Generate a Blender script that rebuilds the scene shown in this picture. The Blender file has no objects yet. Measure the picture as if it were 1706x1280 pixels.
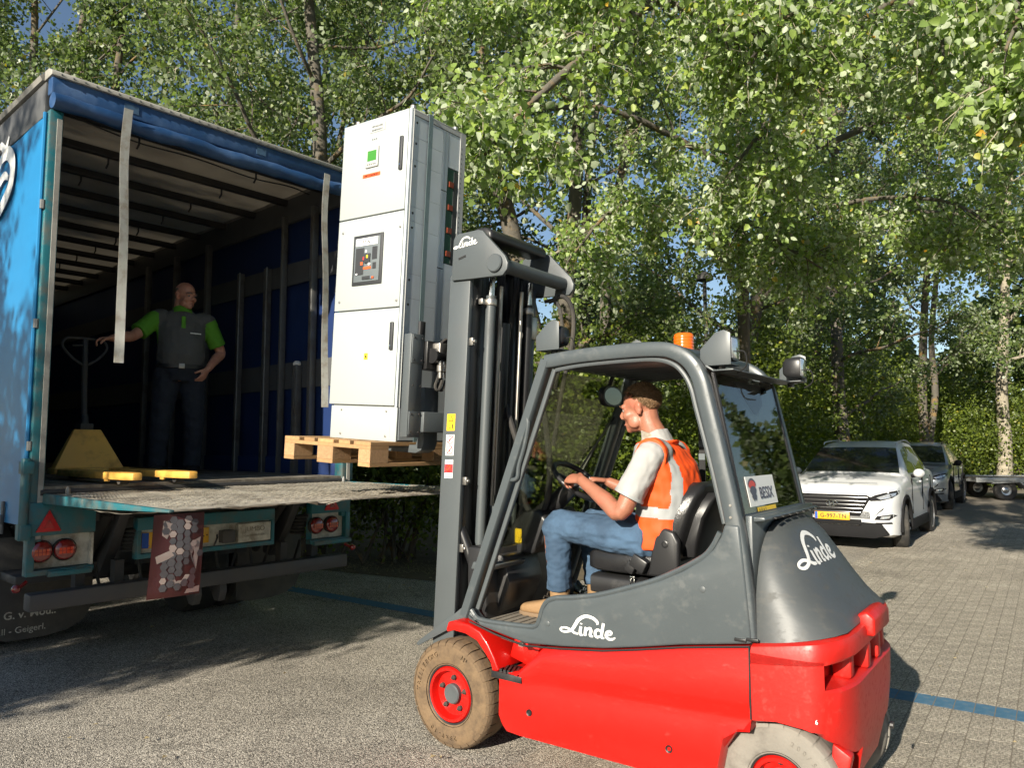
import bpy, bmesh, math, random
import numpy as np
from mathutils import Vector, Matrix
R = math.radians
random.seed(7)
scn = bpy.context.scene
COL = scn.collection
# ---------------- camera ----------------
cam_d = bpy.data.cameras.new('camera'); cam = bpy.data.objects.new('camera', cam_d); COL.objects.link(cam)
cam.location = (0, 0, 1.6); cam.rotation_euler = (R(90 + 4.8), 0, 0)
cam_d.sensor_fit = 'HORIZONTAL'; cam_d.sensor_width = 36; cam_d.lens = 1230 / 1706 * 36
cam_d.clip_start = 0.05; cam_d.clip_end = 2000
scn.camera = cam
# ---------------- sky and sun ----------------
SUN_AZ = Vector((-0.525, -0.851, 0)).normalized()      # horizontal direction towards the sun
SUN_EL = R(22.5)
wd = bpy.data.worlds.new('World'); scn.world = wd; wd.use_nodes = True
wn = wd.node_tree.nodes; wl = wd.node_tree.links
bg = wn['Background']; sky = wn.new('ShaderNodeTexSky'); sky.sky_type = 'NISHITA'; sky.sun_disc = False
sky.sun_elevation = SUN_EL; sky.sun_rotation = math.atan2(SUN_AZ.x, SUN_AZ.y)
sky.air_density = 1.0; sky.dust_density = 0.4; sky.ozone_density = 1.6
wl.new(sky.outputs[0], bg.inputs[0]); bg.inputs[1].default_value = 0.062
sun_d = bpy.data.lights.new('sun', 'SUN'); sun_d.energy = 5.0; sun_d.angle = R(0.53); sun_d.color = (1, 0.915, 0.77)
sun = bpy.data.objects.new('sun', sun_d); COL.objects.link(sun)
to_sun = Vector((SUN_AZ.x * math.cos(SUN_EL), SUN_AZ.y * math.cos(SUN_EL), math.sin(SUN_EL)))
sun.rotation_euler = to_sun.to_track_quat('Z', 'Y').to_euler(); sun.location = to_sun * 30
vs = scn.view_settings; vs.view_transform = 'Standard'; vs.look = 'None'; vs.gamma = 1; vs.use_curve_mapping = False
vs.exposure = 1.0
cy = scn.cycles
cy.use_denoising = True; cy.max_bounces = 6; cy.diffuse_bounces = 3; cy.glossy_bounces = 2; cy.transmission_bounces = 5
cy.transparent_max_bounces = 10; cy.caustics_reflective = False; cy.caustics_refractive = False
cy.sample_clamp_indirect = 6; cy.use_adaptive_sampling = True; cy.adaptive_threshold = 0.03

# ---------------- materials ----------------
MATS = {}
def mat(name, col, rough=0.5, metal=0.0, var=0.12, vscale=6.0, bump=0.0, bscale=60.0, dirt=None, damt=0.0, dscale=2.5, spec=0.5, coat=0.0, detail=4, rnd=0.0, stretch=None):
    """Principled with noise-driven colour variation, an optional second (dirt / wear) colour and bump."""
    m = bpy.data.materials.new(name); m.use_nodes = True; nt = m.node_tree; N = nt.nodes; L = nt.links
    b = N['Principled BSDF']; b.inputs['Roughness'].default_value = rough; b.inputs['Metallic'].default_value = metal
    b.inputs['Specular IOR Level'].default_value = spec; b.inputs['Coat Weight'].default_value = coat; b.inputs['Coat Roughness'].default_value = 0.08
    tc = N.new('ShaderNodeTexCoord'); src = tc.outputs['Object']
    if stretch:
        mp = N.new('ShaderNodeMapping'); mp.inputs['Scale'].default_value = stretch; L.new(src, mp.inputs[0]); src = mp.outputs[0]
    nz = N.new('ShaderNodeTexNoise'); nz.inputs['Scale'].default_value = vscale; nz.inputs['Detail'].default_value = detail; L.new(src, nz.inputs[0])
    mx = N.new('ShaderNodeMix'); mx.data_type = 'RGBA'
    c = Vector(col[:3]); mx.inputs[6].default_value = (*(c * (1 - var)), 1); mx.inputs[7].default_value = (*[min(1, x) for x in (c * (1 + var))], 1)
    L.new(nz.outputs[0], mx.inputs[0]); out = mx.outputs[2]
    if rnd:
        oi = N.new('ShaderNodeObjectInfo'); at = N.new('ShaderNodeAttribute'); at.attribute_name = 'rnd'
        ad = N.new('ShaderNodeMath'); ad.operation = 'ADD'; L.new(oi.outputs['Random'], ad.inputs[0]); L.new(at.outputs['Fac'], ad.inputs[1])
        fr = N.new('ShaderNodeMath'); fr.operation = 'FRACT'; L.new(ad.outputs[0], fr.inputs[0])
        mr = N.new('ShaderNodeMapRange'); mr.inputs['To Min'].default_value = 1 - rnd; mr.inputs['To Max'].default_value = 1 + rnd; L.new(fr.outputs[0], mr.inputs[0])
        mu = N.new('ShaderNodeMix'); mu.data_type = 'RGBA'; mu.blend_type = 'MULTIPLY'; mu.inputs[0].default_value = 1
        L.new(out, mu.inputs[6]); L.new(mr.outputs[0], mu.inputs[7]); out = mu.outputs[2]
    if dirt is not None:
        n2 = N.new('ShaderNodeTexNoise'); n2.inputs['Scale'].default_value = dscale; n2.inputs['Detail'].default_value = 8; n2.inputs['Roughness'].default_value = 0.65; L.new(src, n2.inputs[0])
        r2 = N.new('ShaderNodeMapRange'); r2.inputs['From Min'].default_value = 0.62 - damt * 0.4; r2.inputs['From Max'].default_value = 0.72 - damt * 0.2; L.new(n2.outputs[0], r2.inputs[0])
        m2 = N.new('ShaderNodeMix'); m2.data_type = 'RGBA'; m2.inputs[7].default_value = (*dirt[:3], 1); L.new(out, m2.inputs[6])
        sc = N.new('ShaderNodeMath'); sc.operation = 'MULTIPLY'; sc.inputs[1].default_value = min(1, 0.35 + damt); L.new(r2.outputs[0], sc.inputs[0]); L.new(sc.outputs[0], m2.inputs[0]); out = m2.outputs[2]
        rr = N.new('ShaderNodeMapRange'); rr.inputs['To Min'].default_value = rough; rr.inputs['To Max'].default_value = min(1, rough + 0.35); L.new(sc.outputs[0], rr.inputs[0]); L.new(rr.outputs[0], b.inputs['Roughness'])
    L.new(out, b.inputs['Base Color'])
    if bump:
        n3 = N.new('ShaderNodeTexNoise'); n3.inputs['Scale'].default_value = bscale; n3.inputs['Detail'].default_value = 4; L.new(src, n3.inputs[0])
        bp = N.new('ShaderNodeBump'); bp.inputs['Strength'].default_value = bump; bp.inputs['Distance'].default_value = 0.01; L.new(n3.outputs[0], bp.inputs['Height']); L.new(bp.outputs[0], b.inputs['Normal'])
    MATS[name] = m
    return m
def glassmat(name, tint=(0.75, 0.8, 0.76), refl=1.0, rough=0.02):
    m = bpy.data.materials.new(name); m.use_nodes = True; nt = m.node_tree; N = nt.nodes; L = nt.links
    N.remove(N['Principled BSDF']); o = N['Material Output']
    tr = N.new('ShaderNodeBsdfTransparent'); tr.inputs[0].default_value = (*tint, 1)
    gl = N.new('ShaderNodeBsdfGlossy'); gl.inputs['Roughness'].default_value = rough
    fr = N.new('ShaderNodeFresnel'); fr.inputs[0].default_value = 1.5
    ml = N.new('ShaderNodeMath'); ml.operation = 'MULTIPLY'; ml.inputs[1].default_value = refl; ml.use_clamp = True; L.new(fr.outputs[0], ml.inputs[0])
    mx = N.new('ShaderNodeMixShader'); L.new(ml.outputs[0], mx.inputs[0]); L.new(tr.outputs[0], mx.inputs[1]); L.new(gl.outputs[0], mx.inputs[2]); L.new(mx.outputs[0], o.inputs[0])
    MATS[name] = m; return m

# ---------------- mesh builder ----------------
class MB:
    def __init__(s): s.v = []; s.f = []; s.M = None
    def add(s, V, Fc):
        o = len(s.v)
        s.v += [tuple((s.M @ Vector(p))) if s.M else tuple(p) for p in V]
        s.f += [tuple(i + o for i in f) for f in Fc]; return s
    def box(s, x0, x1, y0, y1, z0, z1):
        V = [(x, y, z) for z in (z0, z1) for y in (y0, y1) for x in (x0, x1)]
        return s.add(V, [(0, 2, 3, 1), (4, 5, 7, 6), (0, 1, 5, 4), (2, 6, 7, 3), (0, 4, 6, 2), (1, 3, 7, 5)])
    def cbox(s, c, d, rz=0, ry=0, rx=0):
        m = Matrix.Translation(c) @ Matrix.Rotation(rz, 4, 'Z') @ Matrix.Rotation(ry, 4, 'Y') @ Matrix.Rotation(rx, 4, 'X')
        V = [m @ Vector((x * d[0] / 2, y * d[1] / 2, z * d[2] / 2)) for z in (-1, 1) for y in (-1, 1) for x in (-1, 1)]
        return s.add(V, [(0, 2, 3, 1), (4, 5, 7, 6), (0, 1, 5, 4), (2, 6, 7, 3), (0, 4, 6, 2), (1, 3, 7, 5)])
    def prism(s, poly, a, b, ax='y'):
        """polygon extruded along an axis; poly in (x,z) for y, (y,z) for x, (x,y) for z"""
        def p(u, w, t): return {'y': (u, t, w), 'x': (t, u, w), 'z': (u, w, t)}[ax]
        n = len(poly); V = [p(u, w, a) for u, w in poly] + [p(u, w, b) for u, w in poly]
        Fc = [tuple(range(n)), tuple(range(2 * n - 1, n - 1, -1))] + [(i, i + n, (i + 1) % n + n, (i + 1) % n) for i in range(n)]
        return s.add(V, Fc)
    def loft(s, rings, closed=True, cap=True):
        n = len(rings[0]); V = [p for r in rings for p in r]; Fc = []
        for k in range(len(rings) - 1):
            for i in range(n if closed else n - 1):
                j = (i + 1) % n; Fc.append((k * n + i, k * n + j, (k + 1) * n + j, (k + 1) * n + i))
        if cap and closed: Fc += [tuple(range(n - 1, -1, -1)), tuple(range((len(rings) - 1) * n, len(rings) * n))]
        return s.add(V, Fc)
    def tube(s, pts, r, n=10, cap=True, sq=None):
        pts = [Vector(p) for p in pts]; rs = r if isinstance(r, (list, tuple)) else [r] * len(pts)
        rings = []; up = None
        for i, p in enumerate(pts):
            t = (pts[min(i + 1, len(pts) - 1)] - pts[max(i - 1, 0)]).normalized()
            if up is None: up = Vector((0, 0, 1)) if abs(t.z) < 0.9 else Vector((0, 1, 0))
            a = t.cross(up); 
            if a.length < 1e-6: a = t.orthogonal()
            a.normalize(); b = a.cross(t).normalized(); up = b
            if sq: rings.append([p + a * (sq[0] * x) + b * (sq[1] * y) for x, y in ((-1, -.8), (-.8, -1), (.8, -1), (1, -.8), (1, .8), (.8, 1), (-.8, 1), (-1, .8))])
            else: rings.append([p + (a * math.cos(2 * math.pi * k / n) + b * math.sin(2 * math.pi * k / n)) * rs[i] for k in range(n)])
        return s.loft(rings, True, cap)
    def lathe(s, prof, c=(0, 0, 0), ax='z', n=24, a0=0, a1=2 * math.pi, cap=True):
        full = abs(a1 - a0 - 2 * math.pi) < 1e-6; rings = []
        for r, h in prof:
            ring = []
            for k in range(n if full else n + 1):
                a = a0 + (a1 - a0) * k / n; u, w = r * math.cos(a), r * math.sin(a)
                ring.append({'z': (c[0] + u, c[1] + w, c[2] + h), 'y': (c[0] + u, c[1] + h, c[2] + w), 'x': (c[0] + h, c[1] + u, c[2] + w)}[ax])
            rings.append(ring)
        return s.loft(rings, full, full and cap)
    def ball(s, c, r, n=12, m=8):
        r = r if isinstance(r, (tuple, list)) else (r, r, r)
        rings = [[(c[0] + r[0] * math.sin(math.pi * j / m) * math.cos(2 * math.pi * i / n), c[1] + r[1] * math.sin(math.pi * j / m) * math.sin(2 * math.pi * i / n), c[2] + r[2] * math.cos(math.pi * j / m)) for i in range(n)] for j in range(1, m)]
        o = len(s.v); s.loft(rings[::-1], True, True); return s
    def text(s, t, o, xd, yd, size, al='LEFT', ext=0.0008, space=1.0, shear=0.0, bold=0.0):
        cu = bpy.data.curves.new('t', 'FONT'); cu.body = t; cu.size = size; cu.align_x = al; cu.extrude = ext; cu.space_character = space; cu.shear = shear; cu.offset = bold
        cu.resolution_u = 3
        ob = bpy.data.objects.new('t', cu); me = ob.to_mesh()
        xd = Vector(xd).normalized(); yd = Vector(yd).normalized(); zd = xd.cross(yd); o = Vector(o)
        V = [o + xd * v.co.x + yd * v.co.y + zd * (v.co.z + ext) for v in me.vertices]; Fc = [tuple(p.vertices) for p in me.polygons]
        s.add(V, Fc); ob.to_mesh_clear(); bpy.data.objects.remove(ob); bpy.data.curves.remove(cu); return s
    def build(s, name, m=None, parent=None, bev=0, seg=2, smooth=35, **props):
        me = bpy.data.meshes.new(name); me.from_pydata(s.v, [], s.f)
        bm = bmesh.new(); bm.from_mesh(me)
        bmesh.ops.recalc_face_normals(bm, faces=bm.faces)
        if bev:
            es = [e for e in bm.edges if e.is_manifold and e.calc_face_angle(0) > R(28)]
            bmesh.ops.bevel(bm, geom=es, offset=bev, offset_type='OFFSET', segments=seg, affect='EDGES', profile=0.5, clamp_overlap=True)
        bm.to_mesh(me); bm.free()
        return link(name, me, m, parent, smooth, **props)
def link(name, me, m=None, parent=None, smooth=35, **props):
    ob = bpy.data.objects.new(name, me); COL.objects.link(ob)
    if m is not None and not me.materials: me.materials.append(MATS[m] if isinstance(m, str) else m)
    if smooth:
        me.polygons.foreach_set('use_smooth', [True] * len(me.polygons))
        if smooth < 180: me.set_sharp_from_angle(angle=R(smooth))
    if parent: ob.parent = parent
    for k, v in props.items(): ob[k] = v
    return ob
def thing(name, label, cat, loc=(0, 0, 0), rz=0.0, group=None, kind=None):
    o = bpy.data.objects.new(name, None); COL.objects.link(o); o.location = loc; o.rotation_euler = (0, 0, rz); o.empty_display_size = 0.2
    o['label'] = label; o['category'] = cat
    if group: o['group'] = group
    if kind: o['kind'] = kind
    return o
from mathutils.bvhtree import BVHTree
def bvh_of(ob): return BVHTree.FromPolygons([v.co.copy() for v in ob.data.vertices], [tuple(p.vertices) for p in ob.data.polygons])
def drape(mb, bv, d, off, far=.5):
    """move every vertex of mb onto the surface along direction d, leaving it off metres proud"""
    d = Vector(d).normalized()
    for i, v in enumerate(mb.v):
        h = bv.ray_cast(Vector(v) - d * far, d, far * 2)
        if h[0] is not None: mb.v[i] = tuple(h[0] - d * off)
def patch(poly, fixed, ax, cuts=3):
    """flat polygon (ax='x': points are (y,z)) triangulated and subdivided so that it can be draped"""
    bm = bmesh.new(); vs_ = [bm.verts.new((fixed, a, b) if ax == 'x' else (a, fixed, b)) for a, b in poly]; f = bm.faces.new(vs_)
    bmesh.ops.triangulate(bm, faces=bm.faces[:]); bmesh.ops.subdivide_edges(bm, edges=bm.edges[:], cuts=cuts, use_grid_fill=True)
    m = MB(); bm.verts.index_update(); m.add([v.co.copy() for v in bm.verts], [tuple(v.index for v in f.verts) for f in bm.faces]); bm.free(); return m
def circ(cx, cy, r, n=16, a0=0, a1=2 * math.pi, endp=False):
    k = n + 1 if endp else n
    return [(cx + r * math.cos(a0 + (a1 - a0) * i / n), cy + r * math.sin(a0 + (a1 - a0) * i / n)) for i in range(k)]
def bez(p0, p1, p2, p3, n=8):
    out = []
    for i in range(n + 1):
        t = i / n; u = 1 - t
        out.append(tuple(u**3 * a + 3 * u * u * t * b + 3 * u * t * t * c + t**3 * d for a, b, c, d in zip(p0, p1, p2, p3)))
    return out
def smoothpts(pts, k=6):
    """Catmull-Rom through points"""
    P = [Vector(p) for p in pts]; out = []
    for i in range(len(P) - 1):
        a = P[i - 1] if i else P[0] * 2 - P[1]; b, c = P[i], P[i + 1]; d = P[i + 2] if i + 2 < len(P) else c * 2 - b
        for j in range(k):
            t = j / k; out.append(0.5 * ((2 * b) + (c - a) * t + (2 * a - 5 * b + 4 * c - d) * t * t + (3 * b - a - 3 * c + d) * t**3))
    out.append(P[-1]); return out
def stroke_ribbon(mb, pts2, widths, o, xd, yd, ext=0.001, k=6):
    """variable-width brush stroke in a plane, thin slab"""
    P = smoothpts([(x, y, 0) for x, y in pts2], k); n = len(P)
    W = np.interp(np.linspace(0, len(pts2) - 1, n), range(len(pts2)), widths)
    xd = Vector(xd).normalized(); yd = Vector(yd).normalized(); zd = xd.cross(yd); o = Vector(o); V = []
    for i, p in enumerate(P):
        t = (P[min(i + 1, n - 1)] - P[max(i - 1, 0)]).normalized(); nn = Vector((-t.y, t.x, 0)) * W[i] / 2
        for q in (p + nn, p - nn): V.append(o + xd * q.x + yd * q.y + zd * ext)
    mb.add(V, [(2 * i, 2 * i + 1, 2 * i + 3, 2 * i + 2) for i in range(n - 1)])
# ---------------- palette ----------------
def ground_mat(name, base, light, dark, sc=230):
    m = bpy.data.materials.new(name); m.use_nodes = True; nt = m.node_tree; N = nt.nodes; L = nt.links; b = N['Principled BSDF']
    b.inputs['Roughness'].default_value = 0.95; b.inputs['Specular IOR Level'].default_value = 0.2
    tc = N.new('ShaderNodeTexCoord')
    v = N.new('ShaderNodeTexVoronoi'); v.inputs['Scale'].default_value = sc; L.new(tc.outputs['Object'], v.inputs[0])
    cr = N.new('ShaderNodeValToRGB'); e = cr.color_ramp; e.elements[0].color = (*dark, 1); e.elements[1].color = (*light, 1); e.elements[0].position = 0.1; e.elements[1].position = 0.9
    x = e.elements.new(0.5); x.color = (*base, 1)
    sp = N.new('ShaderNodeSeparateColor'); L.new(v.outputs['Color'], sp.inputs[0]); L.new(sp.outputs[0], cr.inputs[0])
    n1 = N.new('ShaderNodeTexNoise'); n1.inputs['Scale'].default_value = 0.9; n1.inputs['Detail'].default_value = 7; n1.inputs['Roughness'].default_value = 0.6; L.new(tc.outputs['Object'], n1.inputs[0])
    mr = N.new('ShaderNodeMapRange'); mr.inputs['From Min'].default_value = 0.3; mr.inputs['From Max'].default_value = 0.7; mr.inputs['To Min'].default_value = 0.72; mr.inputs['To Max'].default_value = 1.2; L.new(n1.outputs[0], mr.inputs[0])
    mu = N.new('ShaderNodeMix'); mu.data_type = 'RGBA'; mu.blend_type = 'MULTIPLY'; mu.inputs[0].default_value = 1; L.new(cr.outputs[0], mu.inputs[6]); L.new(mr.outputs[0], mu.inputs[7])
    out = mu.outputs[2]
    # worn stains and hairline cracks
    n5 = N.new('ShaderNodeTexNoise'); n5.inputs['Scale'].default_value = 1.7; n5.inputs['Detail'].default_value = 9; n5.inputs['Roughness'].default_value = 0.7; n5.inputs['Distortion'].default_value = 0.6; L.new(tc.outputs['Object'], n5.inputs[0])
    r5 = N.new('ShaderNodeMapRange'); r5.inputs['From Min'].default_value = 0.60; r5.inputs['From Max'].default_value = 0.68; r5.inputs['To Min'].default_value = 1.0; r5.inputs['To Max'].default_value = 0.74; L.new(n5.outputs[0], r5.inputs[0])
    v5 = N.new('ShaderNodeTexVoronoi'); v5.feature = 'DISTANCE_TO_EDGE'; v5.inputs['Scale'].default_value = 0.42
    nd = N.new('ShaderNodeTexNoise'); nd.inputs['Scale'].default_value = 2.2; nd.inputs['Detail'].default_value = 6; L.new(tc.outputs['Object'], nd.inputs[0])
    va_ = N.new('ShaderNodeVectorMath'); va_.operation = 'MULTIPLY_ADD'; va_.inputs[1].default_value = (0.9, 0.9, 0.0); L.new(nd.outputs['Color'], va_.inputs[0]); L.new(tc.outputs['Object'], va_.inputs[2]); L.new(va_.outputs[0], v5.inputs[0])
    rc = N.new('ShaderNodeMapRange'); rc.inputs['From Min'].default_value = 0.0015; rc.inputs['From Max'].default_value = 0.004; rc.inputs['To Min'].default_value = 0.7 if 'asphalt' in name else 1.0; rc.inputs['To Max'].default_value = 1.0; L.new(v5.outputs['Distance'], rc.inputs[0])
    mm = N.new('ShaderNodeMath'); mm.operation = 'MULTIPLY'; L.new(r5.outputs[0], mm.inputs[0]); L.new(rc.outputs[0], mm.inputs[1])
    mw = N.new('ShaderNodeMix'); mw.data_type = 'RGBA'; mw.blend_type = 'MULTIPLY'; mw.inputs[0].default_value = 1; L.new(out, mw.inputs[6]); L.new(mm.outputs[0], mw.inputs[7]); out = mw.outputs[2]
    oi = N.new('ShaderNodeObjectInfo'); at = N.new('ShaderNodeAttribute'); at.attribute_name = 'rnd'
    ad = N.new('ShaderNodeMath'); ad.operation = 'ADD'; L.new(oi.outputs['Random'], ad.inputs[0]); L.new(at.outputs['Fac'], ad.inputs[1])
    fr = N.new('ShaderNodeMath'); fr.operation = 'FRACT'; L.new(ad.outputs[0], fr.inputs[0])
    m3 = N.new('ShaderNodeMapRange'); m3.inputs['To Min'].default_value = 0.90; m3.inputs['To Max'].default_value = 1.08; L.new(fr.outputs[0], m3.inputs[0])
    mq = N.new('ShaderNodeMix'); mq.data_type = 'RGBA'; mq.blend_type = 'MULTIPLY'; mq.inputs[0].default_value = 1 if 'brick' in name else 0
    L.new(out, mq.inputs[6]); L.new(m3.outputs[0], mq.inputs[7]); L.new(mq.outputs[2], b.inputs['Base Color'])
    bp = N.new('ShaderNodeBump'); bp.inputs['Strength'].default_value = 0.9; bp.inputs['Distance'].default_value = 0.004; L.new(v.outputs['Distance'], bp.inputs['Height']); bp.invert = True; L.new(bp.outputs[0], b.inputs['Normal'])
    MATS[name] = m
ground_mat('asphalt', (0.275, 0.252, 0.215), (0.54, 0.495, 0.42), (0.09, 0.083, 0.072), 165)
ground_mat('brick_grey', (0.31, 0.278, 0.225), (0.53, 0.48, 0.395), (0.15, 0.134, 0.11), 180)
mat('joint_sand', (0.17, 0.145, 0.11), 1.0, var=0.3, vscale=8, bump=0.4)
mat('blue_paint', (0.045, 0.135, 0.225), 0.8, var=0.3, vscale=25, dirt=(0.16, 0.18, 0.185), damt=0.25, dscale=30, bump=0.5, bscale=120)
mat('soil', (0.11, 0.085, 0.05), 1.0, var=0.4, vscale=5, bump=1.0, bscale=25)
mat('straw', (0.30, 0.24, 0.13), 0.95, var=0.3, vscale=30)
# truck
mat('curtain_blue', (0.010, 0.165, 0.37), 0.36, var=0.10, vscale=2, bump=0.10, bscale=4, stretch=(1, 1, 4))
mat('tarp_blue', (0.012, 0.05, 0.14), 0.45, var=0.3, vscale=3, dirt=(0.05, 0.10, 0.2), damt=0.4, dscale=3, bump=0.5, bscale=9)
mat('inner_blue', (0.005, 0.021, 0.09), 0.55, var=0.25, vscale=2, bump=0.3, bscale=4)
mat('teal', (0.010, 0.11, 0.135), 0.4, var=0.2, vscale=5, dirt=(0.10, 0.09, 0.07), damt=0.4, dscale=6, bump=0.1)
mat('tarp_patch', (0.05, 0.10, 0.17), 0.5, var=0.3, vscale=20)
mat('roof_rim', (0.30, 0.29, 0.26), 0.6, var=0.2, vscale=12, dirt=(0.12, 0.11, 0.1), damt=0.4)
mat('band_grey', (0.075, 0.078, 0.08), 0.6, var=0.2, vscale=6)
mat('post_metal', (0.17, 0.17, 0.165), 0.45, 0.5, var=0.2, vscale=9, dirt=(0.1, 0.08, 0.06), damt=0.3)
mat('dark_steel', (0.035, 0.035, 0.037), 0.6, 0.2, var=0.25, vscale=9, dirt=(0.08, 0.07, 0.055), damt=0.3)
mat('bumper_grey', (0.055, 0.054, 0.057), 0.55, 0.2, var=0.2, vscale=5, dirt=(0.085, 0.078, 0.068), damt=0.4)
mat('plywood', (0.13, 0.11, 0.085), 0.8, var=0.3, vscale=6, dirt=(0.3, 0.27, 0.22), damt=0.4, bump=0.3, stretch=(1, 5, 1))
mat('tread_plate', (0.42, 0.385, 0.32), 0.65, 0.1, var=0.2, vscale=3, dirt=(0.16, 0.14, 0.11), damt=0.5, dscale=5, bump=0.3, bscale=40)
mat('strap_web', (0.36, 0.36, 0.33), 0.85, var=0.18, vscale=14, dirt=(0.2, 0.16, 0.11), damt=0.35, dscale=9, bump=0.6, bscale=200)
mat('emboss_grey', (0.25, 0.23, 0.19), 0.6)
mat('white_print', (0.75, 0.75, 0.72), 0.5, var=0.05)
mat('lamp_red', (0.17, 0.008, 0.008), 0.12, var=0.2, vscale=30, coat=1)
mat('lamp_amber_glass', (0.38, 0.05, 0.012), 0.12, var=0.2, vscale=30, coat=1)
mat('reflect_red', (0.42, 0.012, 0.016), 0.3, var=0.2, vscale=60)
mat('white_box', (0.55, 0.53, 0.46), 0.6, var=0.1, dirt=(0.18, 0.15, 0.11), damt=0.5, dscale=6)
mat('plate_yellow', (0.62, 0.33, 0.015), 0.4, var=0.05)
mat('plate_blue', (0.01, 0.07, 0.35), 0.4, var=0.05)
mat('black_text', (0.012, 0.012, 0.012), 0.5, var=0.05)
mat('rubber', (0.022, 0.021, 0.02), 0.8, var=0.25, vscale=12, dirt=(0.10, 0.088, 0.07), damt=0.3, bump=0.2)
mat('flap_rubber', (0.05, 0.047, 0.043), 0.85, var=0.3, vscale=10, dirt=(0.09, 0.08, 0.065), damt=0.4, bump=0.2)
mat('flag_red', (0.042, 0.010, 0.009), 0.35, var=0.3, vscale=6, dirt=(0.05, 0.01, 0.012), damt=0.5, dscale=7)
mat('flag_grey', (0.065, 0.062, 0.068), 0.3, var=0.3, vscale=20)
mat('flag_white', (0.26, 0.21, 0.19), 0.25, var=0.15, vscale=20)
def tarp_mat():
    m = bpy.data.materials.new('roof_tarp'); m.use_nodes = True; nt = m.node_tree; N = nt.nodes; L = nt.links; N.remove(N['Principled BSDF'])
    d = N.new('ShaderNodeBsdfDiffuse'); t = N.new('ShaderNodeBsdfTranslucent'); a = N.new('ShaderNodeMixShader'); a.inputs[0].default_value = 0.09
    nz = N.new('ShaderNodeTexNoise'); nz.inputs['Scale'].default_value = 2.2; nz.inputs['Detail'].default_value = 6; tc = N.new('ShaderNodeTexCoord'); L.new(tc.outputs['Object'], nz.inputs[0])
    cr = N.new('ShaderNodeValToRGB'); cr.color_ramp.elements[0].color = (0.20, 0.165, 0.12, 1); cr.color_ramp.elements[1].color = (0.44, 0.39, 0.31, 1); L.new(nz.outputs[0], cr.inputs[0])
    L.new(cr.outputs[0], d.inputs[0]); L.new(cr.outputs[0], t.inputs[0]); L.new(d.outputs[0], a.inputs[1]); L.new(t.outputs[0], a.inputs[2]); L.new(a.outputs[0], N['Material Output'].inputs[0]); MATS['roof_tarp'] = m
tarp_mat()
# forklift
mat('fork_red', (0.50, 0.007, 0.004), 0.32, var=0.10, vscale=5, dirt=(0.45, 0.022, 0.014), damt=0.08, dscale=18, coat=0.2, bump=0.03, bscale=14, stretch=(1, 1, 3))
mat('fork_red_dusty', (0.48, 0.012, 0.008), 0.42, var=0.1, vscale=4, dirt=(0.40, 0.03, 0.02), damt=0.2, dscale=30, bump=0.06, bscale=60)
mat('fork_grey', (0.062, 0.074, 0.080), 0.36, var=0.14, vscale=5, dirt=(0.085, 0.092, 0.092), damt=0.2, dscale=16, bump=0.03, bscale=30)
mat('hood_dusty', (0.060, 0.066, 0.068), 0.46, var=0.18, vscale=4, dirt=(0.085, 0.084, 0.078), damt=0.25, dscale=12, bump=0.03, bscale=40, stretch=(1, 1, 2.2))
mat('mast_grey', (0.072, 0.083, 0.088), 0.42, var=0.10, vscale=4, dirt=(0.06, 0.065, 0.068), damt=0.25, dscale=2.5)
mat('black_plastic', (0.018, 0.018, 0.019), 0.38, var=0.2, vscale=8, dirt=(0.06, 0.055, 0.05), damt=0.15)
mat('black_steel', (0.012, 0.012, 0.013), 0.35, 0.0, var=0.3, vscale=8)
mat('seat_vinyl', (0.016, 0.016, 0.017), 0.28, var=0.2, vscale=8, bump=0.15, bscale=150)
mat('chrome', (0.55, 0.55, 0.54), 0.22, 1.0, var=0.1)
mat('steel_bright', (0.42, 0.40, 0.37), 0.35, 0.9, var=0.2, vscale=12, dirt=(0.15, 0.11, 0.08), damt=0.3)
mat('tyre_tan', (0.165, 0.108, 0.058), 0.85, var=0.15, vscale=9, dirt=(0.085, 0.058, 0.036), damt=0.5, dscale=9, bump=0.35, bscale=70)
mat('tyre_grey', (0.20, 0.185, 0.16), 0.9, var=0.2, vscale=9, dirt=(0.09, 0.08, 0.07), damt=0.4, dscale=6, bump=0.2, bscale=80)
mat('floor_mat', (0.17, 0.15, 0.12), 0.9, var=0.3, vscale=12, dirt=(0.07, 0.065, 0.06), damt=0.4, bump=0.3)
mat('orange_lens', (0.72, 0.12, 0.004), 0.15, var=0.1, vscale=30, coat=1)
mat('yellow_sticker', (0.85, 0.55, 0.02), 0.45, var=0.05)
mat('red_sticker', (0.65, 0.03, 0.04), 0.45, var=0.05)
mat('white_sticker', (0.78, 0.78, 0.75), 0.4, var=0.04)
mat('logo_red', (0.62, 0.06, 0.045), 0.45, var=0.03)
mat('logo_navy', (0.07, 0.075, 0.11), 0.45, var=0.03)
glassmat('cab_glass', (0.84, 0.88, 0.80), 0.95)
glassmat('front_glass', (0.80, 0.83, 0.74), 0.6)
glassmat('car_glass', (0.10, 0.12, 0.12), 1.6)
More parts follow.
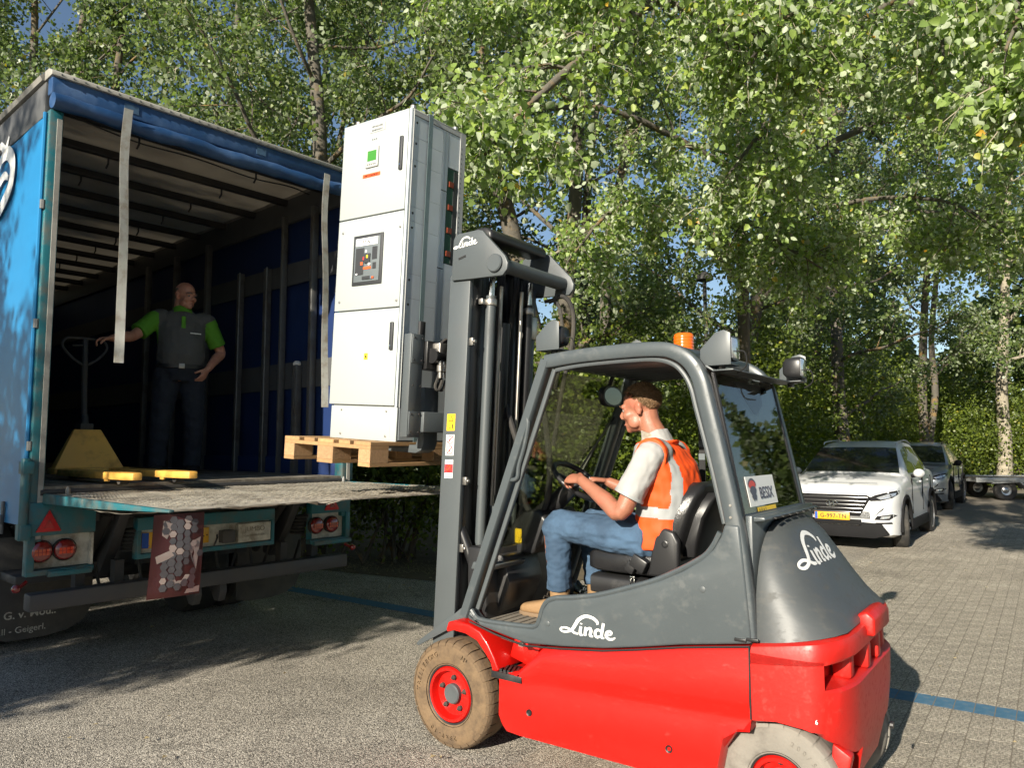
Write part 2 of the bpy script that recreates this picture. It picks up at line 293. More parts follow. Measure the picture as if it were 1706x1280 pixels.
# cabinet and pallet
mat('cabinet_white', (0.36, 0.39, 0.385), 0.42, var=0.025, vscale=2)
mat('cabinet_grey', (0.40, 0.41, 0.40), 0.45, var=0.05)
mat('galvanised', (0.52, 0.57, 0.60), 0.42, 0.15, var=0.1, vscale=7)
mat('shadow_gap', (0.07, 0.075, 0.08), 0.8, var=0.1)
mat('copper', (0.22, 0.045, 0.02), 0.4, 0.3, var=0.2)
mat('green_dark', (0.01, 0.06, 0.035), 0.6, var=0.3)
mat('panel_dark', (0.03, 0.032, 0.035), 0.5, var=0.1)
mat('panel_mid', (0.12, 0.14, 0.15), 0.5, var=0.1)
mat('lcd_green', (0.05, 0.22, 0.03), 0.3, var=0.05)
mat('label_orange', (0.75, 0.10, 0.02), 0.5, var=0.05)
mat('strap_green', (0.13, 0.19, 0.20), 0.8, var=0.25, vscale=12, bump=0.5, bscale=220)
mat('pallet_wood', (0.38, 0.225, 0.10), 0.8, var=0.22, vscale=7, dirt=(0.24, 0.15, 0.08), damt=0.3, dscale=5, bump=0.3, bscale=60, rnd=0.22, stretch=(5, 1, 5))
mat('pallet_block', (0.36, 0.22, 0.11), 0.85, var=0.35, vscale=60, bump=0.5, bscale=120, rnd=0.15)
mat('jack_yellow', (0.74, 0.40, 0.08), 0.45, var=0.12, vscale=6, dirt=(0.30, 0.15, 0.04), damt=0.3, dscale=5)
# cars
mat('car_white', (0.55, 0.56, 0.57), 0.35, var=0.01, coat=0.5)
mat('car_grey', (0.17, 0.19, 0.21), 0.3, 0.3, var=0.05, coat=1)
mat('car_black', (0.011, 0.011, 0.012), 0.8, var=0.2, spec=0.15)
mat('car_dark_glass', (0.008, 0.010, 0.011), 0.06, var=0.2, coat=1)
mat('lamp_clear', (0.45, 0.47, 0.5), 0.1, 0.5, var=0.3, vscale=40, coat=1)
mat('dull_chrome', (0.22, 0.22, 0.225), 0.25, 0.8, var=0.1)
mat('alloy', (0.5, 0.5, 0.51), 0.3, 0.8, var=0.1)
mat('trailer_grey', (0.42, 0.43, 0.42), 0.5, 0.3, var=0.1, dirt=(0.2, 0.19, 0.17), damt=0.3)
# people
mat('skin', (0.31, 0.128, 0.078), 0.45, var=0.22, vscale=22, dirt=(0.40, 0.11, 0.065), damt=0.3, dscale=14, bump=0.15, bscale=180)
mat('skin_pale', (0.50, 0.235, 0.155), 0.45, var=0.15, vscale=22, dirt=(0.42, 0.14, 0.09), damt=0.3, dscale=12, bump=0.15, bscale=180)
mat('hair_brown', (0.15, 0.085, 0.038), 0.6, var=0.35, vscale=60, bump=0.9, bscale=110)
mat('hair_grey', (0.16, 0.13, 0.11), 0.8, var=0.3, vscale=60)
mat('vest_orange', (0.72, 0.072, 0.005), 0.7, var=0.08, vscale=5, bump=0.35, bscale=9)
mat('vest_tape', (0.30, 0.31, 0.31), 0.35, var=0.1, vscale=20)
mat('shirt_light', (0.33, 0.327, 0.32), 0.85, var=0.06, bump=0.4, bscale=14)
mat('jeans', (0.030, 0.060, 0.105), 0.85, var=0.3, vscale=9, dirt=(0.06, 0.112, 0.185), damt=0.5, dscale=6, bump=0.5, bscale=16)
mat('boot_tan', (0.25, 0.15, 0.07), 0.75, var=0.15, vscale=14, bump=0.2)
mat('boot_sole', (0.18, 0.12, 0.07), 0.85, var=0.2)
mat('lace_dark', (0.05, 0.04, 0.03), 0.8)
mat('polo_grey', (0.092, 0.09, 0.086), 0.85, var=0.1, bump=0.4, bscale=12)
mat('polo_green', (0.095, 0.29, 0.018), 0.8, var=0.08, bump=0.3, bscale=12)
mat('navy_trousers', (0.012, 0.015, 0.024), 0.85, var=0.3, vscale=10, bump=0.5, bscale=12)
mat('eye_white', (0.30, 0.25, 0.22), 0.3); mat('eye_dark', (0.02, 0.015, 0.012), 0.3); mat('lip', (0.42, 0.15, 0.11), 0.5)
# vegetation
mat('bark', (0.095, 0.085, 0.068), 0.9, var=0.35, vscale=7, dirt=(0.30, 0.17, 0.03), damt=0.22, dscale=4, bump=1.0, bscale=26)
mat('bark_pale', (0.30, 0.265, 0.20), 0.9, var=0.3, vscale=9, dirt=(0.10, 0.085, 0.06), damt=0.4, dscale=5, bump=1.0, bscale=30)
def leaf_mat(name, top, under, yel, tr=0.42):
    m = bpy.data.materials.new(name); m.use_nodes = True; nt = m.node_tree; N = nt.nodes; L = nt.links; b = N['Principled BSDF']
    at = N.new('ShaderNodeAttribute'); at.attribute_name = 'rnd'
    cr = N.new('ShaderNodeValToRGB'); E = cr.color_ramp; t = Vector(top)
    E.elements[0].color = (*(t * 0.6), 1); E.elements[1].color = (*yel, 1); E.elements[1].position = 1.0
    e = E.elements.new(0.45); e.color = (*t, 1); e = E.elements.new(0.85); e.color = (t.x * 1.5, t.y * 1.4, t.z * 1.2, 1); e = E.elements.new(0.988); e.color = (t.x * 1.8, t.y * 1.5, t.z * 1.2, 1)
    L.new(at.outputs['Fac'], cr.inputs[0])
    ge = N.new('ShaderNodeNewGeometry'); mx = N.new('ShaderNodeMix'); mx.data_type = 'RGBA'; L.new(ge.outputs['Backfacing'], mx.inputs[0]); L.new(cr.outputs[0], mx.inputs[6]); mx.inputs[7].default_value = (*under, 1)
    L.new(mx.outputs[2], b.inputs['Base Color']); b.inputs['Roughness'].default_value = 0.42; b.inputs['Specular IOR Level'].default_value = 0.45
    tl = N.new('ShaderNodeBsdfTranslucent'); hs = N.new('ShaderNodeHueSaturation'); hs.inputs['Saturation'].default_value = 1.15; hs.inputs['Value'].default_value = 1.7; L.new(cr.outputs[0], hs.inputs['Color']); L.new(hs.outputs[0], tl.inputs[0])
    ms = N.new('ShaderNodeMixShader'); ms.inputs[0].default_value = tr; L.new(b.outputs[0], ms.inputs[1]); L.new(tl.outputs[0], ms.inputs[2]); L.new(ms.outputs[0], N['Material Output'].inputs[0]); MATS[name] = m
leaf_mat('leaf_poplar', (0.185, 0.268, 0.078), (0.46, 0.52, 0.36), (0.55, 0.28, 0.02))
leaf_mat('leaf_far', (0.105, 0.155, 0.048), (0.25, 0.295, 0.185), (0.25, 0.2, 0.03))  # darker than the near leaves: understory shade is put into this colour
leaf_mat('leaf_hedge', (0.105, 0.148, 0.022), (0.12, 0.16, 0.05), (0.30, 0.24, 0.03))
# ---------------- ground ----------------
gm = MB(); gm.add([(-300, -300, 0), (300, -300, 0), (300, 300, 0), (-300, 300, 0)], [(0, 1, 2, 3)])
ground = gm.build('ground', 'asphalt', smooth=0, kind='structure')
PA = R(-36.0); ua = Vector((math.cos(PA), math.sin(PA), 0)); va = Vector((-math.sin(PA), math.cos(PA), 0)); P0 = Vector((2.44, 4.86, 0))
# blue parking line painted on the asphalt, running away under the truck
ln = MB()
def pv(u, v, z): return P0 + ua * u + va * v + Vector((0, 0, z))
UB = -1.35                                    # where the asphalt lane meets the brick paving
ln.add([pv(-8.5, -0.095, 0.004), pv(UB - 0.13, -0.095, 0.004), pv(UB - 0.13, 0.095, 0.004), pv(-8.5, 0.095, 0.004)], [(0, 1, 2, 3)])
ln.build('parking_line_marking', 'blue_paint', smooth=0, kind='structure')
# brick paving: sand bed, then real bricks with joints
sb = MB(); sb.add([pv(UB, -5, 0.0230), pv(16, -5, 0.0230), pv(16, 30, 0.0230), pv(UB, 30, 0.0230)], [(0, 1, 2, 3)])
paving = sb.build('brick_pavement', 'joint_sand', smooth=0, kind='structure')
ke = MB(); ke.box(0, 35, -0.13, 0, 0, 0.022)
kb = ke.build('edging_strip', 'brick_grey', paving, bev=0.006, smooth=0); kb.matrix_local = Matrix.Translation(pv(UB, -5, 0)) @ Matrix.Rotation(PA + R(90), 4, 'Z')
def brick_verts(lu, lv):
    c = 0.0016; h = 0.0195; a, b = lu / 2, lv / 2
    V = [(-a, -b, 0), (a, -b, 0), (a, b, 0), (-a, b, 0), (-a, -b, h - c), (a, -b, h - c), (a, b, h - c), (-a, b, h - c), (-a + c, -b + c, h), (a - c, -b + c, h), (a - c, b - c, h), (-a + c, b - c, h)]
    return np.array(V)
BF = [(0, 1, 5, 4), (1, 2, 6, 5), (2, 3, 7, 6), (3, 0, 4, 7), (4, 5, 9, 8), (5, 6, 10, 9), (6, 7, 11, 10), (7, 4, 8, 11), (8, 9, 10, 11)]
BV = brick_verts(0.1022, 0.2065)
bk = []
rr = random.Random(3)
for i in range(int((9.5 - UB) / 0.105)):
    u = UB + 0.0525 + i * 0.105
    bk.append((u, 0.0, 1))
    for sgn in (-1, 1):
        off = 0.21 if i % 2 == 0 else 0.2625
        k = 0
        if i % 2: bk.append((u, sgn * (0.105 + 0.02625), 2))
        while True:
            v = sgn * (off + k * 0.21); k += 1
            if v < -2.6 or v > 13: break
            bk.append((u, v, 0))
def place(u, v):
    p = pv(u, v, 0.004)
    return p
vis = []
for u, v, t in bk:
    p = place(u, v)
    if p.y < 2.2: continue
    zc = p.y; px = 853 + 1230 * p.x / zc
    if px > 1760 or px < 850: continue
    vis.append((u, v, t, p, 0 if (px > 1440 and px < 1710 and p.y > 3.5) else 50))
vis.sort(key=lambda q: q[3].length + q[4])
bmesh_std = bpy.data.meshes.new('brick'); bmesh_std.from_pydata([tuple(p) for p in BV], [], BF); bmesh_std.materials.append(MATS['brick_grey'])
bmesh_blue = bpy.data.meshes.new('painted_brick'); bmesh_blue.from_pydata([tuple(p) for p in BV], [], BF); bmesh_blue.materials.append(MATS['blue_paint'])
restV, restF, rV2, rF2 = [], [], [], []
ca, sa = math.cos(PA), math.sin(PA)
for n, (u, v, t, p, far) in enumerate(vis):
    dz = rr.uniform(0.0, 0.0005); rz = rr.uniform(-0.012, 0.012); tx, ty = rr.uniform(-.0012, .0012), rr.uniform(-.002, .002)
    if n < 290 and t < 2:
        ob = bpy.data.objects.new('painted_brick' if t == 1 else 'brick', bmesh_blue if t == 1 else bmesh_std); COL.objects.link(ob); ob.parent = paving
        ob.location = p + Vector((0, 0, dz)); ob.rotation_euler = (tx, ty, PA + rz)
    else:
        B = BV * np.array([1, 0.24 if t == 2 else 1, 1]); a = PA + rz; c_, s_ = math.cos(a), math.sin(a)
        W = np.stack([p.x + c_ * B[:, 0] - s_ * B[:, 1], p.y + s_ * B[:, 0] + c_ * B[:, 1], p.z + dz + B[:, 2] + B[:, 0] * -ty + B[:, 1] * tx], 1)
        (rV2 if t == 1 else restV).append(W)
for nm, RV, mt in (('brick_field', restV, 'brick_grey'), ('painted_brick_row', rV2, 'blue_paint')):
    V = np.concatenate(RV); nb = len(RV); Fi = (np.array(BF)[None] + (np.arange(nb) * 12)[:, None, None]).reshape(-1, 4)
    me = bpy.data.meshes.new(nm); me.from_pydata(V.tolist(), [], Fi.tolist())
    at = me.attributes.new('rnd', 'FLOAT', 'POINT'); at.data.foreach_set('value', np.repeat(np.random.RandomState(1).rand(nb), 12).astype(np.float32))
    link(nm, me, mt, paving, 0, kind='stuff')
# verge of soil and dry litter between the line and the hedge
vg = MB(); vg.add([(-9, 13.5, 0.006), (-3.4, 10.15, 0.006), (-1.8, 9.35, 0.006), (0.2, 8.3, 0.006), (2.2, 10.4, 0.006), (8, 19.2, 0.006), (20, 27, 0.006), (45, 29, 0.006), (45, 60, 0.006), (-30, 60, 0.006), (-30, 20, 0.006)], [tuple(range(11))])
vg.build('verge_ground', 'soil', smooth=0, kind='structure')
rs = np.random.RandomState(5); st = MB()
for i in range(2600):
    t = rs.rand(); base = Vector((-3.4, 10.15, 0)).lerp(Vector((1.0, 8.9, 0)), t) if t < 0.75 else Vector((1.0, 8.9, 0)).lerp(Vector((5, 14.5, 0)), (t - .75) * 4)
    p = base + Vector((rs.normal() * .35, abs(rs.normal()) * .55 - .12, 0.008)); a = rs.rand() * 6.28; l = rs.uniform(.03, .11); d = Vector((math.cos(a), math.sin(a), rs.uniform(-.1, .5))) * l; w = Vector((-math.sin(a), math.cos(a), 0)) * rs.uniform(.002, .006)
    st.add([p - w, p + w, p + d], [(0, 1, 2)])
st.build('dry_litter', 'straw', smooth=0, kind='stuff', label='dry straw and leaf litter along the foot of the hedge')

# fallen leaves blown over the yard
rs = np.random.RandomState(15); fl = MB()
for i in range(420):
    if i < 260: p = Vector((rs.uniform(-4, 9), rs.uniform(3, 16), .028))
    else: p = Vector((rs.uniform(-3, 2.5), 8.6 + rs.normal() * .5, .02))
    a = rs.rand() * 6.28; l = rs.uniform(.02, .042); d = Vector((math.cos(a), math.sin(a), 0)) * l; w = Vector((-math.sin(a), math.cos(a), 0)) * l * .38
    fl.add([p, p + d * .4 - w + Vector((0, 0, l * rs.uniform(.05, .4))), p + d, p + d * .4 + w + Vector((0, 0, l * rs.uniform(.05, .4)))], [(0, 1, 2, 3)])
fl.build('fallen_leaves', 'straw', smooth=0, kind='stuff', label='dry fallen leaves scattered over the yard')
# ---------------- delivery truck ----------------
TRZ = R(180 - 41.13); TLOC = Vector((-3.11, 4.79, 0))
truck = thing('delivery_truck', 'blue curtain-sided delivery truck with open rear and lowered teal tail lift', 'truck', TLOC, TRZ)
FZ = 1.335; LEN = 8.5; W = 2.5; LZ = 1.285
b = MB(); b.box(0.0, LEN, -W + 0.02, -0.02, FZ - 0.06, FZ); fl = b.build('cargo_floor', 'plywood', truck)
for i in range(1, 9):
    j = MB(); y = -i * W / 9; j.box(0.02, LEN - .1, y - 0.002, y + 0.002, FZ, FZ + 0.003); j.build('board_joint', 'dark_steel', fl, smooth=0)
b = MB(); b.box(0.05, LEN, -W + .1, -.1, FZ - .25, FZ - .062); b.build('sub_frame', 'dark_steel', truck, bev=0.01)
b = MB(); b.box(LEN - .05, LEN, -W, 0, FZ, 4.05); b.build('front_bulkhead', 'band_grey', truck)
# rear posts
for y0, y1 in ((-0.085, 0.0), (-W, -W + 0.085)):
    b = MB(); b.box(-0.02, 0.10, y0, y1, 0.98, 3.86); p = b.build('rear_post', 'teal', truck, bev=0.012)
    for z in (1.6, 2.4, 3.2): s = MB(); s.lathe([(0.018, -0.03), (0.018, 0.03)], (0.0, (y1 + .008) if y1 == 0 else (y0 - .008), z), 'z', 8); s.build('hinge', 'post_metal', p)
    s = MB(); s.box(-0.028, -0.018, y0 + .01, y1 - .045, 1.0, 3.8); s.build('edge_strip', 'roof_rim', p)
# left hinge hardware at the foot of the post
b = MB(); b.tube([(-.03, .03, 1.0), (-.03, .03, 1.52)], 0.028, 10); b.box(-.06, .05, -.01, .05, 1.0, 1.1); b.box(-.06, .05, -.01, .05, 1.42, 1.5); b.build('lock_rod_bracket', 'teal', truck, bev=0.006)
b = MB(); b.box(-.02, .14, -W - .03, -W + .05, LZ + .01, 1.55); b.build('post_foot', 'teal', truck, bev=0.01)
# roof: header, rim, tarp, bows
b = MB(); b.box(-0.03, 0.06, -W, 0.0, 3.965, 4.09); b.build('header_panel', 'tarp_blue', truck, bev=0.015)
b = MB(); pts = [(-.055 + .006 * math.sin(i * 1.3), -i * W / 24, 3.905 + .006 * math.sin(i * .9) - .012 * math.sin(math.pi * i / 24)) for i in range(25)]
b.tube(pts, [0.054 + .005 * math.sin(i * 2.1) for i in range(25)], 14); b.build('rolled_curtain', 'tarp_blue', truck)
for y, w in ((-.49, .07), (-1.52, .06)): b = MB(); b.box(-.034, -.03, y - w, y + w * .4, 4.0, 4.06); b.build('tape_patch', 'tarp_patch', truck, smooth=0)
b = MB(); b.prism([(-0.05, 4.085), (-0.05, 4.115), (0.02, 4.15), (0.10, 4.155), (0.10, 4.085)], -W - .01, 0.01, 'y'); b.build('roof_rim', 'roof_rim', truck, bev=0.006)
b = MB()
for i in range(34): b.lathe([(0.006, 0), (0.006, 0.006)], (-.056, -.05 - i * .073, 4.10), 'x', 6)
b.build('rivets', 'post_metal', truck)
rs = np.random.RandomState(2)
V = []; nx, ny = 60, 14
for i in range(nx + 1):
    for j in range(ny + 1):
        x = 0.1 + (LEN - .1) * i / nx; y = -W * j / ny; sag = -0.03 * math.sin(math.pi * ((x / 0.62) % 1)) * math.sin(math.pi * j / ny)
        V.append((x, y, 4.125 + sag + rs.normal() * .003))
b = MB(); b.add(V, [(i * (ny + 1) + j, i * (ny + 1) + j + 1, (i + 1) * (ny + 1) + j + 1, (i + 1) * (ny + 1) + j) for i in range(nx) for j in range(ny)]); b.build('roof_tarp', 'roof_tarp', truck, smooth=180)
for k in range(12):
    x = 0.42 + k * 0.62
    if x > LEN - .2: break
    b = MB(); b.box(x - .025, x + .025, -W + .06, -.06, 4.02, 4.085); bow = b.build('roof_bow', 'dark_steel', truck, bev=0.006)
    for y in (-.75, -1.75):
        h = MB(); h.tube([(x, y, 4.02), (x, y, 3.97), (x + .02, y + .01, 3.93)], 0.008, 6); h.build('bow_hook', 'dark_steel', bow)
b = MB(); b.tube(smoothpts([(.30, -.12, 4.0), (.36, -.4, 3.985), (.40, -.75, 3.97), (.42, -1.2, 3.99), (.41, -1.7, 3.96), (.45, -2.1, 4.0), (.5, -2.35, 4.0)], 6), .006, 6); b.tube(smoothpts([(.2, -.1, 4.0), (.25, -.2, 3.97), (.38, -.3, 4.0)], 6), .006, 6); b.build('roof_cable', 'black_text', truck)
# side rails at the roof edge
for y0, y1, nm in ((-.06, 0.0, 'roof_rail'), (-W, -W + .06, 'roof_rail')):
    b = MB(); b.box(0.10, LEN, y0, y1, 3.84, 4.09); b.build(nm, 'band_grey', truck, bev=0.01)
b = MB(); b.prism([(-.05, 4.092), (.02, 4.092), (.035, 4.12), (.0, 4.155), (-.05, 4.16)], .11, LEN, 'x'); b.build('roof_edge_strip', 'roof_rim', truck)
b = MB(); b.prism([(-W + .05, 4.092), (-W - .02, 4.092), (-W - .035, 4.12), (-W, 4.155), (-W + .05, 4.16)], .11, LEN, 'x'); b.build('roof_edge_strip', 'roof_rim', truck)
# left curtain (outside) with gentle waves and lettering
def curtain(y, x0, x1, z0, z1, amp, seed, nm, m, th=.012):
    r = np.random.RandomState(seed); ph = r.rand(4) * 6; n = 60; k = 12; F_ = []; B_ = []
    for i in range(n + 1):
        for j in range(k + 1):
            x = x0 + (x1 - x0) * i / n; z = z0 + (z1 - z0) * j / k
            d = amp * (math.sin(x * 5.1 + ph[0]) * .6 + math.sin(x * 9.7 + ph[1] + z * .5) * .4 + .5 * math.sin(z * 2.2 + ph[2]))
            F_.append((x, y + d, z)); B_.append((x, y + d - th, z))
    mb = MB(); q = [(i * (k + 1) + j, (i + 1) * (k + 1) + j, (i + 1) * (k + 1) + j + 1, i * (k + 1) + j + 1) for i in range(n) for j in range(k)]
    mb.add(F_, q); mb.add(B_, [t[::-1] for t in q]); return mb.build(nm, m, truck, smooth=180)
lc = curtain(-.012, 0.06, LEN, 1.08, 3.86, .006, 4, 'side_curtain', 'curtain_blue')
b = MB(); b.tube([(0.03, 0.012, 1.15), (0.03, 0.012, 3.84)], 0.014, 8); b.build('curtain_tension_pole', 'curtain_blue', truck)
b = MB()
stroke_ribbon(b, [(.0, .52), (.10, .56), (.22, .5), (.3, .58)], [.03, .06, .07, .03], (1.16, .006, 3.33), (-1, 0, 0), (0, 0, 1))
stroke_ribbon(b, [(.02, .30), (.12, .38), (.26, .38), (.38, .28), (.36, .12), (.22, .02), (.08, -.04), (-.1, -.06)], [.05, .09, .11, .12, .12, .11, .1, .06], (1.12, .006, 3.40), (-1, 0, 0), (0, 0, 1))
stroke_ribbon(b, [(.30, .16), (.2, .2), (.06, .16), (-.1, .05)], [.04, .07, .08, .05], (1.12, .0075, 3.42), (-1, 0, 0), (0, 0, 1))
b.build('painted_lettering', 'white_print', truck, smooth=0)
for k in range(9):
    x = .5 + k * .9
    s = MB(); s.box(x - .02, x + .02, 0.0, .012, 1.0, 1.22); s.cbox((x, .014, 1.1), (.05, .02, .06)); s.build('curtain_buckle', 'band_grey', truck, bev=0.003)
# right curtain seen from inside
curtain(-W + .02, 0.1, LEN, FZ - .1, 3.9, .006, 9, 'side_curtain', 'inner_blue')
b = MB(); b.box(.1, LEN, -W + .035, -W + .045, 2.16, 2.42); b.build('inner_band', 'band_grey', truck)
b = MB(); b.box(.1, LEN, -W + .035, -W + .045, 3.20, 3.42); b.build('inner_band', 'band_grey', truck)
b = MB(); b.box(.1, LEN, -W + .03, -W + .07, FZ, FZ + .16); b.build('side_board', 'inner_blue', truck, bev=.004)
for x, z1, w in ((.74, 2.38, .075), (1.32, 3.42, .06), (1.86, 3.45, .05), (.50, 3.9, .05), (1.02, 3.9, .03), (2.6, 3.9, .06), (3.4, 3.9, .06), (4.2, 3.9, .06)):
    b = MB(); b.box(x - w / 2, x + w / 2, -W + .05, -W + .115, FZ, z1); p = b.build('stanchion', 'post_metal', truck, bev=.006)
    if z1 < 3: c = MB(); c.ball((x, -W + .085, z1 + .012), (.05, .035, .03), 10, 6); c.build('wrapped_cap', 'white_sticker', p)
    elif w < .065 and z1 < 3.6: c = MB(); c.tube([(x - .045, -W + .12, FZ), (x - .045, -W + .12, z1)], .012, 8); c.build('strut_rod', 'post_metal', p)
# left inside wall stanchions
for x in (1.2, 2.4, 3.6):
    b = MB(); b.box(x - .04, x + .04, -.12, -.05, FZ, 3.84); b.build('stanchion', 'post_metal', truck, bev=.006)
# hanging straps of the rolled rear curtain
for y, z0, sw in ((-.455, 2.17, .02), (-2.118, 1.93, .05)):
    n = 26; V = []; Fc = []
    for i in range(n + 1):
        t = i / n; z = 3.98 + (z0 - 3.98) * t; x = -.128 + .02 * math.sin(t * 3) + .012 * math.sin(t * 11); yy = y - sw * t * .5 + .01 * math.sin(t * 7)
        tw = .25 * math.sin(t * 5) * t; hw = .03; 
        V += [(x + hw * math.sin(tw), yy - hw * math.cos(tw), z), (x - hw * math.sin(tw), yy + hw * math.cos(tw), z), (x + hw * math.sin(tw) - .003, yy - hw * math.cos(tw), z), (x - hw * math.sin(tw) - .003, yy + hw * math.cos(tw), z)]
    for i in range(n):
        a = 4 * i; Fc += [(a, a + 1, a + 5, a + 4), (a + 3, a + 2, a + 6, a + 7), (a + 1, a + 3, a + 7, a + 5), (a + 2, a, a + 4, a + 6)]
    Fc += [(0, 2, 3, 1), (4 * n, 4 * n + 1, 4 * n + 3, 4 * n + 2)]
    b = MB(); b.add(V, Fc); b.build('hanging_strap', 'strap_web', truck, smooth=60)
# tail lift platform
b = MB()
nx, ny = 18, 40; rs = np.random.RandomState(8); V = []
def plz(x): return LZ
for i in range(nx + 1):
    for j in range(ny + 1):
        x = -1.85 + 1.85 * i / nx; y = -.1 - 2.3 * j / ny
        if i == 0: x += .012 * math.sin(j * 1.7) + (.05 if j in (15, 16) else 0) + rs.normal() * .004
        V.append((x, y, LZ + (0.004 * rs.normal() if 0 < i < nx else 0) - (0.02 if i == 0 and j in (15, 16) else 0)))
q = [(i * (ny + 1) + j, i * (ny + 1) + j + 1, (i + 1) * (ny + 1) + j + 1, (i + 1) * (ny + 1) + j) for i in range(nx) for j in range(ny)]
b.add(V, q)
V2 = [(x, y, z - (.006 + .05 * min(1, (x + 1.85) / .7))) for x, y, z in V]; b.add(V2, [f[::-1] for f in q])
b.add([V[0], V[ny], V2[ny], V2[0]], [(0, 1, 2, 3)])
pl = b.build('tail_lift_platform', 'tread_plate', truck, smooth=30)
# tread pattern: raised lozenges
tp = MB(); k = 0
for i in range(58):
    for j in range(72):
        x = -1.80 + i * .031; y = -.15 - j * .031; a = R(45 if (i + j) % 2 else -45); dx, dy = .011 * math.cos(a), .011 * math.sin(a); ex, ey = -.0035 * math.sin(a), .0035 * math.cos(a)
        tp.add([(x - dx, y - dy, LZ + .003), (x + ex, y + ey, LZ + .0065), (x + dx, y + dy, LZ + .003), (x - ex, y - ey, LZ + .0065)], [(0, 3, 2, 1)])
tp.build('tread_pattern', 'tread_plate', pl, smooth=0, kind='stuff')
for y0, y1 in ((-.1, -.075), (-2.425, -2.4)):
    b = MB(); b.prism([(-1.85, LZ + .003), (0, LZ + .006), (0, LZ - .06), (-.9, LZ - .045), (-1.85, LZ - .010)], y0, y1, 'y'); b.build('platform_edge', 'teal', pl, bev=.003)
b = MB(); b.tube([(-.02, -.06, LZ + .012), (-.02, -2.44, LZ + .012)], .02, 10); b.build('hinge_tube', 'dark_steel', pl)
for y in (-.19, -2.36):
    b = MB(); b.lathe([(.016, 0), (.016, .03), (.008, .05)], (-.12, y, LZ), 'z', 8); b.build('latch_pin', 'post_metal', pl)
# rear chassis: light boxes
for sgn, yc in ((1, -.20), (-1, -2.30)):
    bx = MB(); y0, y1 = yc - .20, yc + .20
    bx.box(-.03, .05, y0, y1, 1.02, 1.235); bx.box(-.03, .05, y1 - .045 if sgn > 0 else y0, y1 if sgn > 0 else y0 + .045, .79, 1.02); bx.box(-.03, .05, y0, y1, .765, .80)
    bx.box(.035, .05, y0, y1, .80, 1.02); bx.box(-.06, -.028, y0 + .02 if sgn > 0 else y0, y1 - .12 if sgn > 0 else y1 - .02, .755, .79)
    lb = bx.build('light_box', 'teal', truck, bev=.004)
    w = MB(); w.box(.028, .034, y0 + .01, y1 - .05, .805, 1.015); w.box(-.02, .03, y0 + .005, y0 + .02, .805, 1.015); w.build('light_recess', 'white_box', lb)
    for k, yy in enumerate((-.085, -.225) if sgn > 0 else (-2.17, -2.325)):
        l = MB(); l.lathe([(.066, .02), (.066, -.02), (.058, -.03), (.03, -.037), (.004, -.039)], (0.0, yy, .918), 'x', 22); tl = l.build('tail_lamp', 'lamp_red', lb, smooth=50)
        r = MB(); r.lathe([(.071, .022), (.074, -.005), (.067, -.015), (.0665, .0)], (0.0, yy, .918), 'x', 22, cap=False); r.build('lamp_ring', 'rubber', tl)
        g = MB()
        for a in range(4):
            for c in range(2): g.box(-.0395, -.036, yy - .042 + a * .022, yy - .025 + a * .022, .895 + c * .022, .913 + c * .022)
        g.build('lens_segment', 'lamp_amber_glass', tl, smooth=0)
    yt = -.115 if sgn > 0 else -2.30
    t = MB(); t.prism([(yt - .075, 1.045), (yt + .075, 1.045), (yt, 1.185)], -.044, -.03, 'x'); tr = t.build('triangle_reflector', 'reflect_red', lb, bev=.004)
    t2 = MB(); t2.prism([(yt - .03, 1.068), (yt + .03, 1.068), (yt, 1.125)], -.047, -.044, 'x'); t2.build('reflector_centre', 'lamp_red', tr, smooth=0)
# underrun bumper
b = MB(); b.box(-.06, .06, -2.46, -.02, .545, .655); bp = b.build('underrun_bumper', 'bumper_grey', truck, bev=.012)
for y in (-.35, -.6, -1.9, -2.2):
    s = MB(); s.box(0.06, .14, y - .03, y + .03, .56, .80); s.build('bumper_bracket', 'dark_steel', bp)
b = MB(); b.ball((-.02, .045, .70), (.03, .028, .028), 12, 8); b.tube([(-.02, .04, .70), (.02, -.02, .73)], .012, 8); b.build('side_marker_lamp', 'lamp_red', truck)
b = MB(); b.ball((-.02, -2.54, .70), (.03, .028, .028), 12, 8); b.tube([(-.02, -2.53, .70), (.02, -2.48, .73)], .012, 8); b.build('side_marker_lamp', 'lamp_red', truck)
# centre box with number plate and maker's box
b = MB(); b.box(-.02, .06, -1.76, -.68, 1.0, 1.09); b.box(-.02, .06, -1.76, -.68, .80, .835); b.box(-.02, .06, -.71, -.68, .835, 1.0); b.box(-.02, .06, -1.76, -1.73, .835, 1.0); cb = b.build('plate_carrier', 'teal', truck, bev=.004)
b = MB(); b.box(.02, .035, -1.73, -.71, .835, 1.0); b.build('carrier_back', 'white_box', cb)
b = MB(); b.box(.008, .02, -1.22, -.72, .865, .98); np_ = b.build('number_plate', 'plate_yellow', cb, bev=.002)
b = MB(); b.box(.004, .008, -.77, -.722, .868, .977); b.text('NL', (.004, -.735, .885), (0, -1, 0), (0, 0, 1), .035); pb = b.build('plate_country_strip', 'plate_blue', np_, smooth=0)
b = MB(); b.text('4', (.007, -1.135, .89), (0, -1, 0), (0, 0, 1), .10); b.text('·', (.007, -1.19, .89), (0, -1, 0), (0, 0, 1), .10); b.build('plate_characters', 'black_text', np_, smooth=0)
b = MB(); b.box(-.03, .02, -1.72, -1.44, .845, .99); jb = b.build('maker_box', 'white_box', cb, bev=.006)
b = MB(); b.text('JUMBO', (-.03, -1.58, .925), (0, -1, 0), (0, 0, 1), .055, 'CENTER', ext=.002); b.text('GROENEWEGEN', (-.03, -1.58, .885), (0, -1, 0), (0, 0, 1), .024, 'CENTER', ext=.001); b.build('embossed_lettering', 'emboss_grey', jb, smooth=0)
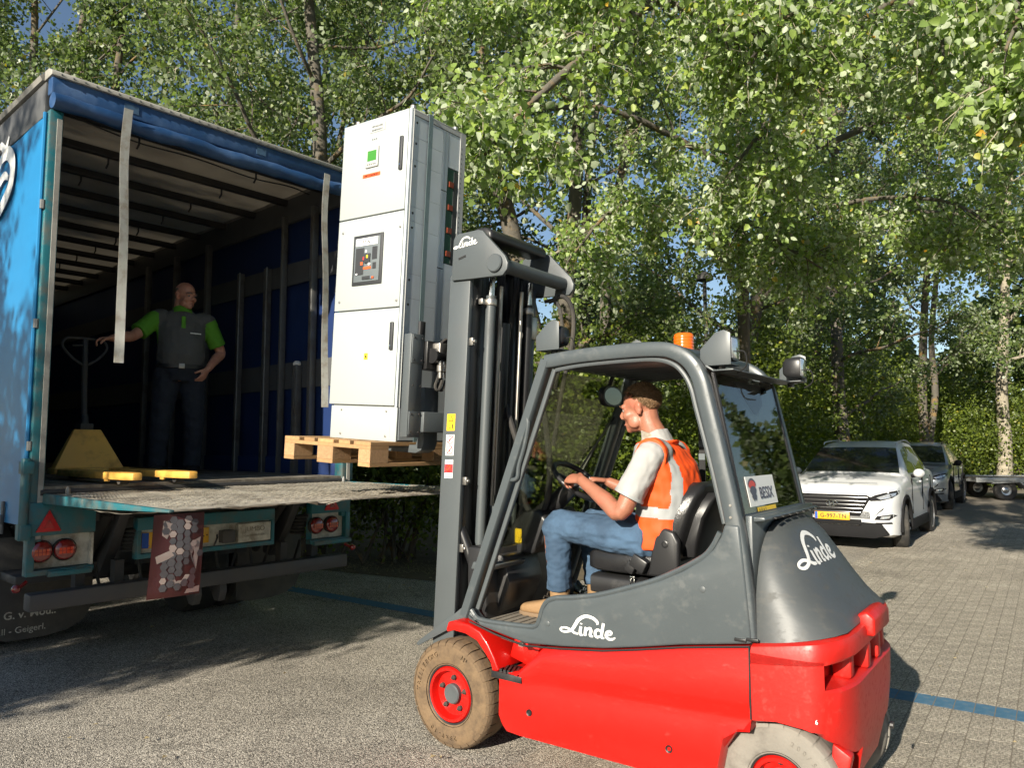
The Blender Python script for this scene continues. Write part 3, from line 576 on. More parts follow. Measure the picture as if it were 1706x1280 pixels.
b = MB(); b.box(-.06, .015, -1.40, -1.30, .855, .95); b.tube(smoothpts([(-.02, -1.27, .92), (-.06, -1.25, .9), (-.05, -1.24, .86), (0, -1.26, .84)], 5), .008, 6); b.build('plate_lamp', 'bumper_grey', cb, bev=.008)
# lift arms, rams and hoses hanging below
for y in (-.58, -1.95):
    b = MB(); b.prism([(-.02, 1.24), (.10, 1.24), (.42, .84), (.42, .68), (.30, .66), (.08, .92), (-.05, 1.12)], y - .035, y + .035, 'y'); b.build('lift_arm', 'dark_steel', truck, bev=.008)
    b = MB(); b.tube([(.02, y + .09, 1.14), (.45, y + .09, .72)], .04, 12); b.tube([(-.05, y + .09, 1.2), (.02, y + .09, 1.14)], .022, 10); b.build('lift_ram', 'rubber', truck)
    for k in range(6):
        h = MB(); z = .86 + k * .028; h.lathe([(.055, -.012), (.066, 0), (.055, .012)], (.12 - k * .01, y - .11, z), 'z', 14); h.build('bellows_ring', 'rubber', truck)
b = MB()
for k in range(6):
    y = -.45 - k * .29; b.tube(smoothpts([(.1, y, .80), (.12, y - .06, .60 - .04 * (k % 3)), (.16, y - .16, .62), (.2, y - .24, .78)], 6), .011, 6)
b.build('hanging_hoses', 'rubber', truck)
for y in (-1.16, -1.36):
    b = MB(); b.prism([(.05, .62), (.22, .62), (.2, .50), (.12, .40), (.05, .40), (.02, .48)], y - .03, y + .03, 'y'); b.build('tow_lug', 'bumper_grey', truck, bev=.01)
for y in (-1.7, -1.05): b = MB(); b.box(.3, LEN, y, y + .25, .72, 1.05); b.build('chassis_rail', 'dark_steel', truck)
# wheels, axle, mud flaps
for xw in (1.75, 3.1):
    b = MB(); b.tube([(xw, -W + .2, .48), (xw, -.2, .48)], .07, 12); ax = b.build('axle', 'dark_steel', truck)
    for y0, y1 in ((-.36, -.06), (-.72, -.42), (-W + .06, -W + .36), (-W + .42, -W + .72)):
        yc = (y0 + y1) / 2; w = MB(); w.lathe([(.28, -.13), (.36, -.15), (.46, -.145), (.485, -.11), (.485, .11), (.46, .145), (.36, .15), (.28, .13)], (xw, yc, .485), 'y', 36, cap=False); wo = w.build('wheel', 'rubber', truck)
        h = MB(); h.lathe([(.28, -.12), (.27, -.06), (.10, -.02), (.10, .02), (.27, .06), (.28, .12)], (xw, yc, .485), 'y', 24); h.build('rim', 'post_metal', wo)
for y0, y1 in ((-.66, -.02), (-W + .02, -W + .66)):
    b = MB(); yy0, yy1 = y0, y1; b.prism([(yy0, .95), (yy0, .40), (yy0 + .05, .30), (yy0 + .16, .24), (yy0 + .30, .22), (yy1 - .1, .22), (yy1, .25), (yy1, .95)], .70, .712, 'x'); mf = b.build('mud_flap', 'flap_rubber', truck, bev=.002)
    if y1 > -.1:
        t = MB(); t.text('G. v. Mou..', (.698, -.085, .375), (0, -1, 0), (0, 0, 1), .075, ext=.001, bold=.001); t.text('..ll - Geigerl.', (.698, -.05, .272), (0, -1, 0), (0, 0, 1), .062, ext=.001); t.build('flap_lettering', 'white_box', mf, smooth=0)
b = MB(); b.box(.35, 1.0, -.60, -.05, .66, .72); b.build('side_guard', 'dark_steel', truck, bev=.01)
# cab of the truck far ahead
b = MB(); b.prism([(LEN + .3, .6), (LEN + 2.4, .6), (LEN + 2.45, 1.6), (LEN + 2.2, 3.1), (LEN + .3, 3.2)], -W + .03, -.03, 'y'); b.build('driver_cab', 'curtain_blue', truck, bev=.08, seg=3)
for y in (-.2, -W + .2):
    w = MB(); w.lathe([(.25, -.15), (.46, -.15), (.485, -.1), (.485, .1), (.46, .15), (.25, .15)], (LEN + 1.4, y, .485), 'y', 28)
    w.build('wheel', 'rubber', truck)
# tail lift warning flag
flag = thing('warning_flag', 'worn red and white warning flag with grey hexagons hanging from the tail lift corner', 'flag', TLOC + Matrix.Rotation(TRZ, 3, 'Z') @ Vector((-1.80, -.135, LZ - .02)), TRZ)
def fp(u, w):   # u across (to the right in the photo), w down
    return Vector((-.012 - .012 * math.sin(w * 7) - .02 * (u / .25) * (w / .4) ** 2 + .006 * math.sin(u * 22 + w * 5), .115 - u + .05 * w, -w))
n, k = 10, 14; V = [fp(.25 * i / n, .40 * j / k) for i in range(n + 1) for j in range(k + 1)]; q = [(i * (k + 1) + j, i * (k + 1) + j + 1, (i + 1) * (k + 1) + j + 1, (i + 1) * (k + 1) + j) for i in range(n) for j in range(k)]
b = MB(); b.add(V, q); b.add([v + Vector((.003, 0, 0)) for v in V], [f[::-1] for f in q]); b.build('cloth', 'flag_red', flag, smooth=180)
rs = np.random.RandomState(21); hg, hw = MB(), MB(); hr = .021
for a in range(7):
    for c in range(11):
        u = .03 + a * hr * 1.8 * .9; w = .03 + c * hr * 1.62 + (hr * .8 if a % 2 else 0)
        if u > .235 or w > .37 or abs(u - .13 - .02 * math.sin(w * 9)) > .085: continue
        r = rs.rand(); mbx = hg if r < .80 else (hw if r < .88 else None)
        if mbx is None: continue
        jr = rs.uniform(.8, .98); u += rs.normal() * .0015; cc = [fp(u + hr * jr * math.cos(R(60 * t)) + rs.normal() * .0012, w + hr * jr * math.sin(R(60 * t))) - Vector((.0025, 0, 0)) for t in range(6)]
        mbx.add(cc, [(0, 1, 2, 3, 4, 5)])
for pts in (((.05, .03), (.1, .05), (.07, .12), (.045, .1)), ((.02, .2), (.1, .17), (.12, .2), (.03, .235)), ((.17, .15), (.235, .12), (.22, .28), (.19, .22)), ((.09, .29), (.19, .30), (.17, .34), (.1, .35)), ((.18, .37), (.245, .36), (.245, .39), (.17, .39))):
    hw.add([fp(*p) - Vector((.002, 0, 0)) for p in pts], [(0, 1, 2, 3)])
hg.build('grey_hexagons', 'flag_grey', flag, smooth=0, kind='stuff'); hw.build('white_patches', 'flag_white', flag, smooth=0, kind='stuff')
# ---------------- forklift (x forward, y towards its left side, z up) ----------------
FLOC = Vector((0, 4.49, 0)); FRZ = R(143); FROT = Matrix.Rotation(FRZ, 3, 'Z')
fork = thing('forklift_truck', 'red and dark grey electric forklift lifting a switchgear cabinet on a pallet', 'forklift', FLOC, FRZ)
def script_logo(mb, o, xd, yd, s, ext=.0012):
    S = [([(1.30, .10), (1.02, .16), (.80, .34), (.45, .50), (.12, .44), (.02, .26), (.22, .12), (.55, .18), (.86, .42), (1.08, .85), (1.34, 1.38), (1.80, 1.76), (2.30, 1.70), (2.62, 1.40), (2.64, 1.16)], [.10, .16, .17, .13, .12, .13, .13, .14, .20, .24, .24, .20, .20, .20, .13]),
         ([(1.50, .80), (1.44, .40), (1.46, .10), (1.64, .06)], [.20, .21, .20, .09]),
         ([(1.52, 1.10), (1.51, 1.0)], [.17, .17]),
         ([(1.86, .80), (1.80, .40), (1.78, .03)], [.20, .21, .20]), ([(1.82, .40), (2.0, .70), (2.16, .72), (2.20, .50), (2.14, .14), (2.34, .06)], [.10, .15, .19, .21, .20, .09]),
         ([(2.84, .66), (2.66, .72), (2.50, .52), (2.50, .22), (2.64, .07), (2.82, .20)], [.13, .16, .20, .20, .16, .11]), ([(3.06, 1.36), (2.98, .80), (2.92, .16), (3.10, .06)], [.20, .21, .20, .09]),
         ([(3.26, .36), (3.52, .46), (3.60, .64), (3.46, .74), (3.28, .58), (3.24, .26), (3.42, .06), (3.66, .10), (3.84, .26)], [.10, .12, .14, .15, .20, .21, .17, .14, .07])]
    for i, (p, w) in enumerate(S):
        stroke_ribbon(mb, [(x * s, y * s * .66) for x, y in p], [q * s * .92 for q in w], o, xd, yd, ext + i * .00012, 5)
def lerp(a, b, t): return a + (b - a) * t
# ---- chassis body (red): lofted sections
def body():
    xs = [-.335, -.345, -.37, -.45, -.60, -.80, -1.0, -1.2, -1.38, -1.46, -1.50, -1.56, -1.615]; rings = []
    for x in xs:
        t = (x + .335) / -1.28
        zt = np.interp(-x, [.335, .44, .50, .60, .93, 1.315, 1.62], [.455, .455, .60, .617, .655, .735, .785])
        zb = np.interp(-x, [.335, .36, .40, 1.46, 1.50, 1.56, 1.62], [.20, .165, .158, .172, .35, .44, .485])
        zc = lerp(.437, .505, t); 
        zc = min(max(zc, zb + .03), zt - .05); g = .02 * min(1, (zt - zb) / .3) * min(1, (zt - .44) * 8)
        L_ = [(.47, zb), (.535, zb + .008), (.555, min(zb + .05, zc - .06)), (.553 - g * .5, zc - .055), (.553 - g, zc - .02), (.553 - g * .9, zc), (.554 - g * .1, zc + .035), (.555, min(zc + .06, zt - .03)), (.548, zt - .015), (.535, zt), (.3, zt)]
        rings.append([(x, y, z) for y, z in L_] + [(x, -y, z) for y, z in L_[::-1]])
    m = MB(); m.loft(rings); return m
body().build('chassis_body', 'fork_red', fork, smooth=40)
for y in (.553, ):
    for x, z in ((-.521, .297), (-1.26, .301)):
        b = MB(); b.lathe([(.016, -.004), (.016, .003), (.011, .001), (.008, -.003)], (x, y, z), 'y', 14); b.build('plug', 'black_text', fork)
# fenders over the front wheels
def fender(sg):
    prof = [(.035, .615), (.02, .655), (-.03, .668), (-.12, .662), (-.20, .635), (-.255, .58), (-.295, .52), (-.325, .46)]
    inn = [(.03, .60), (-.02, .615), (-.10, .61), (-.18, .585), (-.235, .53), (-.27, .49), (-.285, .445)]
    m = MB(); pr = prof + inn[::-1]; m.prism(pr, sg * .33, sg * .545, 'y'); return m
for sg in (1, -1): fender(sg).build('fender', 'fork_red', fork, bev=.012, seg=3)
b = MB(); b.box(-.47, -.29, .40, .545, .44, .456); 
b.build('step_tread', 'black_plastic', fork, bev=.004)
for k in range(7):
    t = MB(); t.cbox((-.31 - k * .024, .49, .462), (.012, .10, .012), R(25)); t.build('step_rib', 'black_plastic', fork, smooth=0)
b = MB(); b.box(-.475, -.285, .545, .556, .425, .458); b.build('step_edge', 'black_plastic', fork, bev=.003)
b = MB(); b.prism([(-.30, .50), (-.33, .60), (-.50, .60), (-.46, .46)], .30, .42, 'y'); b.build('step_recess', 'fork_red', fork, bev=.01)
b = MB(); b.tube([(-.31, .50, .615), (-.44, .50, .60)], .006, 6); b.cbox((-.44, .50, .60), (.03, .02, .02)); b.build('release_rod', 'steel_bright', fork)
# ---- counterweight: plan outline per layer
def cw_outline(hw, xr, inset=0.0):
    pts = [(-1.625, hw), (-1.72, hw + .004), (-1.80, hw - .002)]
    for i in range(11):
        a = math.pi / 2 * i / 10; n = 2.3
        cx, sy = math.cos(a) ** (2 / n), math.sin(a) ** (2 / n)
        x = -1.82 - (-xr - 1.82) * sy; y = (hw - .004 - .30) + .30 * cx
        f = min(1, max(0, (i - 3) / 1.5)) if i < 10 else 1
        x += inset * f * sy; y -= inset * f * cx * .6
        pts.append((x, y))
    x0 = xr + inset
    pts += [(x0, .18), (x0, .09), (x0, 0)]
    return pts + [(x, -y) for x, y in pts[::-1][1:]]
lay = [(.20, .48, -1.90, 0), (.24, .50, -1.935, 0), (.36, .53, -1.965, 0), (.50, .553, -1.975, 0), (.652, .556, -1.98, 0), (.665, .556, -1.98, .012), (.668, .556, -1.98, .11), (.765, .556, -1.98, .11), (.768, .556, -1.98, .012), (.78, .555, -1.98, 0), (.835, .552, -1.98, 0), (.857, .545, -1.972, 0), (.868, .52, -1.955, 0)]
def arch(x, y, z):   # lift the underside over the rear wheels
    za = np.interp(-x, [1.625, 1.72, 1.84, 1.93, 1.99, 2.06], [.487, .515, .505, .44, .33, .20])
    return z if abs(y) < .2 else max(z, za + (0 if z < .21 else (z - .2) * .001))
rings = []
for z, hw, xr, ins in lay:
    dz = lambda x: -np.interp(-x, [1.62, 1.98, 2.1], [.075, .012, 0]) * max(0, (z - .6) / .27) if z > .60 and ins < .05 else 0
    rings.append([(x, y, arch(x, y, z) + dz(x)) for x, y in cw_outline(hw, xr, ins)])
m = MB(); m.loft(rings, True, True); cwo = m.build('counterweight', 'fork_red_dusty', fork, smooth=42)
for y in (.30, .10, -.10, -.30):
    b = MB(); b.box(-1.99 + abs(y) * .12, -1.88, y - .03, y + .03, .663, .772); b.build('slot_post', 'fork_red_dusty', cwo, bev=.012)
b = MB(); b.prism([(-1.94, .86), (-1.94, .885), (-1.98, .90), (-2.01, .875), (-2.01, .80), (-1.96, .80)], -.14, .14, 'y'); b.build('tow_hook_block', 'fork_red_dusty', cwo, bev=.012, seg=3)
for z in (.45, ):
    b = MB(); b.lathe([(.014, 0), (.014, -.012)], (-2.05, .12, z), 'x', 10); b.build('counterweight_plug', 'black_plastic', cwo)
b = MB(); b.box(-1.84, -1.0, -.42, .42, .17, .62); b.build('battery_block', 'dark_steel', fork)
b = MB(); b.text('6', (-1.87, .5585, .54), (-1, 0, 0), (0, 0, 1), .024); b.build('weight_marking', 'white_print', cwo, smooth=0)
# ---- hood behind the cab
hx = [(-1.625, 1.275, .47, .505), (-1.655, 1.278, .47, .515), (-1.71, 1.225, .455, .522), (-1.77, 1.135, .435, .52), (-1.83, 1.04, .41, .505), (-1.88, .965, .385, .48), (-1.925, .905, .345, .435), (-1.955, .872, .28, .37)]
rings = []
for x, zt, w1, w0 in hx:
    zb = np.interp(-x, [1.62, 2.02], [.79, .868]); ring = []
    half = []
    for i in range(13):
        t = i / 12; a = t * math.pi / 2; n = 3.0
        y = w0 * math.cos(a) ** (2 / n) if i < 12 else 0; z = zb + (zt - zb) * (math.sin(a) ** (2 / n) if i else 0)
        y = y * lerp(1.0, w1 / w0, t) 
        # waist: flare near the base, shoulder step at the front
        y -= .025 * math.sin(min(1, max(0, (z - zb) / (zt - zb + 1e-6))) * math.pi) * (1 if x > -1.9 else .4)
        half.append((y, z))
    rings.append([(x, y, z) for y, z in half] + [(x, -y, z) for y, z in half[::-1][1:]])
m = MB(); m.loft(rings, True, True); hood = m.build('rear_hood', 'hood_dusty', fork, smooth=60); hbv = bvh_of(hood)
b = MB()
b.prism([(-1.60, 1.275), (-1.60, 1.30), (-1.66, 1.30), (-1.665, 1.285)], -.37, .44, 'y'); b.build('hood_vent_lip', 'fork_grey', hood, bev=.006)
for k in range(7):
    y = .30 - k * .105; b = MB(); b.cbox((-1.672, y, 1.290), (.012, .07, .006), 0, R(-10)); b.build('vent_slot', 'black_text', hood, smooth=0)
b = MB(); 
nrm = Vector((-.845, 0, .534)).normalized(); yd = Vector((.534, 0, .845)).normalized()
script_logo(b, Vector((-1.80, .34, 1.085)) + nrm * .022, (0, -1, 0), yd, .125, .006); drape(b, hbv, -nrm, .002); b.build('maker_script', 'white_print', hood, smooth=0)
b = MB(); b.box(-1.615, -1.585, -.46, .46, .80, 1.305); b.build('rear_bulkhead', 'fork_grey', fork, bev=.006)
# ---- cab side panels
def side_poly():
    lo = [(-.085, .715), (-.114, .684), (-.20, .66), (-.30, .645), (-.485, .617), (-.70, .636), (-.93, .664), (-1.12, .70), (-1.315, .741), (-1.625, .793)]
    up = [(-1.60, 1.10), (-1.585, 1.27), (-1.52, 1.27), (-1.505, 1.22), (-1.47, 1.165), (-1.415, 1.115), (-1.33, 1.06), (-1.217, 1.006), (-1.05, .945), (-.909, .90), (-.78, .872), (-.67, .856), (-.62, .838), (-.59, .80), (-.575, .75), (-.555, .71), (-.53, .697), (-.35, .688), (-.22, .685), (-.17, .69), (-.135, .72), (-.115, .78)]
    return lo + up + [(-.085, .79)]
for sg in (1, -1):
    b = MB(); b.prism(side_poly(), sg * .46, sg * .535, 'y'); sp = b.build('cab_side_panel', 'fork_grey', fork, bev=.012, seg=3)
    edge = [(-1.50, 1.235), (-1.46, 1.165), (-1.40, 1.11), (-1.217, 1.012), (-1.05, .951), (-.909, .906), (-.78, .878), (-.67, .862), (-.615, .84), (-.585, .80), (-.568, .75), (-.548, .715), (-.50, .702), (-.35, .694), (-.22, .691), (-.165, .70), (-.128, .735)]
    b = MB(); b.tube(smoothpts([(x, sg * .525, z) for x, z in edge], 4), .013, 8); b.build('opening_seal', 'fork_grey', sp)
    if sg > 0:
        for x, z in ((-.62, .735), (-1.42, .99), (-.16, .70)):
            c = MB(); c.lathe([(.014, 0), (.014, .004), (.010, .006)], (x, .533, z), 'y', 12); c.build('panel_screw', 'mast_grey', sp)
        c = MB(); script_logo(c, (-.695, .5355, .705), (-1, 0, .02), (0, 0, 1), .0785, .0015); c.build('maker_script', 'white_print', sp, smooth=0)
b = MB(); b.tube([(x, .541, z - .004) for x, z in ((-.13, .68), (-.30, .641), (-.485, .613), (-.70, .632), (-.93, .660), (-1.12, .696), (-1.315, .737), (-1.62, .788))], .005, 6); b.build('panel_gap', 'black_text', fork)
b = MB(); b.box(-1.6225, -1.6165, .30, .5535, .50, .785); b.build('counterweight_gap', 'black_text', fork)
for x, z in ((-1.58, .805), (-1.63, .812)): b = MB(); b.cbox((x, .538, z), (.05, .012, .012)); b.build('hood_latch', 'black_plastic', fork, bev=.002)
# ---- overhead guard: curved rear pillars, roof rails, front pillars
for sg in (1, -1):
    y = .495 if sg > 0 else -.41; rail = [(-.60, 2.025), (-.80, 2.04), (-1.05, 2.045), (-1.22, 2.04)]; arc = [(-1.30, 2.022), (-1.37, 1.975), (-1.415, 1.90), (-1.44, 1.80)]; low = [(-1.495, 1.56), (-1.555, 1.27), (-1.585, 1.05), (-1.605, .80)]
    b = MB(); b.tube(smoothpts([(x, y, z) for x, z in rail + arc + low], 5), 0, 8, True, sq=(.032, .034)); gp = b.build('guard_pillar', 'fork_grey', fork, smooth=50)
    b = MB(); b.tube(smoothpts([(px_, y + sg * .004, pz_) for px_, pz_ in ((-.655, 1.980), (-.80, 1.995), (-1.05, 2.0), (-1.20, 1.995), (-1.285, 1.970), (-1.335, 1.925), (-1.37, 1.86), (-1.395, 1.76), (-1.45, 1.54), (-1.51, 1.27))], 5), .012, 8); b.build('pillar_seal', 'mast_grey', gp)
    for z in (1.35, 1.30): 
        c = MB(); c.lathe([(.006, 0), (.006, .004)], (-1.548, y + sg * .032, z), 'y', 8); c.build('pillar_screw', 'steel_bright', gp)
    b = MB(); b.tube([(-.085, y + .02 * sg, .70), (-.60, y, 2.035)], 0, 8, True, sq=(.026, .034)); fp_ = b.build('front_pillar', 'fork_grey', fork, smooth=50)
    b = MB(); b.tube([(-.165, y + .018 * sg, .745), (-.645, y - .002 * sg, 1.985)], 0, 8, True, sq=(.012, .012)); b.build('pillar_trim', 'mast_grey', fp_, smooth=50)
    if sg > 0:
        b = MB(); b.tube(smoothpts([(-.47, .52, 1.76), (-.50, .525, 1.72), (-.475, .525, 1.60), (-.44, .525, 1.50), (-.43, .525, 1.44), (-.40, .525, 1.425), (-.375, .52, 1.43)], 5), .011, 8); b.build('grab_handle', 'fork_grey', fp_)
# roof frame with longitudinal slats
b = MB(); b.box(-.68, -.58, -.40, .48, 2.0, 2.055); b.build('roof_front_beam', 'fork_grey', fork, bev=.012)
b = MB(); b.box(-1.33, -1.22, -.40, .48, 2.0, 2.05); b.build('roof_rear_beam', 'fork_grey', fork, bev=.012)
for k in range(7):
    y = -.33 + k * .12; b = MB(); b.cbox((-.95, y, 2.015), (.58, .075, .018), 0, 0, R(32)); b.build('roof_slat', 'fork_grey', fork, bev=.005)
b = MB(); b.box(-1.25, -.66, -.38, .45, 2.052, 2.060); b.build('roof_pane', 'cab_glass', fork, smooth=0)
# beacon
b = MB(); b.lathe([(.056, 0), (.056, .012), (.05, .016)], (-1.165, .10, 2.06), 'z', 24); bc = b.build('beacon_base', 'steel_bright', fork)
b = MB(); pr = [(.05, .0)] 
for k in range(5): pr += [(.050, .004 + k * .016), (.053, .009 + k * .016), (.050, .015 + k * .016)]
pr += [(.048, .088), (.04, .094), (.01, .096)]
b.lathe(pr, (-1.165, .10, 2.074), 'z', 28); b.build('beacon_lens', 'orange_lens', bc, smooth=60)
b = MB(); b.lathe([(.085, 0), (.085, .02), (.07, .028), (.02, .03)], (-.80, 0, 2.062), 'z', 24); b.build('roof_cap', 'fork_grey', fork)
b = MB(); b.tube(smoothpts([(-1.2, .1, 2.075), (-1.28, .13, 2.07), (-1.33, .2, 2.05), (-1.36, .3, 2.03)], 5), .007, 6); b.build('beacon_cable', 'black_text', fork)
# work lights: a bracket plate bent from sheet and a lamp behind it
def work_light(x, y, z, face, plate_left=True):
    """face=+1 shines forward, -1 backward; plate stands on the outer side"""
    sgn = 1 if plate_left else -1
    b = MB(); b.prism([(x - .065, z), (x + .075, z), (x + .075, z + .075), (x + .005, z + .14), (x - .035, z + .155), (x - .065, z + .14)] if face > 0 else [(x - .065, z), (x + .075, z), (x + .075, z + .075), (x + .005, z + .145), (x - .035, z + .155), (x - .065, z + .14)], y + sgn * .055, y + sgn * .06, 'y')
    b.box(x - .065, x + .075, min(y - sgn * .05, y + sgn * .055), max(y - sgn * .05, y + sgn * .055), z, z + .005)
    br = b.build('light_bracket', 'mast_grey', fork, bev=.0015)
    l = MB(); xc = x - .02; rr_ = []
    for dx, s in ((.05, .035), (.035, .05), (0, .056), (-.035, .058), (-.045, .054)): rr_.append([(xc + face * -dx * -1 if False else xc - face * dx, y + s * math.copysign(abs(math.cos(a)) ** .5, math.cos(a)) * .95, z + .075 + s * math.copysign(abs(math.sin(a)) ** .5, math.sin(a))) for a in [2 * math.pi * i / 20 for i in range(20)]])
    l.loft(rr_); l.build('work_lamp', 'black_plastic', br, smooth=50)
    g = MB(); g.box(*sorted((xc + face * .0445, xc + face * .047)), y - .048, y + .048, z + .03, z + .12); g.build('lamp_lens', 'lamp_clear', br, bev=.002)
    s = MB(); s.lathe([(.018, 0), (.018, -.025)], (x, y, z), 'z', 10); s.build('lamp_mount', 'black_plastic', br)
    c = MB(); c.tube(smoothpts([(x - .05, y, z + .06), (x - .10, y - .01, z + .06), (x - .105, y - .02, z + .0), (x - .06, y - .03, z - .03)], 5), .0035, 6); c.build('lamp_cable', 'black_text', br)
    return br
work_light(-.60, .43, 2.088, 1); work_light(-1.475, .40, 1.955, -1); work_light(-1.535, -.42, 1.935, -1, False)
work_light(-.60, -.36, 2.088, 1, False)
b = MB(); b.box(-1.55, -1.46, -.49, .46, 1.930, 1.936); b.prism([(-1.40, 1.98), (-1.46, 1.936), (-1.46, 1.928), (-1.39, 1.972)], -.38, .46, 'y'); b.build('light_bar', 'mast_grey', fork, bev=.001)
# rear window, sticker, wiper motor
def rw(y, s):  # s 0 bottom .. 1 top
    return Vector((lerp(-1.578, -1.452, s), y, lerp(1.30, 1.925, s)))
b = MB(); e = Vector((-.004, 0, -.001)); c4 = [rw(.465, 0), rw(-.37, 0), rw(-.36, 1), rw(.45, 1)]
b.add(c4 + [p + e for p in c4], [(0, 1, 2, 3), (7, 6, 5, 4), (0, 4, 5, 1), (1, 5, 6, 2), (2, 6, 7, 3), (3, 7, 4, 0)]); b.build('rear_window', 'cab_glass', fork, smooth=0)
up = (rw(0, 1) - rw(0, 0)).normalized()
def onwin(y, z, off): s = (z - 1.30) / .625; return rw(y, s) + Vector((-1, 0, -.2)).normalized() * off
sg0 = onwin(.355, 1.345, .007)
b = MB(); q = [onwin(.365, 1.335, .006), onwin(-.01, 1.335, .006), onwin(-.01, 1.465, .006), onwin(.365, 1.465, .006)]; t = Vector((-.002, 0, 0)); b.add(q + [p + t for p in q], [(0, 1, 2, 3), (7, 6, 5, 4), (0, 4, 5, 1), (1, 5, 6, 2), (2, 6, 7, 3), (3, 7, 4, 0)]); sgn_ = b.build('company_plate', 'white_sticker', fork, smooth=0)
b = MB(); b.text('BESIX', onwin(.222, 1.365, .0095), (0, -1, 0), up, .074, ext=.0004, space=1.0, bold=.0008, shear=.0); b.build('plate_lettering', 'logo_navy', sgn_, smooth=0)
def arcband(r0, r1, z0, matn, dx):
    m = MB(); pts = []
    for i in range(9):
        a = R(150 - i * 14); pts.append((.295 - .062 * math.cos(a) * r0, z0 + .05 * math.sin(a) * r0))
    inn = []
    for i in range(9):
        a = R(150 - i * 14); inn.append((.295 - .062 * math.cos(a) * r1, z0 - .012 + .05 * math.sin(a) * r1))
    P = pts + inn[::-1]; m.add([onwin(y, z, .0098 + dx) for y, z in P], [tuple(range(len(P)))]); m.build('plate_emblem_band', matn, sgn_, smooth=0)
arcband(1.0, .92, 1.408, 'logo_navy', 0); arcband(.9, .52, 1.404, 'logo_red', .0002); arcband(.85, .45, 1.382, 'logo_navy', .0004); arcband(.62, .3, 1.362, 'logo_navy', .0006)
b = MB(); q = [onwin(.285, 1.305, .006), onwin(.03, 1.305, .006), onwin(.03, 1.328, .006), onwin(.285, 1.328, .006)]; b.add(q, [(0, 1, 2, 3)]); ys = b.build('capacity_sticker', 'yellow_sticker', fork, smooth=0)
b = MB(); b.text('Δ ⚡ ↓ ▯', onwin(.27, 1.309, .008), (0, -1, 0), up, .022, ext=.0002); b.build('sticker_symbols', 'black_text', ys, smooth=0)
b = MB(); b.add([onwin(.22, 1.905, .004), onwin(-.16, 1.905, .004), onwin(-.12, 1.80, .004), onwin(-.02, 1.75, .004), onwin(.02, 1.75, .004), onwin(.15, 1.85, .004), onwin(.22, 1.905, -.05), onwin(-.16, 1.905, -.05), onwin(-.12, 1.80, -.05), onwin(-.02, 1.75, -.05), onwin(.02, 1.75, -.05), onwin(.15, 1.85, -.05)], [(0, 1, 2, 3, 4, 5), (11, 10, 9, 8, 7, 6)] + [(i, i + 6, (i + 1) % 6 + 6, (i + 1) % 6) for i in range(6)]); b.build('wiper_motor_cover', 'black_plastic', fork, bev=.006)
for sg in (1, -1):
    b = MB(); b.tube([rw(.46 if sg > 0 else -.37, 0), rw(.447 if sg > 0 else -.36, 1)], .010, 6); b.build('window_seal', 'black_plastic', fork)
b = MB(); b.tube([rw(.46, 0), rw(-.37, 0)], .010, 6); b.build('window_seal', 'black_plastic', fork)
# windscreen and wiper
b = MB(); c4 = [Vector((-.20, .46, 1.05)), Vector((-.20, -.46, 1.05)), Vector((-.575, -.46, 1.985)), Vector((-.575, .46, 1.985))]; e = Vector((.004, 0, .001))
b.add(c4 + [p + e for p in c4], [(0, 1, 2, 3), (7, 6, 5, 4), (0, 4, 5, 1), (1, 5, 6, 2), (2, 6, 7, 3), (3, 7, 4, 0)]); b.build('windscreen', 'front_glass', fork, smooth=0)
b = MB(); b.tube([(-.21, -.10, 1.10), (-.42, -.28, 1.60)], .008, 6); b.tube([(-.36, -.14, 1.42), (-.50, -.40, 1.80)], .006, 6); b.build('wiper', 'black_plastic', fork)
b = MB(); b.tube([(-.205, -.46, 1.05), (-.58, -.455, 2.0)], 0, 8, True, sq=(.03, .035)); b.build('inner_pillar_cover', 'black_plastic', fork)
# right side pane frame with striped edge strip
b = MB(); b.box(-1.02, -.985, -.50, -.49, 1.10, 1.99); ss = b.build('side_strip', 'black_plastic', fork)
for k in range(6): c = MB(); c.box(-1.021, -.984, -.489, -.487, 1.52 + k * .075, 1.555 + k * .075); c.build('strip_mark', 'panel_mid', ss, smooth=0)
b = MB(); b.add([(-.60, -.495, 1.99), (-1.40, -.495, 1.99), (-1.49, -.495, 1.30), (-1.0, -.495, 1.05), (-.30, -.495, 1.05)], [(0, 1, 2, 3, 4)]); b.build('side_pane', 'front_glass', fork, smooth=0)
# interior mirror
b = MB(); rg = []
for dx, s in ((0, 1), (-.02, 1.0), (-.03, .92)): rg.append([(-.58 + dx, -.16 + .115 * s * math.copysign(abs(math.cos(a)) ** .6, math.cos(a)), 1.885 + .06 * s * math.copysign(abs(math.sin(a)) ** .8, math.sin(a))) for a in [2 * math.pi * i / 24 for i in range(24)]])
b.loft(rg); im = b.build('interior_mirror', 'black_plastic', fork)
b = MB(); b.lathe([(.001, 0), (.05, 0), (.0505, .001)], (0, 0, 0), 'x', 4); 
b = MB(); b.add([(-.612, -.16 + .10 * math.cos(a), 1.885 + .05 * math.sin(a)) for a in [2 * math.pi * i / 20 for i in range(20)]], [tuple(range(20))]); b.build('mirror_glass', 'car_dark_glass', im, smooth=0)
b = MB(); b.tube([(-.58, -.16, 1.93), (-.60, -.18, 2.01)], .012, 8); b.build('mirror_stem', 'black_plastic', im)
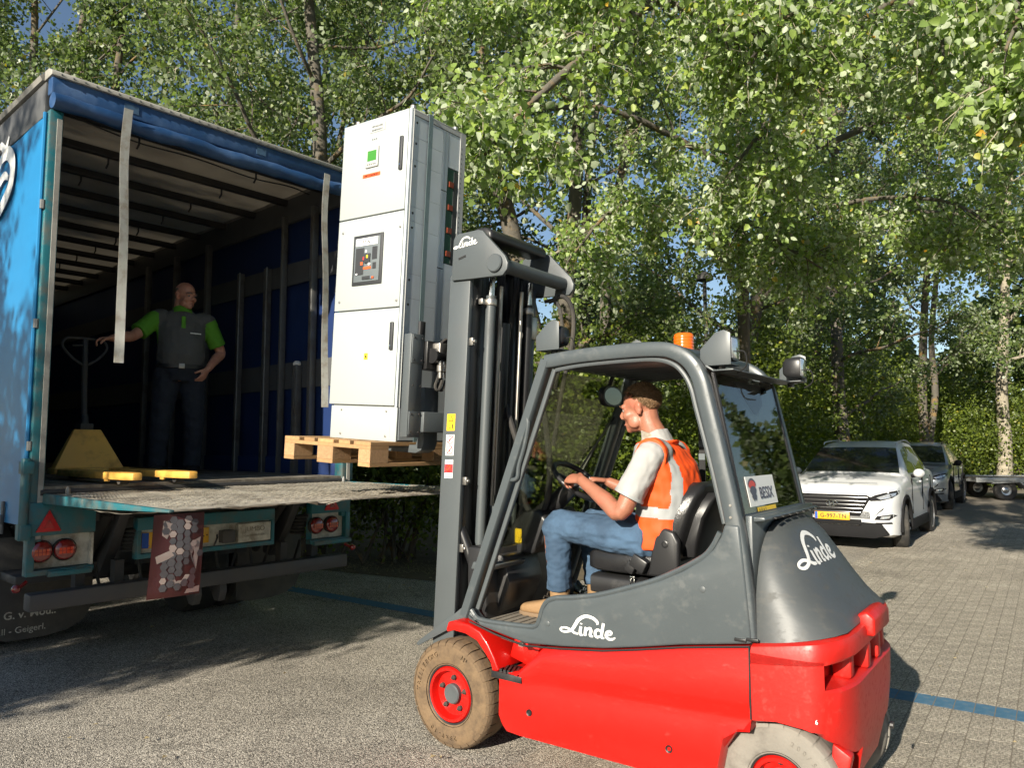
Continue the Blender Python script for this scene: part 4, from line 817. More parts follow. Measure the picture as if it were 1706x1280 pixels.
# ---- cab floor, dash, steering, seat
b = MB(); b.box(-.62, -.13, -.45, .46, .64, .672); b.build('cab_floor', 'floor_mat', fork, bev=.006)
for k in range(9): c = MB(); c.box(-.60 + k * .05, -.585 + k * .05, -.1, .45, .672, .677); c.build('floor_rib', 'floor_mat', fork, smooth=0)
b = MB(); b.box(-1.58, -.62, -.45, .458, .60, .80); b.build('seat_deck', 'floor_mat', fork, bev=.02)
b = MB(); b.box(-.16, -.02, -.45, .44, .64, 1.05); b.build('front_bulkhead', 'black_plastic', fork, bev=.02)
b = MB(); b.prism([(-.04, .66), (-.16, .68), (-.24, .86), (-.20, 1.0), (-.04, 1.02)], .02, .34, 'y'); b.build('leg_shield', 'black_plastic', fork, bev=.015)
b = MB(); b.prism([(-.06, .93), (-.22, .94), (-.24, .97), (-.08, .975)], .18, .46, 'y'); b.build('dash_shelf', 'mast_grey', fork, bev=.01)
b = MB(); b.prism([(-.045, 1.02), (-.10, .985), (-.26, .99), (-.375, 1.10), (-.385, 1.17), (-.31, 1.245), (-.21, 1.235), (-.12, 1.16)], -.20, .165, 'y'); da = b.build('dash_console', 'black_plastic', fork, bev=.022, seg=3)
b = MB(); b.box(-.195, -.15, .1655, .168, 1.05, 1.13); q = b.build('dash_sticker', 'yellow_sticker', da, smooth=0)
b = MB(); b.text('⚠', (-.17, .1685, 1.06), (-1, 0, 0), (0, 0, 1), .05); 
b.build('sticker_print', 'black_text', q, smooth=0)
b = MB(); b.cbox((-.355, .09, 1.195), (.012, .09, .075), 0, R(-42)); b.build('display', 'lamp_red', da, bev=.003)
b = MB(); b.tube([(-.22, .02, 1.18), (-.40, .02, 1.335), (-.455, .02, 1.375)], [.065, .05, .04], 12); sc_ = b.build('steering_column', 'black_plastic', fork)
wc = Vector((-.49, .04, 1.405)); ax = Vector((-.62, 0, .78)).normalized(); e1 = Vector((0, 1, 0)); e2 = ax.cross(e1).normalized()
rim = [wc + (e1 * math.cos(2 * math.pi * i / 36) + e2 * math.sin(2 * math.pi * i / 36)) * .155 for i in range(37)]
b = MB(); b.tube(rim, .0155, 10, False); stw = b.build('steering_wheel', 'black_plastic', fork, smooth=180)
b = MB()
for a in (90, 210, 330): b.tube([wc - ax * .02, wc + (e1 * math.cos(R(a)) + e2 * math.sin(R(a))) * .155], .010, 8)
b.lathe([(.035, -.01), (.035, .012), (.02, .016)], tuple(wc - ax * .02), 'z', 14); b.build('wheel_spokes', 'black_plastic', stw)
b = MB(); b.cbox((-.33, .05, .70), (.09, .12, .012), 0, R(-35)); b.cbox((-.30, -.12, .70), (.09, .08, .012), 0, R(-35)); b.build('pedals', 'black_plastic', fork, bev=.003)
# seat
def rbox(mb, rings): mb.loft(rings)
def seat_ring(x, y0, y1, z0, z1, k=.3):
    pts = []; yc, zc, hy, hz = (y0 + y1) / 2, (z0 + z1) / 2, (y1 - y0) / 2, (z1 - z0) / 2
    for i in range(24):
        a = 2 * math.pi * i / 24; pts.append((x, yc + hy * math.copysign(abs(math.cos(a)) ** k, math.cos(a)), zc + hz * math.copysign(abs(math.sin(a)) ** k, math.sin(a))))
    return pts
b = MB(); b.loft([seat_ring(-.675, -.14, .20, .875, .925), seat_ring(-.69, -.20, .245, .845, .945), seat_ring(-.9, -.21, .25, .83, .945), seat_ring(-1.16, -.21, .25, .83, .94)]); b.build('seat_suspension', 'black_plastic', fork, smooth=50)
b = MB(); b.loft([seat_ring(-.655, -.15, .16, 1.0, 1.03), seat_ring(-.67, -.21, .215, .965, 1.055), seat_ring(-.72, -.235, .24, .955, 1.08), seat_ring(-.86, -.24, .245, .955, 1.065), seat_ring(-1.06, -.24, .245, .955, 1.075), seat_ring(-1.12, -.22, .225, .965, 1.07)]); b.build('seat_cushion', 'seat_vinyl', fork, smooth=50)
def back_ring(z, xc, d, hw, k=.42):
    pts = []
    for i in range(24):
        a = 2 * math.pi * i / 24; cx, sy = math.cos(a), math.sin(a)
        x = xc + d * math.copysign(abs(cx) ** k, cx); y = hw * math.copysign(abs(sy) ** k, sy)
        if cx > 0: x += .035 * (abs(y) / hw) ** 2
        pts.append((x, y, z))
    return pts
b = MB(); b.loft([back_ring(1.03, -1.10, .04, .19), back_ring(1.07, -1.115, .055, .225), back_ring(1.16, -1.135, .065, .24), back_ring(1.27, -1.175, .062, .235), back_ring(1.35, -1.21, .056, .21), back_ring(1.40, -1.232, .045, .17), back_ring(1.42, -1.243, .022, .12)]); sbk = b.build('seat_back', 'seat_vinyl', fork, smooth=60)
b = MB(); b.loft([[(x - .075, y * .75, z) for x, y, z in back_ring(zz, xx, .03, hh)] for zz, xx, hh in ((1.06, -1.12, .2), (1.12, -1.135, .225), (1.25, -1.17, .22), (1.33, -1.205, .18), (1.37, -1.22, .12))]); b.build('seat_back_shell', 'black_plastic', sbk, smooth=50)
b = MB(); b.prism([(-1.03, .97), (-1.15, .97), (-1.19, 1.02), (-1.195, 1.14), (-1.17, 1.19), (-1.12, 1.205), (-1.075, 1.18), (-1.05, 1.08)], .235, .275, 'y'); sh = b.build('seat_hinge_cover', 'black_plastic', fork, bev=.014, seg=3)
b = MB(); b.lathe([(.018, 0), (.018, .004), (.012, .006), (.010, .003)], (-1.125, .275, 1.13), 'y', 14); b.build('hinge_cap', 'black_plastic', sh)
b = MB(); b.cbox((-.985, .262, 1.025), (.085, .055, .065), 0, R(-28)); b.cbox((-.935, .26, 1.0), (.05, .035, .055), 0, R(-28)); bl = b.build('belt_retractor', 'black_plastic', fork, bev=.008)
b = MB(); b.box(-.955, -.930, .262, .267, .945, .958); b.box(-.955, -.949, .262, .267, .915, .945); b.box(-.936, -.930, .262, .267, .915, .945); b.box(-.955, -.93, .262, .267, .908, .915); b.build('belt_tongue', 'chrome', bl, bev=.001)
# ---- front wheels
def lug_mesh(Rw, r0, w0, w1, da):
    a = da / 2; V = []
    for (r, y) in ((r0, w0), (Rw, w0 - .012), (Rw + .002, w1), (r0, w1)):
        for s in (-1, 1): V.append((r * math.sin(s * a), y, r * math.cos(s * a)))
    m = MB(); m.add(V, [(0, 1, 3, 2), (2, 3, 5, 4), (4, 5, 7, 6), (0, 2, 4, 6), (1, 7, 5, 3), (6, 7, 1, 0)]); return m
def wheel(name_, x, yo, sg, Rw, wd_, rr_, tm, n_lug, texts, z=None, nb=5):
    z = z or Rw; c = (x, yo, z)
    def Y(d): return -sg * d          # depth from the outer face inward
    b = MB(); b.lathe([(rr_, Y(.03)), (rr_ + .004, Y(.008)), (rr_ + .02, Y(.004)), (Rw * .72, Y(-.002)), (Rw * .86, Y(.002)), (Rw * .93, Y(.010)), (Rw * .975, Y(.03)), (Rw * .978, Y(wd_ - .03)), (Rw * .93, Y(wd_ - .01)), (Rw * .8, Y(wd_)), (rr_, Y(wd_ - .02))], c, 'y', 56, cap=False)
    t = b.build('wheel', tm, fork, smooth=50)
    lm = lug_mesh(Rw, Rw * .90, sg * 0, 0, 1); 
    a = 2 * math.pi / n_lug * .87
    V = []; 
    prof = ((Rw * .90, Y(.0035)), (Rw * .955, Y(.010)), (Rw * .992, Y(.026)), (Rw, Y(.045)), (Rw, Y(wd_ * .42)), (Rw * .95, Y(wd_ * .42)))
    for r, y in prof:
        for s in (-.5, 0, .5): V.append((r * math.sin(s * a), y, r * math.cos(s * a)))
    m = MB(); m.add(V, [(3 * i + j, 3 * i + j + 1, 3 * i + j + 4, 3 * i + j + 3) for i in range(5) for j in range(2)] + [tuple(3 * i for i in range(6))[::-1], tuple(3 * i + 2 for i in range(6))])
    o0 = m.build('tread_lug', tm, t, smooth=30); o0.location = c
    for k in range(1, n_lug):
        o = bpy.data.objects.new('tread_lug', o0.data); COL.objects.link(o); o.parent = t; o.location = c; o.rotation_euler = (0, 2 * math.pi * k / n_lug, 0)
    b = MB(); b.lathe([(rr_ + .012, Y(.0)), (rr_ + .012, Y(.006)), (rr_ - .004, Y(.012)), (rr_ - .006, Y(.05))], c, 'y', 40, cap=False); b.build('rim_ring', 'black_plastic', t, smooth=50)
    b = MB(); b.lathe([(rr_ - .004, Y(.02)), (rr_ - .012, Y(.004)), (rr_ - .026, Y(.004)), (rr_ - .036, Y(.045)), (rr_ * .4, Y(.050)), (.05, Y(.046))], c, 'y', 40, cap=False); rm = b.build('rim', 'fork_red', t, smooth=40)
    b = MB(); b.lathe([(.052, Y(.05)), (.052, Y(.024)), (.046, Y(.018)), (.03, Y(.020)), (.005, Y(.021))], c, 'y', 24); b.build('hub_cap', 'mast_grey', rm)
    for k in range(nb):
        a_ = 2 * math.pi * k / nb + .35; bx, bz = x + .083 * math.cos(a_), z + .083 * math.sin(a_)
        b = MB(); b.lathe([(.014, Y(.052)), (.014, Y(.032)), (.012, Y(.030)), (.007, Y(.022)), (.003, Y(.016))], (bx, yo, bz), 'y', 8); b.build('wheel_bolt', 'dark_steel', rm, smooth=30)
    for txt, rad, a0, da, sz in texts:
        b = MB()
        for i, ch in enumerate(txt):
            aa = R(a0) - R(da) * i
            # angle measured from the up direction, positive towards the front (x+), letters outward
            rad_d = Vector((math.sin(aa), 0, math.cos(aa))); tan = Vector((-math.cos(aa) * 1, 0, math.sin(aa))) * sg
            b.text(ch, Vector(c) + rad_d * rad + Vector((0, -Y(.0) + sg * .0032, 0)) - tan * sz * .3, tan, rad_d, sz, ext=.0015)
        b.build('sidewall_lettering', tm, t, smooth=0)
    return t
wheel('w', 0.0, .56, 1, .28, .21, .150, 'tyre_tan', 30, [('TRELLEBORG', .205, 90, 7.2, .036), ('M²', .215, -25, 8, .036), ('23x9-10', .205, 193, 7.5, .032)])
wheel('w', 0.0, -.56, -1, .28, .21, .150, 'tyre_tan', 30, [])
wheel('w', -1.70, .49, 1, .245, .18, .115, 'tyre_grey', 24, [('200/50-10', .175, -20, 8, .026)])
wheel('w', -1.70, -.49, -1, .245, .18, .115, 'tyre_grey', 24, [])
b = MB(); b.tube([(0, -.36, .28), (0, .36, .28)], .09, 14); b.box(-.2, .12, -.34, .34, .16, .42); b.build('drive_axle', 'dark_steel', fork)
b = MB(); b.tube([(-1.7, -.33, .245), (-1.7, .33, .245)], .06, 12); b.build('steer_axle', 'dark_steel', fork)
b = MB(); b.prism([(-1.93, .22), (-1.97, .40), (-1.90, .44), (-1.88, .24)], .38, .44, 'y'); b.build('wheel_arch_brace', 'fork_red_dusty', fork, bev=.01)
# ---- mast, tilted back a little
def X(z, u=0.0): return .296 - .0553 * (z - .3) - u
def mbox(mb, u0, u1, y0, y1, z0, z1):
    V = [(X(z, u), y, z) for z in (z0, z1) for y in (y0, y1) for u in (u1, u0)]
    mb.add(V, [(0, 2, 3, 1), (4, 5, 7, 6), (0, 1, 5, 4), (2, 6, 7, 3), (0, 4, 6, 2), (1, 3, 7, 5)]); return mb
for sg in (1, -1):
    sh_y = 0 if sg > 0 else .095
    def yy(a, c): return (sg * a, sg * c) if sg > 0 else (sg * c + sh_y, sg * a + sh_y)
    b = MB(); mbox(b, 0, .155, *yy(.345, .38), .14, 2.60); om = b.build('outer_mast_channel', 'mast_grey', fork, bev=.004)
    b = MB(); mbox(b, .125, .154, *yy(.27, .345), .16, 2.58); mbox(b, .001, .03, *yy(.27, .345), .16, 2.58); b.build('channel_flange', 'black_steel' if sg > 0 else 'steel_bright', om, bev=.003)
    b = MB(); mbox(b, .035, .12, *yy(.235, .262), .3, 2.74); mbox(b, .036, .055, *yy(.19, .235), .3, 2.74); mbox(b, .10, .119, *yy(.19, .235), .3, 2.74); b.build('inner_mast_channel', 'black_steel', fork, bev=.003)
    # cap plate
    cap = [(.128, 2.80), (.118, 2.822), (.09, 2.835), (-.055, 2.835), (-.09, 2.825), (-.12, 2.79), (-.25, 2.655), (-.27, 2.61), (-.265, 2.575), (-.235, 2.545), (-.02, 2.555), (.143, 2.565)]
    b = MB(); b.prism(cap, sg * .375 + sh_y, sg * .40 + sh_y, 'y'); cp = b.build('mast_head_plate', 'mast_grey', fork, bev=.004)
    b = MB(); b.lathe([(.052, 0), (.052, .012), (.046, .018)] if sg > 0 else [(.052, 0), (.052, -.012), (.046, -.018)], (-.185, sg * .40 + sh_y, 2.62), 'y', 22); b.build('pin_cap', 'mast_grey', cp)
    if sg > 0:
        b = MB(); script_logo(b, (.124, .4005, 2.745), (-1, 0, .06), (0.05, 0, 1), .047, .0012); b.build('maker_script', 'white_print', cp, smooth=0)
        b = MB(); b.cbox((.06, .4005, 2.69), (.055, .004, .012), 0, R(12)); b.build('plate_slot', 'black_text', cp, smooth=0)
        # safety stickers
        def st(z0, z1, m, u0=.030, u1=.092, dy=.0008):
            q = MB(); V = [(X(z0, u1), .38 + dy, z0), (X(z0, u0), .38 + dy, z0), (X(z1, u0), .38 + dy, z1), (X(z1, u1), .38 + dy, z1)]; q.add(V, [(0, 1, 2, 3)]); return q.build('safety_sticker', m, om, smooth=0)
        def deco(par, m, f): q = MB(); f(q); q.build('sticker_print', m, par, smooth=0)
        y1 = st(1.688, 1.785, 'yellow_sticker')
        def pt(u, z, d=.0016): return (X(z, u), .38 + d, z)
        deco(y1, 'black_text', lambda q: (q.add([pt(.04, 1.742), pt(.082, 1.742), pt(.061, 1.776)], [(0, 1, 2)]), q.add([pt(.07, 1.70), pt(.078, 1.70), pt(.078, 1.725), pt(.07, 1.725)], [(0, 1, 2, 3)]), q.add([pt(.044, 1.70), pt(.062, 1.70), pt(.062, 1.705), pt(.044, 1.705)], [(0, 1, 2, 3)])))
        deco(y1, 'yellow_sticker', lambda q: q.add([pt(.047, 1.746, .002), pt(.075, 1.746, .002), pt(.061, 1.769, .002)], [(0, 1, 2)]))
        w1 = st(1.545, 1.665, 'white_sticker')
        def ring(q, u, z, r, r2):
            n = 20; q.add([pt(u + r * math.cos(2 * math.pi * i / n), z + r * math.sin(2 * math.pi * i / n)) for i in range(n)] + [pt(u + r2 * math.cos(2 * math.pi * i / n), z + r2 * math.sin(2 * math.pi * i / n)) for i in range(n)], [(i, (i + 1) % n, (i + 1) % n + n, i + n) for i in range(n)])
            q.add([pt(u - .7 * r, z - .55 * r, .0018), pt(u - .55 * r, z - .7 * r, .0018), pt(u + .7 * r, z + .55 * r, .0018), pt(u + .55 * r, z + .7 * r, .0018)], [(0, 1, 2, 3)])
        deco(w1, 'red_sticker', lambda q: (ring(q, .061, 1.636, .026, .021), ring(q, .061, 1.576, .026, .021)))
        deco(w1, 'black_text', lambda q: [q.add([pt(.061 - .012 + k * .009, z + .003 * k - .01, .0014), pt(.061 - .006 + k * .009, z - .012, .0014), pt(.061 - .002 + k * .007, z + .012, .0014)], [(0, 1, 2)]) for z in (1.636, 1.576) for k in (0, 1)])
        r1 = st(1.415, 1.52, 'white_sticker'); deco(r1, 'red_sticker', lambda q: q.add([pt(.031, 1.445), pt(.091, 1.445), pt(.091, 1.495), pt(.031, 1.495)], [(0, 1, 2, 3)]))
        deco(r1, 'label_orange', lambda q: ring(q, .061, 1.47, .020, .012))
        deco(r1, 'red_sticker', lambda q: [q.add([pt(.042, z, .0012), pt(.08, z, .0012), pt(.08, z + .004, .0012), pt(.042, z + .004, .0012)], [(0, 1, 2, 3)]) for z in (1.505, 1.428, 1.421)])
        for z in (2.20, 1.40, 1.02):
            q = MB(); q.cbox((X(z, .165), .352, z), (.03, .02, .045)); q.lathe([(.012, 0), (.012, -.02)], (X(z, .175), .352, z), 'x', 8); q.build('channel_bolt', 'steel_bright', om, bev=.003)
b = MB(); b.tube([(-.185, -.295, 2.62), (-.185, .39, 2.62)], .042, 18); b.build('mast_cross_tube', 'mast_grey', fork)
b = MB(); b.prism([(.05, 2.80), (.05, 2.85), (.02, 2.875), (-.06, 2.87), (-.10, 2.84), (-.10, 2.79)], -.24, .33, 'y'); b.build('mast_top_cover', 'black_plastic', fork, bev=.018, seg=3)
for mu0, mu1, mz0, mz1 in ((.03, .13, 2.66, 2.74), (.06, .13, .35, .45), (.04, .10, 1.15, 1.22)): b = MB(); mbox(b, mu0, mu1, -.20, .29, mz0, mz1); b.build('mast_cross_member', 'black_steel', fork, bev=.006)
for sg in (1, -1):
    b = MB(); mbox(b, .05, .11, *sorted((sg * .085 + .045, sg * .165 + .045)), .32, 2.66); b.build('inner_mast_web', 'black_steel', fork, bev=.004)
b = MB(); b.tube([(X(.4, .13), .02, .4), (X(2.35, .13), .02, 2.35)], .05, 16); b.build('free_lift_cylinder', 'black_steel', fork)
b = MB(); mbox(b, .02, .03, -.21, .30, .5, 2.6); b.build('mast_guard_pane', 'black_steel', fork)
# lift cylinders, chains, hoses
for sg in (1, -1):
    y = sg * .235 + (0 if sg > 0 else .095)
    b = MB(); b.tube([(X(.30, .20), y, .30), (X(2.48, .20), y, 2.48)], .030, 16); cy_ = b.build('lift_cylinder', 'mast_grey' if sg > 0 else 'black_steel', fork)
    b = MB(); b.tube([(X(2.48, .20), y, 2.48), (X(2.62, .20), y, 2.62)], .020, 12); b.build('cylinder_rod', 'chrome', cy_)
    b = MB(); b.lathe([(.036, -.02), (.036, .02)], (X(2.44, .20), y, 2.44), 'z', 16); b.cbox((X(2.44, .18), y + sg * .045, 2.44), (.03, .06, .035)); b.build('cylinder_clamp', 'steel_bright', cy_, bev=.004)
    b = MB(); b.tube([(X(.95, .205), y - sg * .085, .95), (X(2.55, .205), y - sg * .085, 2.55)], .013, 8); b.build('chain_rod', 'steel_bright', fork)
    b = MB(); b.tube([(X(.5, .215), y - sg * .085, .5), (X(1.25, .215), y - sg * .085, 1.25)], .021, 10); b.build('rod_sleeve', 'mast_grey', fork)
for k, y in enumerate((.10, .085, .07, .055, -.06, -.075, -.09, -.16, -.175)):
    b = MB(); b.tube(smoothpts([(X(2.72, .09), y, 2.72), (X(2.62, .14 + .01 * (k % 3)), y, 2.62), (X(2.3, .12), y + .005, 2.3), (X(1.6, .11 + .008 * (k % 2)), y, 1.6), (X(.8, .12), y, .8)], 6), .010 if k < 7 else .014, 6); b.build('hydraulic_hose', 'rubber', fork)
for k in range(3):
    r = .10 - k * .022; b = MB(); b.tube([(X(2.70, .15) - r * .9 * math.sin(a) * .6, .13 - .10 * k * .3 + r * math.cos(a) * .9, 2.66 + r * math.sin(a)) for a in [math.pi * i / 12 for i in range(13)]], .011, 6); b.build('hose_loop', 'rubber', fork)
b = MB(); b.tube(smoothpts([(-.13, -.21, 2.50), (-.22, -.24, 2.53), (-.27, -.27, 2.44), (-.26, -.28, 2.25), (-.20, -.27, 2.0), (-.12, -.27, 1.6)], 6), .014, 8); b.build('hose_loop', 'rubber', fork)
b = MB(); b.tube(smoothpts([(-.12, -.18, 2.50), (-.18, -.20, 2.50), (-.22, -.21, 2.42), (-.22, -.22, 2.2), (-.17, -.22, 1.95)], 6), .012, 8); b.build('hose_loop', 'rubber', fork)
b = MB(); mbox(b, .16, .185, -.27, -.20, 2.28, 2.42); b.build('chain_anchor_plate', 'steel_bright', fork, bev=.004)
b = MB(); b.tube(smoothpts([(X(1.9, .14), .0, 1.9), (-.10, .03, 1.5), (-.14, .06, 1.28), (-.24, .09, 1.20), (-.32, .10, 1.28), (-.33, .08, 1.5), (-.27, .05, 1.8)], 6), .018, 8); b.build('hose_loop', 'rubber', fork)
# deflector arm at the fender
b = MB(); b.prism([(.02, .72), (.10, .66), (.37, .475), (.385, .455), (.37, .447), (.16, .56), (.02, .63)], .40, .412, 'y'); b.build('tilt_lever_arm', 'mast_grey', fork, bev=.003)
# ---- carriage with sideshift and forks
def U(z, d): return X(z) + d        # d metres in front of the mast face
def cbx(mb, d0, d1, y0, y1, z0, z1):
    V = [(U(z, d), y, z) for z in (z0, z1) for y in (y0, y1) for d in (d0, d1)]
    mb.add(V, [(0, 2, 3, 1), (4, 5, 7, 6), (0, 1, 5, 4), (2, 6, 7, 3), (0, 4, 6, 2), (1, 3, 7, 5)]); return mb
for sg in (1, -1):
    a, c = (.44, .545) if sg > 0 else (-.545, -.44)
    b = MB(); cbx(b, .13, .19, a, c, 1.65, 2.255); vb = b.build('carriage_side_bar', 'mast_grey', fork, bev=.006)
    for za, zb_ in ((2.08, 2.25), (1.665, 1.80)): b = MB(); cbx(b, .122, .13, a + .005, c - .005, za, zb_); b.build('bar_cap_plate', 'mast_grey', vb, bev=.003)
    for z in (2.10, 2.23, 1.68, 1.785, 1.95):
        for y in (a + .02, c - .02):
            b = MB(); b.lathe([(.006, 0), (.006, -.005)], (U(z, .122), y, z), 'x', 8); b.build('bar_bolt', 'dark_steel', vb)
b = MB(); cbx(b, .10, .17, -.44, .44, 1.68, 1.80); b.build('carriage_lower_beam', 'mast_grey', fork, bev=.006)
b = MB(); cbx(b, .10, .17, -.44, .44, 2.05, 2.22); b.build('carriage_upper_beam', 'black_steel', fork, bev=.006)
b = MB(); cbx(b, .05, .12, -.25, .25, 1.7, 2.2); b.build('carriage_plate', 'black_steel', fork, bev=.006)
b = MB(); b.tube([(U(2.13, .08), .42, 2.13), (U(2.13, .08), -.3, 2.13)], .045, 14); b.build('sideshift_cylinder', 'black_steel', fork)
b = MB(); b.cbox((U(2.15, .07), .36, 2.17), (.06, .07, .075)); vbk = b.build('valve_block', 'steel_bright', fork, bev=.004)
for y, z0 in ((.37, 2.14), (.22, 2.14), (.19, 2.14), (.34, 2.14)):
    b = MB(); b.lathe([(.016, 0), (.016, -.06), (.02, -.065), (.02, -.10), (.013, -.105), (.013, -.14)], (U(z0, .06), y, z0), 'z', 10); b.build('hydraulic_fitting', 'steel_bright', vbk)
for k, y in enumerate((.22, .19)):
    b = MB(); b.tube(smoothpts([(U(2.02, .05), y, 2.02), (U(1.9, .045), y + .005, 1.88), (U(1.8, .04), y - .04, 1.76), (U(1.75, .03), y - .14, 1.74), (U(1.8, .03), y - .2, 1.8)], 6), .017, 8); b.build('hydraulic_hose', 'rubber', fork)
for k, y in enumerate((.37, .34)):
    b = MB(); b.tube(smoothpts([(U(2.22, .07), y, 2.20), (U(2.25, .06), y - .05, 2.235), (U(2.23, .05), y - .13, 2.215), (U(2.15, .05), y - .15, 2.14)], 6), .009, 6); b.tube(smoothpts([(U(2.0, .06), y, 2.02), (U(1.95, .06), y + .03, 1.95), (U(1.93, .05), y + .01, 1.93), (U(1.98, .05), y - .02, 1.99)], 6), .009, 6); b.build('hydraulic_hose', 'rubber', fork)
FZ0 = 1.555
for y in (.32, -.32):
    b = MB(); zf = lambda x: FZ0 + .0553 * (x - .4)
    pr = [(.365, 1.95), (.405, 1.95), (.42, 1.66), (.44, zf(.44) + .05), (.52, zf(.52) + .045), (1.45, zf(1.45) + .018), (1.50, zf(1.5) + .008), (1.45, zf(1.45)), (.44, zf(.44)), (.395, zf(.4) + .018), (.375, zf(.375) + .06)]
    b.prism(pr, y - .06, y + .06, 'y'); b.build('fork_arm', 'mast_grey', fork, bev=.004)
b = MB(); b.box(-.06, .14, -.33, .33, .18, .5); b.build('mast_foot', 'mast_grey', fork, bev=.01)
b = MB(); b.tube([(-.10, .30, .62), (.13, .33, 1.15)], .03, 12); b.tube([(-.10, -.30, .62), (.13, -.33, 1.15)], .03, 12); b.build('tilt_cylinders', 'black_steel', fork)
# ---------------- pallet and switchgear cabinet (tilted back with the mast) ----------------
TILT = -math.atan(.0553)
def on_forks(o, x, y, z):
    o.rotation_mode = 'XYZ'
    o.matrix_world = Matrix.Translation(FLOC) @ FROT.to_4x4() @ Matrix.Translation((x, y, z)) @ Matrix.Rotation(TILT, 4, 'Y')
pallet = thing('wooden_pallet', 'wooden pallet carried high on the forklift forks under the cabinet', 'pallet')
on_forks(pallet, .50, .69, 1.478)
# local: x 0..0.8 away from the mast, y 0..-1.2, z 0..0.144
PM = {}
def pbox(nm, x0, x1, y0, y1, z0, z1, m):
    k = (nm, round(x1 - x0, 4), round(y1 - y0, 4), round(z1 - z0, 4))
    if k not in PM:
        b = MB(); b.box(-(x1 - x0) / 2, (x1 - x0) / 2, -(y1 - y0) / 2, (y1 - y0) / 2, -(z1 - z0) / 2, (z1 - z0) / 2); o = b.build(nm, m, pallet, bev=.002, seg=1, smooth=0); PM[k] = o.data
    else: o = bpy.data.objects.new(nm, PM[k]); COL.objects.link(o); o.parent = pallet
    o.location = ((x0 + x1) / 2, (y0 + y1) / 2, (z0 + z1) / 2); return o
for yb in (0, -.5275, -1.055):          # three lines of blocks along y
    for xb, w in ((0, .1), (.3275, .145), (.70, .1)):
        pbox('block', xb, xb + w, yb - .145, yb, .022, .100, 'pallet_block')
for xb, w in ((0, .1), (.3275, .145), (.70, .1)): pbox('bottom_board', xb, xb + w, -1.2, 0, 0, .022, 'pallet_wood')
for yb in (0, -.5275, -1.055): pbox('stringer_board', 0, .8, yb - .145, yb, .100, .122, 'pallet_wood')
for xb, w in ((0, .145), (.178, .10), (.3275, .145), (.505, .10), (.655, .145)): pbox('deck_board', xb, xb + w, -1.2, 0, .122, .144, 'pallet_wood')
CW_, CD, CH = .60, .50, 2.03
cab = thing('switchgear_cabinet', 'tall white electrical switchgear cabinet strapped upright on the raised pallet', 'cabinet')
on_forks(cab, .495, .50, 1.623)
# local: x 0..CW_ (front face length), y 0 front .. -CD back, z up.  Front face is y=0, right side face (towards the mast) is x=0
b = MB(); b.box(.004, CW_ - .004, -CD, -.022, .0, CH - .01); b.build('carcass', 'cabinet_grey', cab, bev=.003)
b = MB(); b.box(.0, CW_, -.022, -.008, .0, .205); pf = b.build('plinth_panel', 'cabinet_white', cab, bev=.002)
b = MB(); b.box(.055, .059, -.0078, -.007, .01, .2); b.build('plinth_joint', 'cabinet_grey', pf, smooth=0)
def screw(par, x, z, y=0.0, r=.008): s = MB(); s.lathe([(r, 0), (r, .003), (r * .6, .004)], (x, y, z), 'y', 10); s.build('screw', 'steel_bright', par)
for x, z in ((.09, .03), (.09, .18), (.50, .03), (.50, .18)): screw(pf, x, z, -.008, .007)
doors = []
for z0, z1 in ((.215, .805), (.813, 1.40), (1.408, 2.03)):
    b = MB(); b.box(.022, CW_ + .018, -.020, .0, z0, z1); doors.append(b.build('door', 'cabinet_white', cab, bev=.004))
    for k in (0, 1):
        h = MB(); h.box(CW_ + .018, CW_ + .026, -.018, -.004, z0 + .12 + k * (z1 - z0 - .28), z0 + .16 + k * (z1 - z0 - .28)); h.build('door_hinge', 'dark_steel', doors[-1])
b = MB(); b.box(.0, .018, -.020, -.002, .205, CH); b.build('corner_profile', 'galvanised', cab, bev=.002)
for d, z0, z1 in ((doors[0], .55, .72), (doors[2], 1.62, 1.90)):
    b = MB(); zc = (z0 + z1) / 2; L_ = .17 if d is doors[0] else .21
    b.box(.055, .083, .0, .012, zc - L_ / 2, zc + L_ / 2); h = b.build('swing_handle', 'panel_dark', d, bev=.005)
    s = MB(); s.lathe([(.006, 0), (.006, .003)], (.069, .012, zc - L_ * .35), 'y', 8); s.build('lock', 'chrome', h)
for x, z in ((.045, .85), (.57, .87), (.045, 1.30), (.57, 1.32)): screw(doors[1], x, z)
